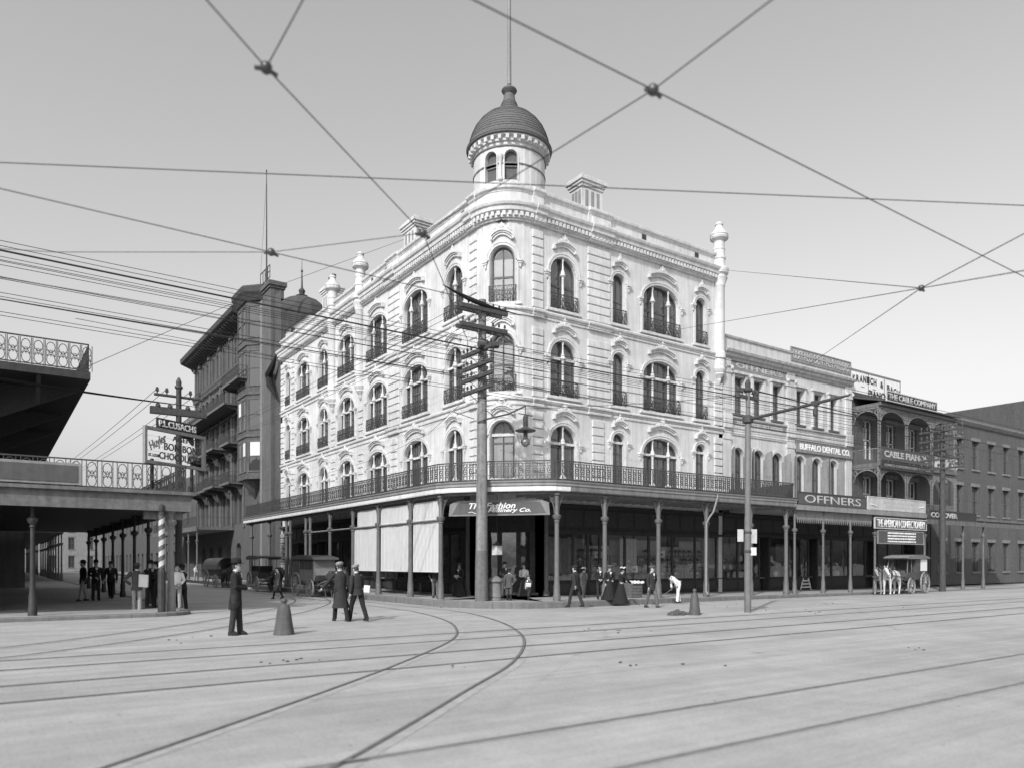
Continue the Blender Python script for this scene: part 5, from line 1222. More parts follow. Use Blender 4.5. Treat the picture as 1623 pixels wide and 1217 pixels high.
ia = MB().box(-.55,.55,-.05,.05,7.28,7.38); insul(ia,-.5,0,7.38,1.2); insul(ia,.5,0,7.38,1.2); insul(ia,-.3,0,7.38,1.2); insul(ia,.3,0,7.38,1.2); sub('crossarm', ia, 'arm_wood', TQ)
fdir = (-FWD.x,-FWD.y)
for (lx,lz,w_,h_) in ((-.25,2.42,.20,.42),(.19,2.36,.24,.48)):
    m = MB().box(-w_/2,w_/2,-.01,.01,0,h_); m.map(lambda x,y,z: (RGT.x*(lx+x)+FWD.x*y,RGT.y*(lx+x)+FWD.y*y,lz+z)); sub('notice', m, 'sign_tan', TQ)
m = MB().box(-.10,.10,-.08,.08,1.95,2.22); m.map(lambda x,y,z: (RGT.x*(.17+x)+FWD.x*y,RGT.y*(.17+x)+FWD.y*y,z)); sub('fire_box', m, 'goods_light', TQ)
# left pole with heavy crossarms behind the confectioner's sign
LPX, LPY = -13.60, .62
TR_ = root('telegraph_pole', 'short dark telegraph pole with a heavy crossarm behind the candy sign', 'pole', (LPX,LPY,-.02))
sub('shaft', MB().tube([(0,0,-.1),(0,0,3.4),(0,0,8.2)],[.13,.12,.09],10), 'wood_dark', TR_, 1)
sub('pole_cap', MB().lathe([(.09,8.0),(.14,8.05),(.14,8.11),(.09,8.15),(.10,8.27),(.05,8.40),(.01,8.44)],(0,0,0),10), 'iron', TR_)
gallery_column(LB, -14.40, -2.30, 3.4, 2.95, .10, mat_='iron_grey', br=False, z0=.12)
o = sub('crossarm', MB().box(-.95,.95,-.1,.1,7.05,7.3), 'arm_wood', TR_)
i_ = MB()
for x in (-.7,-.3,.3,.7): i_.sphere((x,-.05,7.34),.09,8,5)
sub('insulators', i_, 'insulator', o)
o = sub('crossarm', MB().tube([(-.82,0,7.74),(.82,0,7.72)],.05,6), 'iron', TR_); i_ = MB()
for x in (-.72,-.4,.4,.72): insul(i_,x,0,7.76,1.2)
sub('insulators', i_, 'insulator', o)
# striped barber pole beside it
BP = root('barber_pole', 'striped barber pole at the edge of the left sidewalk', 'barber pole', (-14.72,-2.55,.12))
sub('base', MB().lathe([(.12,-.03),(.12,1.3),(.10,1.34),(.09,1.4)],(0,0,0),10), 'wood_dark', BP)
for s_,m_ in ((0,'stripe_white'),(1,'barber_red')):
    hx = MB(); n_ = 60; vs = []; fs = []
    for i in range(n_+1):
        z = 1.4+1.75*i/n_
        for k in range(5): a = s_*PI+i*.55+k*PI/4; vs.append((.095*math.cos(a),.095*math.sin(a),z))
    for i in range(n_):
        for k in range(4): fs.append((i*5+k,i*5+k+1,(i+1)*5+k+1,(i+1)*5+k))
    sub('stripe', hx.add(vs,fs), m_, BP, 1)
sub('finial', MB().lathe([(.11,3.1),(.11,3.16),(.07,3.2),(.10,3.3),(.08,3.42),(.01,3.46)],(0,0,0),10), 'wood_dark', BP, 1)
# candy sign on the left gallery edge, with a nameboard over it
CSX, CSY, ca_ = -15.24, -2.62, R_(31)
cs = root('hanging_sign', 'grey framed openwork candy sign with dark capitals above the left gallery', 'sign', (CSX,CSY,4.84), ca_)
mw = MB()
for k in range(1,6): mw.tube([(.05,.02,.12+.16*k),(2.42,.02,.12+.16*k)],.004,4)
tag(sub('wire_mesh', mw, 'iron_grey', cs), kind='stuff')
sub('sign_frame', MB().box(0,2.46,-.04,.08,1.10,1.2).box(0,2.46,-.04,.08,.02,.12).box(0,.09,-.035,.075,.12,1.10).box(2.37,2.46,-.035,.075,.12,1.10), 'sign_grey', cs)
for s_,cx,cz,wd,ht in (('AGENT',1.55,.94,.95,.17),('BON BONS',1.5,.64,1.5,.24),('CHOCOLATES',1.42,.33,1.72,.23),('ST. LOUIS',.36,.30,.42,.1)):
    l = sub('lettering', lettering(s_,wd,ht,'letter_dark',0,0,.01), None, cs); l.location = (cx,-.012,cz)
l = sub('lettering', lettering('Huyler',.75,.36,'sign_grey',0,.3,.015), None, cs); l.location = (.52,-.012,.72); l.rotation_euler = (0,R_(-32),0)
sub('post', MB().box(.35,.43,.08,.16,-.95,.2).box(1.95,2.03,.08,.16,-.95,.2), 'wood_dark', cs)
cn = root('name_board', 'black nameboard with white capitals over the openwork candy sign', 'sign', (CSX+.48*math.cos(ca_),CSY+.48*math.sin(ca_),6.04), ca_)
sub('board', MB().box(0,1.62,-.01,.05,0,.33), 'sign_dark', cn); l = sub('lettering', lettering('P.L.CUSACHS',1.5,.21,'letter_white',0,0,.02), None, cn); l.location = (.81,-.024,.165)
# cast-iron cone bollards
BOL = [(.245,-.03),(.245,.02),(.235,.05),(.20,.25),(.165,.50),(.14,.64),(.11,.70),(.06,.72),(.05,.745),(.075,.77),(.08,.80),(.06,.84),(.01,.86)]
b1 = onZ(450,1005); b2 = onZ(1101,974)
thing('bollard', MB().lathe(BOL,(b1.x,b1.y,0),18), 'bollard_iron', 'cone shaped iron bollard beside the man in the bowler hat', 'bollard', None, 1, (b1.x,b1.y,0))
thing('bollard', MB().lathe([(r*.8,z) for r,z in BOL],(b2.x,b2.y,0),18), 'bollard_iron', 'cone shaped iron bollard with a heap of sweepings beside it', 'bollard', None, 1, (b2.x,b2.y,0))
dp = MB(); random.seed(3)
for i in range(70): a = random.uniform(0,2*PI); r = random.random()**.7; dp.sphere((b2.x-.55*RGT.x+.45*r*math.cos(a),b2.y-.55*RGT.y+.28*r*math.sin(a),.13*(1-r)),random.uniform(.03,.075),5,4)
tag(put('street_sweepings', dp.mesh('street_sweepings','dirt'), None, (0,0,0)), 'dark heap of street sweepings at the foot of the bollard', 'dirt', None, 'stuff')
lt = MB()
for (px,py,n,sp) in ((470,1049,7,.25),(722,1056,3,.1),(560,972,4,.3),(1010,955,9,.5),(700,955,9,.6),(860,957,8,.4),(1130,957,8,1.2),(300,1012,5,.4),(1450,1028,4,.2),(1060,1050,5,.5),(950,998,8,.6),(1380,960,10,1.5),(1290,968,8,1.)):
    p = onZ(px,py)
    for i in range(n): q = (p.x+random.gauss(0,sp),p.y+random.gauss(0,sp)); lt.sphere((q[0],q[1],gz(*q)+.012),random.uniform(.012,.03),5,4,1.4,1,.5)
tag(put('litter', lt.mesh('litter','dirt'), None, (0,0,0)), 'scattered droppings and litter on the pale roadway', 'litter', None, 'stuff')
# iron drum bin by the pole, draped crate, entrance lantern
d_ = onZ(785,951,.12)
DB = root('street_bin', 'squat iron street bin with domed lid next to the tall telegraph pole', 'bin', (d_.x,d_.y,.1))
sub('drum', MB().lathe([(.30,0),(.30,.07),(.27,.1),(.265,.16),(.28,.18),(.265,.2),(.265,.74),(.285,.76),(.27,.8)],(0,0,0),18), 'drum_iron', DB, 1)
sub('lid', MB().lathe([(.33,.80),(.34,.84),(.30,.90),(.2,.99),(.1,1.04),(.01,1.05)],(0,0,0),18), 'drum_iron', DB, 1)
c_ = onZ(1003,946,.1)
CR = root('packing_crate', 'wooden crate draped with a white cloth on the sidewalk', 'crate', (c_.x,c_.y,.09))
for k in range(5): sub('plank', MB().bbox(-.36,.36,-.26,.26,.02+.135*k,.145+.135*k,.008), 'wood_mid', CR)
cl = MB(); n_ = 12; vs = []; fs = []
for j in range(5):
    for i in range(n_+1): x = -.42+.84*i/n_; vs.append((x,-.30+.6*j/4,.74+.05*math.sin(i*1.1+j)-.04*abs(x)+.02*math.cos(j*2.)))
for j in range(4):
    for i in range(n_): a = j*(n_+1)+i; fs.append((a,a+1,a+n_+2,a+n_+1))
cl.add(vs,fs); 
for j in range(n_): cl.add([vs[j],vs[j+1],(vs[j+1][0],-.32,.66+.02*math.sin(j*2)),(vs[j][0],-.32,.66+.02*math.sin((j-1)*2))],[(0,1,2,3)])
sub('cloth', cl, 'cloth_white', CR, 1)
hl = root('hanging_lantern', 'square pale box lantern hanging in the dark corner entrance', 'lantern', (-.5,-.6,2.05))
sub('box', MB().bbox(-.17,.17,-.17,.17,0,.42,.02), 'goods_light', hl); sub('cap', MB().lathe([(.26,.42),(.12,.55),(.03,.62)],(0,0,0),4), 'iron', hl); sub('rod', MB().tube([(0,0,.55),(0,0,2.78)],.012,4), 'iron', hl)
# A-shaped goods rack and crates outside the second shop
for i,(u,lab) in enumerate(((22.3,'pale slatted goods rack leaning outside the shop past the valance'),)):
    g = root('goods_rack', lab, 'rack', (u,-.9,0.02))
    for s_ in (-1,1): sub('leg', MB().tube([(s_*.55,0,0),(s_*.25,0,.75)],.03,4), 'goods_light', g)
    for k in range(3): sub('slat', MB().box(-.5+.08*k,.5-.08*k,-.03,.03,.15+.2*k,.22+.2*k), 'goods_light', g)
cbk = MB().tube([(-.4,33.6,16.6),(-.55,33.0,17.0),(-.5,32.2,17.5),(-.35,31.5,18.4)],[.1,.3,.24,.05],7).tube([(-.5,33.1,16.9),(-.6,32.5,16.1),(-.45,31.9,15.4),(-.3,31.6,14.8)],[.25,.26,.14,.04],7)
thing('cable_bundle', cbk, 'cloth_black', 'ragged black cable bundle between the dark hotel pier and the white wall', 'cable', None, 1)
# ---------------------------------------------------------------- telegraph pole far right
RX, RY_ = 30.6, -5.1
RPO = root('telegraph_pole', 'dark telegraph pole with five long crossarms by the piano shop', 'pole', (RX,RY_,-.1))
sub('shaft', MB().tube([(0,0,-.1),(0,0,5),(0,0,10.6)],[.19,.17,.13],10), 'arm_wood', RPO, 1)
for z in (10.2,9.6,9.0,8.4,7.8):
    o = sub('crossarm', MB().box(-.2,-.08,-1.35,1.35,z-.06,z+.06), 'arm_wood', RPO); i_ = MB()
    for k in range(8): insul(i_, -.14, -1.25+2.5*k/7, z+.06)
    tag(sub('insulators', i_, 'insulator', o), kind='stuff')
# ================================================================ OVERHEAD WIRES
def wire(pts, r, label, cat='wire', group=None, sag=.0, n=10, name='overhead_wire'):
    P = []
    for a,b in zip(pts,pts[1:]):
        a, b = Vector(a), Vector(b)
        for i in range(n): t_ = i/n; q = a.lerp(b,t_); q.z -= 4*sag*t_*(1-t_); P.append(q)
    P.append(Vector(pts[-1]))
    return thing(name, MB().tube(P, r, 5), 'wire', label, cat, group)
def hub(p, r, label):
    return thing('wire_insulator', MB().sphere(p,r,10,7).tube([(p[0]-r*1.8,p[1],p[2]-r*.6),(p[0],p[1],p[2]-r*.2),(p[0]+r*1.8,p[1],p[2]-r*.6)],r*.35,5), 'insulator', label, 'insulator', None, 1)
TZ = 6.0
A1 = onZ(422,108,TZ); A2 = onZ(670,370,TZ); A3 = onZ(1035,143,TZ); A4 = onZ(430,400,TZ); A5 = onZ(1460,457,TZ)
wire([(-21.3,-25.6,TZ),A1,A2,(-11.6,-16.2,TZ),(-8.9,-11.6,TZ),(-7.2,-6.5,TZ),(-6.1,0,TZ),(-5.85,10,TZ),(-5.85,60,TZ)], .0065, 'curving trolley wire that follows the bending track into the side street')
wire([(-60,A3.y,TZ),A3,(60,A3.y-.1,TZ)], .0065, 'trolley wire crossing the insulator high beside the turret', sag=.02, n=20)
wire([A3+Vector((.1,-12,.5)),A3,A2], .006, 'span wire joining the insulator beside the turret to the curve wire')
wire([(-60,-18.15,TZ),A4,(60,-18.1,TZ)], .0065, 'trolley wire over the nearer straight track', n=20)
wire([(-60,-13.9,TZ),(QX,-14.85,6.2),(60,-14.6,6.2)], .0075, 'trolley wire over the farther straight track', n=20)
wire([A2,A4,(-18.5,-16.2,TZ+.1),(-24,-11,7.0)], .005, 'pull-off wire between two insulators over the left of the roadway')
wire([A1,(-17.2,-25.,TZ+.2),(-16.9,-31,6.6)], .006, 'short span wire rising from the nearest insulator')
wa = atd(120,263,9.2); wb = atd(1503,321,10.2); d_ = (wb-wa)
wire([wa-d_*.8,wa,wb,wb+d_*.5], .0065, 'long level span wire passing in front of the parapet')
wire([atd(120,505,17),atd(420,562,27),atd(445,568,31)], .007, 'sloping guy wire toward the dark hotel cornice')
wire([atd(118,590,16),atd(395,470,24),atd(640,380,32)], .007, 'rising guy wire that crosses the dark hotel front')
wire([A5,atd(1145,428,40)], .007, 'pull-off wire from the far insulator to the end turret')
wire([atd(1078,522,36),A5,A5+(A5-atd(1078,522,36))*.6], .007, 'span wire from the white facade through the far insulator')
wire([atd(1262,592,38),A5,onZ(1700,330,6.3)], .0075, 'steep span wire from the dental sign through the far insulator')
for p,r,l in ((A1,.055,'round black wire insulator nearest the upper left corner of the sky'),(A2,.058,'winged black wire insulator on the curving trolley wire'),(A3,.055,'black wire insulator in the sky right of the dome'),(A4,.055,'black wire insulator below the hotel mast'),(A5,.05,'black wire insulator above the piano billboard')): hub(p,r,l)
g_ = 'telegraph wires on the corner pole'
lab = 'thin telegraph wire strung along the main street from the corner pole'
for an_,z,zr,offs in zip(('third','fourth','fifth','lowest'),*zip((10.42,10.25,(-.95,-.5,.5,.95)),(9.86,9.6,(-1.05,-.6,.6)),(9.36,9.0,(-1.0,.45,.9)),(8.84,8.4,(-.8,.6,1.05)))):
    for k in offs: wire([(-48,-3.2+k,z+.5+.1*k),(PX-.22,PY+k,z+.1),(RX-.14,RY_+k,zr-.1+.1)], .010, 'thin telegraph wire along the main street on the '+an_+' crossarm of the corner pole', 'wire', an_+' crossarm wires on the corner pole', .12, 10)
wire([(-48,-3.6,10.9),(PX-.4,PY-.5,10.3),(RX,RY_-.4,10.0)], .03, 'thick black telegraph cable along the main street', sag=.1)
wire([(-48,-3.4,9.3),(PX-.4,PY-.9,9.0),(RX,RY_-1.0,8.2)], .018, 'medium black feeder cable below the thick telegraph cable', sag=.12)
for k in (-1.0,-.6,.6,1.0): wire([(PX+k,PY-.2,12.1),(-4.6+k,70,12.6)], .010, 'thin telegraph wire running down the side street from the corner pole', 'wire', 'telegraph wires over the side street', .35, 14)
for k in (-.7,-.3,.3,.7): wire([(LPX+k,LPY,7.42),(-24+k,-.5,7.75),(-50,-2,8.1)], .012, 'thin wire running left from the short dark pole', 'wire', 'wires on the short pole', .1)
for k in (-.7,-.4,.4,.7): wire([(LPX+k,LPY,7.95),(-15+k,40,8.3)], .010, 'thin wire running up the side street from the short dark pole', 'wire', 'side street wires on the short pole', .2)
for k in (-.5,.5): wire([(QX+k,QY,7.62),(34,QY+.5,7.6),(80,QY+1,7.6)], .012, 'feeder wire running right from the trolley pole top', 'wire', 'feeder wires on the trolley pole', .15)
wire([(QX,QY,7.4),(PX,PY,8.0)], .010, 'guy wire between the trolley pole and the corner pole', sag=.1)
for p in ((-10.8,-10,8.2),): pass
# ================================================================ PEOPLE
def loft(mb, rings, n=14):
    """rings: (cx,cy,cz,rx,ry[,zfun])"""
    k0 = len(mb.v); vs = []; fs = []
    for R in rings:
        cx,cy,cz,rx,ry = R[:5]
        for i in range(n):
            a = 2*PI*i/n; z = cz+(R[5](a) if len(R) > 5 else 0); vs.append((cx+rx*math.cos(a),cy+ry*math.sin(a),z))
    for j in range(len(rings)-1):
        for i in range(n): fs.append((j*n+i,j*n+(i+1)%n,(j+1)*n+(i+1)%n,(j+1)*n+i))
    fs += [tuple(range(n-1,-1,-1)), tuple((len(rings)-1)*n+i for i in range(n))]
    return mb.add(vs,fs)
def skin_body(V, E, Rr):
    me = bpy.data.meshes.new('body'); me.from_pydata(V, E, [])
    o = bpy.data.objects.new('body', me); sm = o.modifiers.new('s','SKIN')
    for i,r in enumerate(Rr): me.skin_vertices[0].data[i].radius = (r,r)
    me.skin_vertices[0].data[0].use_root = True
    o.modifiers.new('u','SUBSURF').levels = 1
    b = bake(o); mb = MB(); mb.v = [tuple(v.co) for v in b.vertices]; mb.f = [tuple(p.vertices) for p in b.polygons]
    bpy.data.meshes.remove(b); return mb
def hand(mb, w_, d, side):
    """palm and five bent fingers at wrist w_, pointing along d"""
    w_ = Vector(w_); d = Vector(d).normalized(); s_ = Vector((side,0,0)); s_ = (s_-d*s_.dot(d)).normalized(); n_ = d.cross(s_)
    mb.tube([w_-d*.03,w_+d*.03,w_+d*.085],[.024,.038,.036],6)
    for k,L in enumerate((.062,.075,.08,.07)):
        b = w_+d*.08+s_*(-.03+.02*k); mb.tube([b,b+d*L*.5,b+d*L*.8+n_*.02,b+d*L*.85+n_*.04],[.0095,.009,.0085,.007],5)
    t_ = w_+d*.025-s_*.032; mb.tube([t_,t_-s_*.03+d*.03,t_-s_*.03+d*.06+n_*.015],[.012,.0105,.008],5)
def head(mb, c, yaw=0., pitch=0.):
    k = len(mb.v)
    loft(mb, [(0,.015,-.135,.018,.022),(0,.02,-.125,.04,.055),(0,.012,-.095,.058,.078),(0,.004,-.05,.068,.092),(0,-.004,.0,.074,.098),(0,-.008,.045,.074,.098),(0,-.012,.085,.062,.084),(0,-.014,.112,.036,.05),(0,-.014,.12,.008,.01)], 14)
    mb.add([(-.012,.096,-.005),(.012,.096,-.005),(0,.093,.035),(-.016,.098,-.035),(.016,.098,-.035),(0,.125,-.03)],[(0,1,2),(0,2,5),(1,5,2),(0,5,3),(1,4,5),(3,5,4)])
    for s_ in (-1,1): mb.sphere((s_*.076,-.008,-.01),.02,6,4,.5,.8,1.5)
    cy_, sy_ = math.cos(yaw), math.sin(yaw); cp, sp = math.cos(pitch), math.sin(pitch)
    def f(x,y,z):
        y, z = y*cp+z*sp, -y*sp+z*cp
        return (c[0]+x*cy_-y*sy_, c[1]+x*sy_+y*cy_, c[2]+z)
    mb.map(f, k); return f
ARMS = {'down':((.24,-.02,1.13),(.255,.05,.86)),'swing_f':((.24,.04,1.14),(.24,.2,.92)),'swing_b':((.24,-.12,1.15),(.24,-.16,.9)),'front':((.26,.04,1.13),(.05,.24,1.08)),
        'belly':((.27,.02,1.14),(.08,.2,1.0)),'pocket':((.31,-.05,1.13),(.20,.05,.93)),'akimbo':((.38,-.10,1.16),(.20,-.02,1.0)),'back':((.27,-.12,1.14),(.06,-.2,1.0)),'out':((.34,.12,1.17),(.45,.28,1.0)),'hold':((.27,.06,1.12),(.16,.3,1.05)),'reach':((.20,.22,1.2),(.12,.44,1.05)),'up':((.3,.15,1.3),(.18,.3,1.42))}
def person(label, loc, face, h=1.68, coat='cloth_black', legs='cloth_charcoal', hat='bowler', style='jacket', arms=('down','down'), stride=0., bend_=0., yaw=0., pitch=0., skin='skin', shirt='cloth_white', skirt=None, hair='hair', hatm=None, group=None, short=False):
    k = h/1.72; o = root('person', label, 'person', loc, math.atan2(-face[0],face[1]), group); o.scale = (k,k,k)
    cb_, sb_ = math.cos(bend_), math.sin(bend_)
    def U(p):                                   # lean of the upper body about the hips
        y, z = p[1], p[2]-.93; return (p[0], y*cb_+z*sb_, .93-y*sb_+z*cb_)
    st = stride
    lg = []
    for s_,q in ((-1,st),(1,-st)):
        hip = (s_*.095,0,.92); kn = (s_*.095,.30*q+.05*abs(q),.50); an = (s_*.10,.52*q if q > 0 else .62*q,.09+(.05*abs(q) if q < 0 else 0)); lg.append((hip,kn,an))
    ar = []
    for s_,a in zip((-1,1),arms):
        e,w_ = ARMS[a] if isinstance(a,str) else a; ar.append(((s_*.185,0,1.40),(s_*e[0],e[1],e[2]),(s_*w_[0],w_[1],w_[2])))
    V = [(0,0,.95),U((0,0,1.15)),U((0,0,1.36)),U((0,0,1.46)),U((0,.01,1.56))]; E = [(0,1),(1,2),(2,3),(3,4)]; Rr = [.12,.115,.12,.055,.05]
    for hip,kn,an in lg: i = len(V); V += [hip,kn,an]; E += [(0,i),(i,i+1),(i+1,i+2)]; Rr += [.085,.055,.04]
    for sh,el,wr in ar: i = len(V); V += [U(sh),U(el),U(wr)]; E += [(2,i),(i,i+1),(i+1,i+2)]; Rr += [.055,.04,.028]
    bm_ = skin_body(V,E,Rr); hf = head(bm_, U((0,.02,1.60)), yaw, pitch+bend_*.6)
    for s_,(sh,el,wr) in zip((-1,1),ar): a, b = Vector(U(el)), Vector(U(wr)); hand(bm_, b, b-a, s_)
    sub('body', bm_, skin, o, 2)
    e_ = MB()
    for s_ in (-1,1): e_.sphere((s_*.03,.088,.012),.011,6,4)
    e_.box(-.024,.024,.083,.094,-.062,-.056); e_.map(hf); sub('eyes_and_mouth', e_, 'hair', o)
    # hair
    hm_ = MB(); loft(hm_, [(0,-.03,-.06,.066,.075),(0,-.03,.0,.078,.085),(0,-.022,.05,.080,.094),(0,-.018,.09,.068,.088),(0,-.016,.125,.03,.04)],12); hm_.map(hf); sub('hair', hm_, hair, o, 1)
    # trousers or skirt
    if skirt is None:
        t = MB(); loft(t, [(0,.0,.80,.09,.09),(0,0,.86,.165,.125),(0,0,.96,.165,.12),(0,0,1.06,.15,.11)],12)
        for hip,kn,an in lg:
            if short:
                mid = Vector(kn).lerp(Vector(an),.12); t.tube([Vector(hip)+Vector((0,0,.02)),Vector(hip).lerp(Vector(kn),.5),kn,mid],[.095,.09,.08,.06],10)
            else: t.tube([Vector(hip)+Vector((0,0,.02)),Vector(hip).lerp(Vector(kn),.5),kn,Vector(kn).lerp(Vector(an),.5),Vector(an)-Vector((0,0,.02))],[.095,.088,.072,.068,.066],10)
        sub('trousers', t, legs, o, 1)
        if short:
            for hip,kn,an in lg: sub('stocking', MB().tube([kn,Vector(kn).lerp(Vector(an),.45),an],[.055,.056,.04],8), 'cloth_black', o, 1)
    else:
        t = MB(); n_ = 24
        def rg(z,r,f,cy=0): return (0,cy,z,r,r*.9)
        k0 = len(t.v); loft(t, [(0,-.03,.03,.40,.42),(0,-.02,.25,.33,.34),(0,-.01,.55,.25,.25),(0,0,.85,.185,.165),(0,0,1.02,.135,.115),(0,0,1.08,.13,.11)],n_)
        t.map(lambda x,y,z: (x*(1+.07*max(0,.9-z)*math.sin(9*math.atan2(y,x))),y*(1+.07*max(0,.9-z)*math.sin(9*math.atan2(y,x))),z), k0); sub('skirt', t, skirt, o, 1)
    # shoes
    for hip,kn,an in lg:
        a = Vector(an); s_ = MB(); loft(s_, [(a.x,a.y+.05,a.z-.09,.045,.125),(a.x,a.y+.05,a.z-.06,.048,.128),(a.x,a.y+.03,a.z-.02,.045,.10),(a.x,a.y-.01,a.z+.03,.045,.05)],10); sub('shoe', s_, 'leather', o, 1)
    # upper garment
    c = MB()
    hem = {'jacket':.80,'frock':.60,'over':.40,'shirt':.98,'bodice':1.0,'sack':.74}[style]
    def zc(a): return 0 if style not in ('frock',) else .10*max(0,math.sin(a))
    rows = []
    if hem < .95:
        fl = .19 if style != 'over' else .27
        rows += [(0,-.015,hem,fl,fl*.8,zc),(0,-.01,(hem+.98)/2,.18,.14)]
    rows += [(0,0,max(hem,1.0),.160 if style != 'bodice' else .13,.122 if style != 'bodice' else .11),(0,.005,1.16,.165 if style != 'bodice' else .15,.125),(0,.008,1.30,.195 if style != 'bodice' else .17,.132),(0,0,1.39,.185,.112),(0,-.005,1.445,.12,.085),(0,-.008,1.485,.062,.06)]
    loft(c, rows, 16)
    for sh,el,wr in ar:
        a,b,d = Vector(sh),Vector(el),Vector(wr); pu = .085 if style == 'bodice' else .07
        c.tube([a+Vector((-.05*(1 if a.x > 0 else -1),0,.0)),a+(b-a)*.12,a.lerp(b,.55),b,b.lerp(d,.55),d],[.062,pu+.006,pu-.004,.058,.052,.047],10)
    c.v = [U(p) if p[2] > .93 else p for p in c.v]; sub({'jacket':'jacket','frock':'coat','over':'overcoat','shirt':'shirt','bodice':'bodice','sack':'jacket'}[style], c, coat, o, 1)
    if shirt and style != 'shirt':
        q = MB(); loft(q, [(0,.0,1.455,.060,.058),(0,.004,1.475,.066,.064),(0,.006,1.515,.060,.060)],12); q.add([(-.055,.118,1.44),(.055,.118,1.44),(0,.142,1.20)],[(0,1,2)]); q.v = [U(p) for p in q.v]; sub('collar', q, shirt, o, 1)
    # hat
    hk = MB(); hm = hatm or coat
    if hat == 'bowler': hk.lathe([(.075,.055),(.135,.06),(.150,.075),(.135,.068),(.096,.068),(.098,.10),(.092,.15),(.065,.185),(.02,.198),(.001,.2)],(0,-.012,0),18,1,1.18)
    elif hat == 'cap': hk.lathe([(.085,.05),(.10,.07),(.118,.10),(.105,.125),(.06,.142),(.001,.145)],(0,-.018,0),14,1,1.15); hk.add([(-.07,.07,.058),(.07,.07,.058),(.055,.15,.045),(-.055,.15,.045),(-.07,.07,.068),(.07,.07,.068),(.055,.15,.053),(-.055,.15,.053)],[(0,1,2,3),(4,7,6,5),(3,2,6,7),(0,3,7,4),(1,5,6,2)])
    elif hat == 'boater': hk.lathe([(.07,.06),(.16,.062),(.16,.074),(.092,.076),(.09,.145),(.001,.147)],(0,-.012,0),18,1,1.15)
    elif hat == 'soft': hk.lathe([(.075,.05),(.16,.045),(.165,.055),(.096,.068),(.098,.11),(.085,.155),(.05,.16),(.001,.15)],(0,-.012,0),18,1,1.18)
    if hat in ('bowler','cap','boater','soft'): hk.map(hf); sub('hat', hk, hm, o, 1)
    if hat == 'lady':
        hk.lathe([(.07,.075),(.17,.08),(.175,.095),(.09,.10),(.08,.14),(.03,.16),(.001,.16)],(0,.01,0),18,1,1.1); hk.map(hf); sub('hat', hk, hm, o, 1)
        fl = MB()
        for i in range(9): a = i*.7; fl.sphere((.09*math.cos(a),.02+.1*math.sin(a),.13+.02*(i%3)),.035,6,4)
        fl.map(hf); sub('hat_trim', fl, 'cloth_white' if hatm is None else hatm, o, 1)
    return o
Rv, Lv, Tv, Av = (.821,-.571), (-.821,.571), (-.571,-.821), (.571,.821)
def mix(a, b, t_): return (a[0]*(1-t_)+b[0]*t_, a[1]*(1-t_)+b[1]*t_)
def gp(px, py, z=0.): p = onZ(px,py,z); return (p.x,p.y,z)
person('man in bowler hat and black frock coat standing in the open street', gp(374,1006), mix(Rv,Av,.15), 1.74, 'cloth_black', 'cloth_charcoal', 'bowler', 'frock', ('front','front'), .14)
person('man in a long dark overcoat and cap walking across the street', gp(540,984), mix(Lv,Av,.6), 1.69, 'cloth_charcoal', 'cloth_black', 'cap', 'over', ('out','down'), .45, .10, 0, .3, hatm='cloth_light')
pp = gp(567,984); person('young man in short jacket and pale cap walking beside the overcoat', pp, mix(Lv,Av,.45), 1.62, 'cloth_charcoal', 'cloth_black', 'cap', 'jacket', ('down','hold'), .5, .12, 0, .3, hatm='cloth_light')
person('boy in grey jacket crossing the shaded side street', gp(440,949,-.02), mix(Lv,Tv,.4), 1.50, 'cloth_tweed', 'cloth_grey', 'cap', 'jacket', ('down','down'), .5, short=True, hatm='cloth_charcoal')
pn = gp(217,970.5,.0); person('newspaper seller in pale trousers with his back turned at the left kerb', pn, mix(Av,Lv,.25), 1.66, 'cloth_tweed', 'cloth_light', 'soft', 'jacket', ('akimbo','hold'), .1)
person('man in dark suit standing behind the newspaper seller', gp(238,962,.12), mix(Rv,Tv,.3), 1.62, 'cloth_black', 'cloth_charcoal', 'bowler', 'jacket', ('belly','down'), .1)
person('man in black leaning in talk beside the barber pole', gp(249,962,.12), mix(Lv,Tv,.2), 1.60, 'cloth_black', 'cloth_black', 'soft', 'jacket', ('front','down'), .15)
person('man in white shirt and grey trousers leaning by the gallery post', gp(280,966,.06), mix(Rv,Tv,.5), 1.55, 'cloth_white', 'cloth_light', 'none', 'shirt', ('belly','belly'), .1)
person('man in black suit lounging at the gallery corner', gp(289,967,.0), mix(Lv,Av,.3), 1.60, 'cloth_black', 'cloth_black', 'bowler', 'jacket', ('down','reach'), .15)
person('man walking in the shade under the left gallery', gp(176,948,.12), mix(Tv,Rv,.2), 1.62, 'cloth_charcoal', 'cloth_black', 'soft', 'jacket', ('down','swing_f'), .35)
person('man in dark coat deep under the left gallery', gp(152,951,.12), mix(Rv,Tv,.5), 1.66, 'cloth_black', 'cloth_charcoal', 'bowler', 'sack', ('down','belly'), .1)
person('man with pale trousers at the edge of the left gallery shade', gp(132,952,.12), mix(Lv,Tv,.5), 1.64, 'cloth_black', 'cloth_light', 'bowler', 'sack', ('down','down'), .3)
person('far off figure in white shirt beside the covered wagon', gp(310,921,0), mix(Rv,Tv,.2), 1.5, 'cloth_white', 'cloth_light', 'straw', 'shirt', ('down','front'), .2)
person('man with hands in pockets at the end of the white curtains', gp(690,947,.12), Tv, 1.55, 'cloth_charcoal', 'cloth_grey', 'bowler', 'jacket', ('pocket','pocket'), .06)
person('woman in long dark dress holding a white packet near the telegraph pole', gp(728,944.5,.12), mix(Tv,Lv,.3), 1.52, 'cloth_charcoal', 'cloth_black', 'lady', 'bodice', ('hold','belly'), 0, skirt='cloth_charcoal', hatm='cloth_grey')
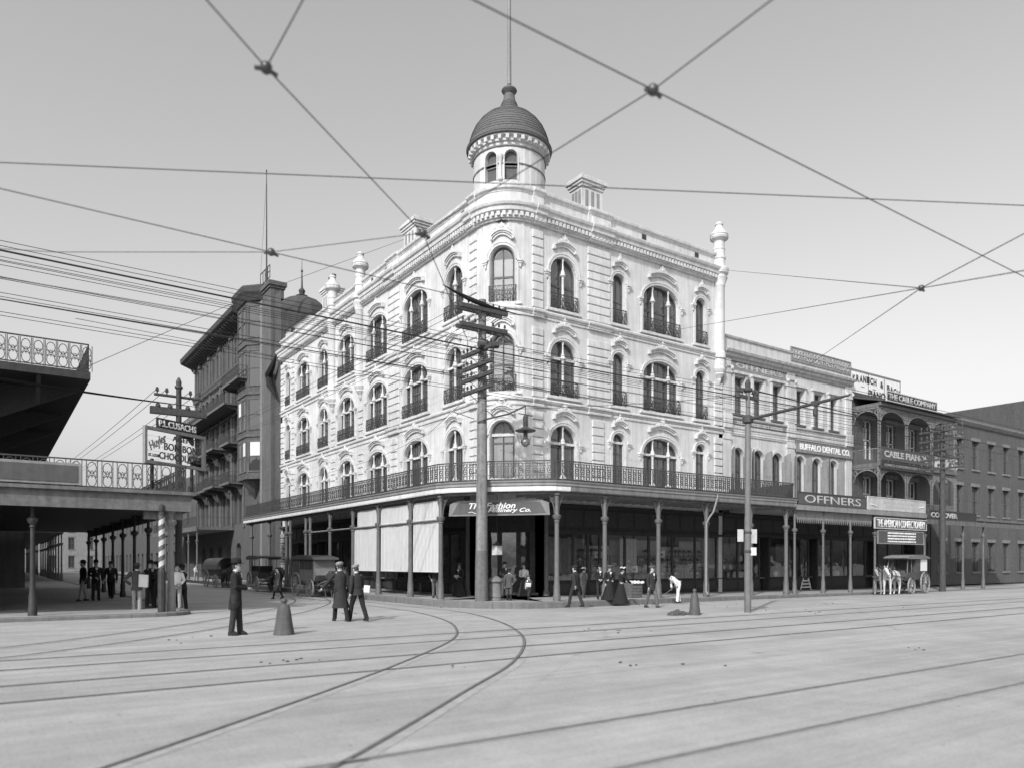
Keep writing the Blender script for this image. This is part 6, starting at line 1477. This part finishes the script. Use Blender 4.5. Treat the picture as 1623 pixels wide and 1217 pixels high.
person('youth in tweed knickerbockers and cap standing by the street bin', gp(807,956.5,-.02), mix(Av,Rv,.25), 1.47, 'cloth_tweed', 'cloth_tweed', 'cap', 'jacket', ('down','akimbo'), .12, short=True, hatm='cloth_charcoal')
person('small boy in knee trousers holding papers on the corner', gp(838,956.5,-.03), mix(Tv,Lv,.5), 1.20, 'cloth_tweed', 'cloth_charcoal', 'cap', 'jacket', ('hold','belly'), .3, short=True)
person('man in dark suit striding past the shop column', gp(912,962,-.04), mix(Lv,Av,.45), 1.62, 'cloth_charcoal', 'cloth_charcoal', 'cap', 'sack', ('swing_b','down'), .5, .04)
person('man in grey shirtsleeves behind the striding man', gp(925,952,-.06), mix(Rv,Av,.4), 1.55, 'cloth_grey', 'cloth_grey', 'boater', 'shirt', ('down','akimbo'), .2, hatm='straw')
person('man with a broad white shirt front standing on the sidewalk', gp(951,949.5,.1), Tv, 1.5, 'cloth_black', 'cloth_charcoal', 'cap', 'jacket', ('belly','belly'), .1)
person('woman in black standing close to the gallery column', gp(966,951,.09), mix(Tv,Rv,.3), 1.46, 'cloth_black', 'cloth_black', 'lady', 'bodice', ('belly','down'), 0, skirt='cloth_black', hatm='cloth_grey')
person('woman in sweeping black dress and hat trimmed with white flowers', gp(984,957,-.05), mix(Rv,Av,.1), 1.52, 'cloth_black', 'cloth_black', 'lady', 'bodice', ('front','reach'), .3, .08, skirt='cloth_black')
person('moustached man in open jacket and pale trousers walking in the road', gp(1033,963,-.04), mix(Tv,Rv,.45), 1.60, 'cloth_charcoal', 'cloth_grey', 'cap', 'sack', ('akimbo','down'), .4, hatm='cloth_grey')
sp_ = gp(1075,955,-.06); person('street sweeper in white clothes bending over a broom', sp_, mix(Lv,Tv,.25), 1.58, 'cloth_white', 'cloth_white', 'soft', 'shirt', ((( .24,.16,1.12),(.10,.22,.86)),((.34,-.05,1.2),(.20,.30,1.02))), .22, .95, 0, -.2, 'skin_dark', hatm='cloth_charcoal')
person('shopper in a dark coat inside the corner doorway', (.55,.35,.12), mix(Tv,Rv,.4), 1.6, 'cloth_charcoal', 'cloth_grey', 'soft', 'sack', ('down','belly'), .1)
person('shop girl in pale blouse at the corner doorway', (1.35,-.1,.12), mix(Tv,Lv,.4), 1.5, 'goods_light', 'cloth_black', 'none', 'bodice', ('front','front'), 0, skirt='cloth_charcoal')
# things people hold
f_ = Vector((Lv[0],Lv[1],0)); br = Vector(sp_)
br0 = br+Vector((Rv[0],Rv[1],0))*.15+Vector((0,0,.98)); br1 = br+f_*1.05+Vector((-.3,-.35,.02)); 
BRM = root('broom', 'long handled street broom in the sweeper\'s hands', 'broom', (br1.x,br1.y,gz(br1.x,br1.y)))
b0 = br0-Vector((br1.x,br1.y,gz(br1.x,br1.y))); sub('handle', MB().tube([b0,Vector((0,0,.10))],.016,5), 'wood_mid', BRM)
m = MB().prism([(-.2,0),(.2,0),(.16,.11),(-.16,.11)],-.05,.05); sub('bristles', m, 'dirt', BRM)
def flat_thing(name, label, cat, c, w_, h, t_, face, m_, tilt=0.):
    o = root(name, label, cat, c, math.atan2(-face[0],face[1])); s_ = MB()
    for k in range(5): s_.bbox(-w_/2+.004*(k%2),w_/2,-t_/2+t_*k/5,-t_/2+t_*(k+.8)/5,.003*k,h,.002)
    q = sub('sheets', s_, m_, o); q.rotation_euler = (tilt,.08,0); return o
flat_thing('newspaper_bundle', 'bundle of white newspapers under the seller\'s arm', 'newspapers', (pn[0]+.27*RGT.x-.10*FWD.x,pn[1]+.27*RGT.y-.10*FWD.y,.88), .30, .42, .08, Av, 'paper', .1)
flat_thing('paper_parcel', 'white paper parcel in the hand of the young man in a pale cap', 'parcel', (pp[0]+.26*RGT.x,pp[1]+.26*RGT.y,.84), .16, .20, .12, Av, 'paper')
pb = gp(838,956.5,0); flat_thing('newspaper', 'folded newspaper held by the small boy', 'newspaper', (pb[0]-.14*FWD.x-.05*RGT.x,pb[1]-.14*FWD.y,.72), .22, .16, .04, Av, 'paper', .4)
pw = gp(728,944.5,.12); flat_thing('paper_packet', 'small white packet held by the woman in the long dark dress', 'packet', (pw[0]-.22*FWD.x-.12*RGT.x,pw[1]-.22*FWD.y-.12*RGT.y,1.02), .2, .12, .04, Av, 'paper', .5)
# ================================================================ WAGONS AND HORSES
def wheel(parent, x, y, r, mt='wheel_paint', n=12):
    w_ = MB(); pts = 28
    A = [(x+r*math.cos(2*PI*i/pts),r+r*math.sin(2*PI*i/pts)) for i in range(pts)]; B = [(x+(r-.055)*math.cos(2*PI*i/pts),r+(r-.055)*math.sin(2*PI*i/pts)) for i in range(pts)]
    o = sub('wheel', MB().band(B,A,y-.035,y+.035,True), mt, parent)
    s_ = MB()
    for i in range(n): a = 2*PI*i/n; s_.tube([(x+.06*math.cos(a),y,r+.06*math.sin(a)),(x+(r-.045)*math.cos(a),y,r+(r-.045)*math.sin(a))],.02,4)
    tag(sub('spokes', s_, mt, o), kind='stuff')
    sub('hub', MB().tube([(x,y-.10,r),(x,y-.06,r),(x,y+.06,r),(x,y+.10,r)],[.05,.085,.085,.05],10), mt, o); return o
def wagon(name, label, loc, rz, kind, wheelm='wheel_paint', bodym='wagon_paint'):
    """local +x = front of the vehicle"""
    o = root(name, label, 'wagon', loc, rz); wx = .66
    rf, rr_ = (.48,.64)
    for y in (-wx,wx): wheel(o,.95,y,rf,wheelm); wheel(o,-.95,y,rr_,wheelm,14)
    sub('axle', MB().tube([(.95,-wx,rf),(.95,wx,rf)],.035,6), 'iron', o); sub('axle', MB().tube([(-.95,-wx,rr_),(-.95,wx,rr_)],.035,6), 'iron', o)
    sp = MB()
    for x,r in ((.95,rf),(-.95,rr_)):
        for y in (-.4,.4): sp.tube([(x-.45,y,r+.22),(x,y,r+.05),(x+.45,y,r+.22)],.025,4).tube([(x-.45,y,r+.22),(x,y,r+.3),(x+.45,y,r+.22)],.025,4)
    sub('springs', sp, 'iron', o)
    sub('shafts', MB().tube([(1.2,-.38,.62),(1.9,-.42,.78),(3.5,-.36,1.02)],.03,5).tube([(1.2,.38,.62),(1.9,.42,.78),(3.5,.36,1.02)],.03,5).tube([(1.2,-.4,.62),(1.2,.4,.62)],.03,5), 'wagon_grey', o)
    if kind == 'delivery':
        side = [(-1.55,.88),(.55,.80),(1.45,.80),(1.5,1.05),(1.25,1.2),(1.25,1.25),(-1.55,1.25)]
        sub('body', MB().prism(side,-.55,.55), bodym, o)
        sub('rear_cabin', MB().box(-1.55,.1,-.56,.56,1.25,2.05).box(.1,.16,-.56,-.5,1.25,2.05), bodym, o)
        rs = [(-1.66,2.03),(1.40,2.0),(1.5,2.06),(1.2,2.16),(.4,2.25),(-.6,2.26),(-1.3,2.18),(-1.68,2.08)]
        sub('roof', MB().prism(rs,-.68,.68), 'wagon_grey', o)
        for y in (-.53,.53): sub('roof_post', MB().tube([(1.22,y,1.2),(1.12,y,2.03)],.025,4), 'wagon_grey', o); sub('roof_post', MB().tube([(.6,y,1.2),(.66,y,2.03)],.02,4), 'wagon_grey', o)
        sub('seat', MB().box(.3,.75,-.5,.5,1.25,1.42), 'leather', o)
        for y in (-1,1): sub('side_placard', MB().box(-1.45,-.55,*sorted((y*.563,y*.578)),1.32,2.0), 'sign_white', o)
        sub('side_panel', MB().box(-1.45,-.5,-.562,.562,.95,1.2), bodym, o); sub('dash', MB().box(1.42,1.47,-.5,.5,.8,1.35), bodym, o)
    elif kind == 'van':
        sub('body', MB().prism([(-1.5,.85),(1.3,.85),(1.5,1.15),(1.3,1.5),(1.3,2.02),(-1.5,2.02)],-.58,.58), 'wagon_grey', o)
        sub('roof', MB().prism([(-1.6,2.0),(1.55,1.96),(1.5,2.06),(.6,2.18),(-.6,2.22),(-1.6,2.12)],-.68,.68), bodym, o)
        for y in (-1,1):
            for x0,x1 in ((-.55,.0),(.06,.5),(.56,1.15)): sub('side_window', MB().box(x0,x1,*sorted((y*.583,y*.592)),1.45,1.95), 'letter_dark', o)
            sub('door', MB().bbox(-1.4,-.65,*sorted((y*.583,y*.60)),.95,1.95,.005), bodym, o)
        sub('back_door', MB().box(-1.53,-1.5,-.5,.5,.95,1.95), bodym, o)
    elif kind == 'surrey':
        sub('body', MB().prism([(-1.6,.82),(1.35,.82),(1.55,1.2),(1.4,1.2),(1.25,.95),(-1.6,.95)],-.55,.55).box(-1.6,1.0,-.58,-.54,.94,1.28).box(-1.6,1.0,.54,.58,.94,1.28), bodym, o)
        for x in (-1.0,.2): sub('seat', MB().box(x,x+.5,-.5,.5,1.0,1.25).box(x-.06,x+.02,-.5,.5,1.2,1.6), 'leather', o)
        for x in (-1.5,-.1,1.1):
            for y in (-.52,.52): sub('roof_post', MB().tube([(x,y,1.2),(x,y,2.12)],.022,4), 'iron', o)
        sub('roof', MB().prism([(-1.75,2.08),(1.45,2.08),(1.5,2.14),(.3,2.24),(-1.0,2.26),(-1.78,2.16)],-.68,.68), bodym, o)
        fr = MB(); x = -1.75
        while x < 1.4: fr.prism([(x,2.09),(x+.1,2.09),(x+.05,1.98)],-.685,-.675).prism([(x,2.09),(x+.1,2.09),(x+.05,1.98)],.675,.685); x += .1
        tag(sub('fringe', fr, bodym, o), kind='stuff')
    else:
        sub('body', MB().prism([(-1.7,.85),(1.5,.85),(1.6,1.3),(-1.7,1.3)],-.6,.6), bodym, o)
        cv = MB(); n_ = 10
        for i in range(n_): a0 = PI*i/n_; a1 = PI*(i+1)/n_; cv.add([(-1.75,-.66*math.cos(a0),1.3+.85*math.sin(a0)**.7 if 0 < i else 1.3),(1.5,-.66*math.cos(a0),1.3+.85*math.sin(a0)**.7 if 0 < i else 1.3),(1.5,-.66*math.cos(a1),1.3+.85*math.sin(a1)**.7 if i < n_-1 else 1.3),(-1.75,-.66*math.cos(a1),1.3+.85*math.sin(a1)**.7 if i < n_-1 else 1.3)],[(0,1,2,3)])
        sub('canvas_cover', cv, 'wagon_grey', o, 1); sub('bow', MB().tube([(1.5,-.66*math.cos(PI*i/10),1.3+.85*math.sin(PI*i/10)**.7 if 0 < i < 10 else 1.3) for i in range(11)],.03,4), 'iron', o)
    return o
def horse(label, loc, rz, coat, h=1.5, head_turn=.35, mane='hair'):
    """local +x = where it faces; withers about h"""
    k = h/1.5; o = root('horse', label, 'horse', loc, rz); o.scale = (k,k,k); ht = head_turn
    V = [(-.15,0,1.10),(-.55,0,1.18),(-.78,0,1.12),(.22,0,1.08),(.52,0,1.12),(.66,0,1.24),(.88,.05*ht,1.38),(1.06,.14*ht,1.46),(1.13,.22*ht,1.47),(1.22,.36*ht,1.30),(1.29,.50*ht,1.12)]
    E = [(0,1),(1,2),(0,3),(3,4),(4,5),(5,6),(6,7),(7,8),(8,9),(9,10)]; Rr = [.30,.29,.22,.29,.26,.21,.15,.115,.115,.092,.062]
    for s_,dx in ((-1,.04),(1,-.06)):          # fore legs
        i = len(V); V += [(.50+dx*.3,s_*.15,.86),(.52+dx,s_*.15,.50),(.51+dx,s_*.15,.14),(.56+dx,s_*.15,.03)]; E += [(4,i),(i,i+1),(i+1,i+2),(i+2,i+3)]; Rr += [.115,.062,.042,.055]
    for s_,dx in ((-1,-.03),(1,.06)):          # hind legs: knee forward and high, hock back
        i = len(V); V += [(-.62,s_*.16,.88),(-.82+dx,s_*.16,.54),(-.74+dx,s_*.16,.14),(-.69+dx,s_*.16,.03)]; E += [(1,i),(i,i+1),(i+1,i+2),(i+2,i+3)]; Rr += [.155,.07,.045,.055]
    b = skin_body(V,E,Rr)
    for s_ in (-1,1): b.tube([(1.09,s_*.055+.2*ht,1.54),(1.11,s_*.07+.2*ht,1.61),(1.11,s_*.07+.2*ht,1.68)],[.032,.03,.004],6)
    sub('body', b, coat, o, 2)
    sub('tail', MB().tube([(-.98,0,1.2),(-1.08,0,1.05),(-1.1,0,.75),(-1.06,0,.45)],[.04,.07,.075,.02],8), mane if coat != 'horse_white' else 'horse_white', o, 1)
    mn = MB()
    for i in range(7): t_ = i/6; mn.tube([(.62+.46*t_,.12*ht*t_,1.42+.14*t_),(.58+.44*t_,.12,1.26+.16*t_)],[.05,.015],5)
    sub('mane', mn, mane if coat != 'horse_white' else 'goods_light', o, 1)
    for i in range(11,19): pass
    sub('collar', MB().ring((.52,0,1.16),.33,.055,'x',16,6,.78,1.15), 'leather', o)
    h_ = MB().ring((.05,0,1.09),.335,.022,'x',16,4,.9,1.0)
    for s_ in (-1,1): h_.tube([(.52,s_*.27,1.12),(.05,s_*.31,1.08),(-.7,s_*.27,1.02),(-1.3,s_*.36,.9)],.024,4)
    h_.tube([(.5,0,1.48),(.05,0,1.42),(-.6,0,1.46),(-.95,0,1.25)],.022,4); sub('harness', h_, 'leather', o)
    br_ = MB().ring((1.23,.40*ht,1.24),.10,.014,'x',10,4).tube([(1.11,.22*ht+.12,1.5),(1.23,.40*ht+.10,1.26)],.014,4).tube([(1.11,.22*ht-.12,1.5),(1.23,.40*ht-.10,1.26)],.014,4)
    for s_ in (-1,1): br_.box(1.14,1.21,.3*ht+s_*.115-.008,.3*ht+s_*.115+.008,1.33,1.43)
    sub('bridle', br_, 'leather', o); return o
wr_ = onZ(1452,945.5,-.12); WA = math.atan2(-.10,-1)     # delivery wagon faces left along the kerb
wc = (24.35,-6.05,gz(24.35,-6.05))
wagon('delivery_wagon', 'roofed delivery wagon with white side placard drawn up at the right kerb', wc, PI+.10, 'delivery', 'wheel_paint', 'wagon_paint')
horse('white horse harnessed to the delivery wagon, head turned to the street', (wc[0]-2.5,wc[1]-.34-.12,gz(22,-6.3)), PI+.10, 'horse_white', 1.46, .9)
horse('grey horse on the kerb side of the delivery wagon team', (wc[0]-2.2,wc[1]+.36-.12,gz(22,-5.5)), PI+.10, 'wheel_paint', 1.42, .7)
def lane(px, X): p = onX(px,0,X); return p.y
wagon('closed_wagon', 'dark closed wagon with side windows waiting by the side street columns', (-5.0,lane(505,-5.0)+.6,gz(-5.0,12)), -PI/2+.05, 'van')
horse('dark horse harnessed in front of the closed wagon', (-4.95,lane(505,-5.0)-2.1,gz(-4.95,8)), -PI/2+.05, 'horse_dark', 1.42, .3)
wagon('canopy_wagon', 'open wagon under a fringed canopy farther up the side street', (-5.2,lane(418,-5.2),gz(-5.2,24)), -PI/2-.05, 'surrey')
horse('dark horse hitched to the fringed canopy wagon', (-5.25,lane(418,-5.2)-2.7,gz(-5.2,20)), -PI/2-.05, 'horse_dark', 1.42, .2)
wagon('covered_wagon', 'distant wagon with rounded canvas cover on the side street', (-5.4,lane(348,-5.4),gz(-5.4,44)), -PI/2+.1, 'covered')
horse('dark horse in front of the distant covered wagon', (-5.5,lane(348,-5.4)-2.8,gz(-5.4,40)), -PI/2+.1, 'horse_dark', 1.42, -.2)
# ================================================================ SHOP WINDOW GOODS
random.seed(21)
HATM = {}
for m_ in ('goods_light','goods_mid','goods_dark'):
    HATM[m_] = MB().lathe([(.015,0),(.06,.01),(.015,.03),(.012,.20),(.05,.22),(.19,.215),(.2,.235),(.10,.25),(.09,.30),(.05,.34),(.001,.345)],(0,0,0),10).sphere((.07,.03,.30),.05,6,4).mesh('display_hat',m_,1)
PAN = MB().bbox(-.24,.24,-.01,.01,0,.34,.004).mesh('price_card','paper')
bays = [2.75]+mu+[15.5]
nh = 0; ORD = ['first','second','third','fourth','fifth','sixth','seventh','eighth','ninth']
for i in range(len(bays)-1):
    a,b = bays[i]+.12, bays[i+1]-.12
    if b-a < .3: continue
    thing('window_backdrop', MB().box(a-.1,b+.1,1.25,1.29,.13,2.95 if i%3 else 2.6), 'backdrop' if i not in (2,8) else 'goods_mid', 'pale cloth backdrop at the back of the '+ORD[i]+' millinery window from the entrance', 'backdrop')
    if i in (0,1,4):                            # drapery lengths hung behind the glass
        dr = MB(); n_ = 24; vs = []; fs = []
        for j in range(2):
            for q in range(n_+1): t_ = q/n_; vs.append((a+(b-a)*(.1+.8*t_)*(1 if j else 1),.75+.05*math.sin(t_*30)*(.4+.6*(1-j)),1.15+1.85*j))
        for q in range(n_): fs.append((q,q+1,n_+2+q,n_+1+q))
        thing('window_drapery', dr.add(vs,fs), 'goods_light' if i == 4 else 'goods_mid', ['pale grey cloth hung in the shop window next to the corner entrance','narrow cloth hung in the second shop window from the entrance','','','bright patterned lace cloth hung in the middle shop window'][i], 'drapery', None, 1)
    x = a+.1
    while x < b-.05:
        for (yy,zz) in ((.45,.84),(.75,1.22),(.95,1.62),(1.05,2.1)):
            if (i in (0,1,4) and zz > 1.) or random.random() < .18: continue
            m_ = random.choice(('goods_light','goods_dark','goods_dark','goods_dark'))
            o = put('display_hat', HATM[m_], None, (x+random.uniform(-.08,.08),yy+random.uniform(-.05,.05),zz-.01)); o.rotation_euler.z = random.uniform(0,6)
            tag(o, {'goods_light':'pale trimmed hat','goods_mid':'grey trimmed hat','goods_dark':'dark trimmed hat'}[m_]+' on a stand in the '+ORD[i]+' millinery window from the entrance', 'hat', ORD[i]+' window '+m_.split('_')[1]+' hats'); nh += 1
        x += .36
    if i not in (0,1,4):
        for yy,zz in ((.75,1.21),(.95,1.61),(1.05,2.09)):
            sh_ = thing('display_shelf', MB().box(a-.05,b+.05,yy-.12,yy+.12,zz-.03,zz-.005).tube([(a,yy,.84),(a,yy,zz-.02)],.015,4).tube([(b,yy,.84),(b,yy,zz-.02)],.015,4), 'wood_mid', 'narrow wooden display shelf in the '+ORD[i]+' millinery window from the entrance', 'shelf', ORD[i]+' millinery window shelves')
for u,z in ((6.3,1.95),(8.85,1.2),(10.9,2.0)):
    o = put('price_card', PAN, None, (u,.3,z)); tag(o, 'white price card behind the millinery glass', 'price card', 'price cards in the millinery windows')
    l = sub('price_mark', strokes(.2,.12,3,int(u)), 'letter_dark', o); l.location = (0,-.014,.16); sub('card_stand', MB().tube([(0,.02,.0),(0,.1,.85-z)],.012,4), 'iron', o)
# crockery, tins and cloth in the neighbouring shops
BOX = {m_: MB().lathe([(.09,0),(.13,.1),(.12,.26),(.07,.32),(.09,.36)],(0,0,0),8).mesh('jar',m_,1) for m_ in ('goods_light','goods_mid')}
for bi_,(a,b) in enumerate(((15.9,16.9),(17.1,18.9),(20.1,21.8),(22.5,23.9),(25.1,26.5),(26.7,28.4))):
    thing('window_backdrop', MB().box(a-.05,b+.05,1.35,1.39,.1,2.9), 'goods_mid' if bi_%2 else 'backdrop', 'plain backdrop board in the '+ORD[bi_]+' window past the millinery shop', 'backdrop')
    x = a+.15
    while x < b-.1:
        for yy,zz in ((.5,.84),(.85,1.3),(1.0,1.8)):
            if random.random() < .3: continue
            m_ = random.choice(('goods_light','goods_mid')); o = put('jar', BOX[m_], None, (x+random.uniform(-.05,.05),yy,zz-.01))
            tag(o, ('pale' if m_ == 'goods_light' else 'grey')+' crockery jar in the '+ORD[bi_]+' window past the millinery shop', 'jar', ORD[bi_]+' crockery window '+('pale' if m_ == 'goods_light' else 'grey')+' jars')
        x += .3
    for yy,zz in ((.85,1.29),(1.0,1.79)):
        thing('display_shelf', MB().box(a,b,yy-.13,yy+.13,zz-.03,zz-.005).tube([(a+.05,yy,.83),(a+.05,yy,zz-.02)],.015,4).tube([(b-.05,yy,.83),(b-.05,yy,zz-.02)],.015,4), 'wood_mid', 'narrow wooden display shelf in the '+ORD[bi_]+' window past the millinery shop', 'shelf', ORD[bi_]+' crockery window shelves')
bpy.data.scenes.remove(TMP)
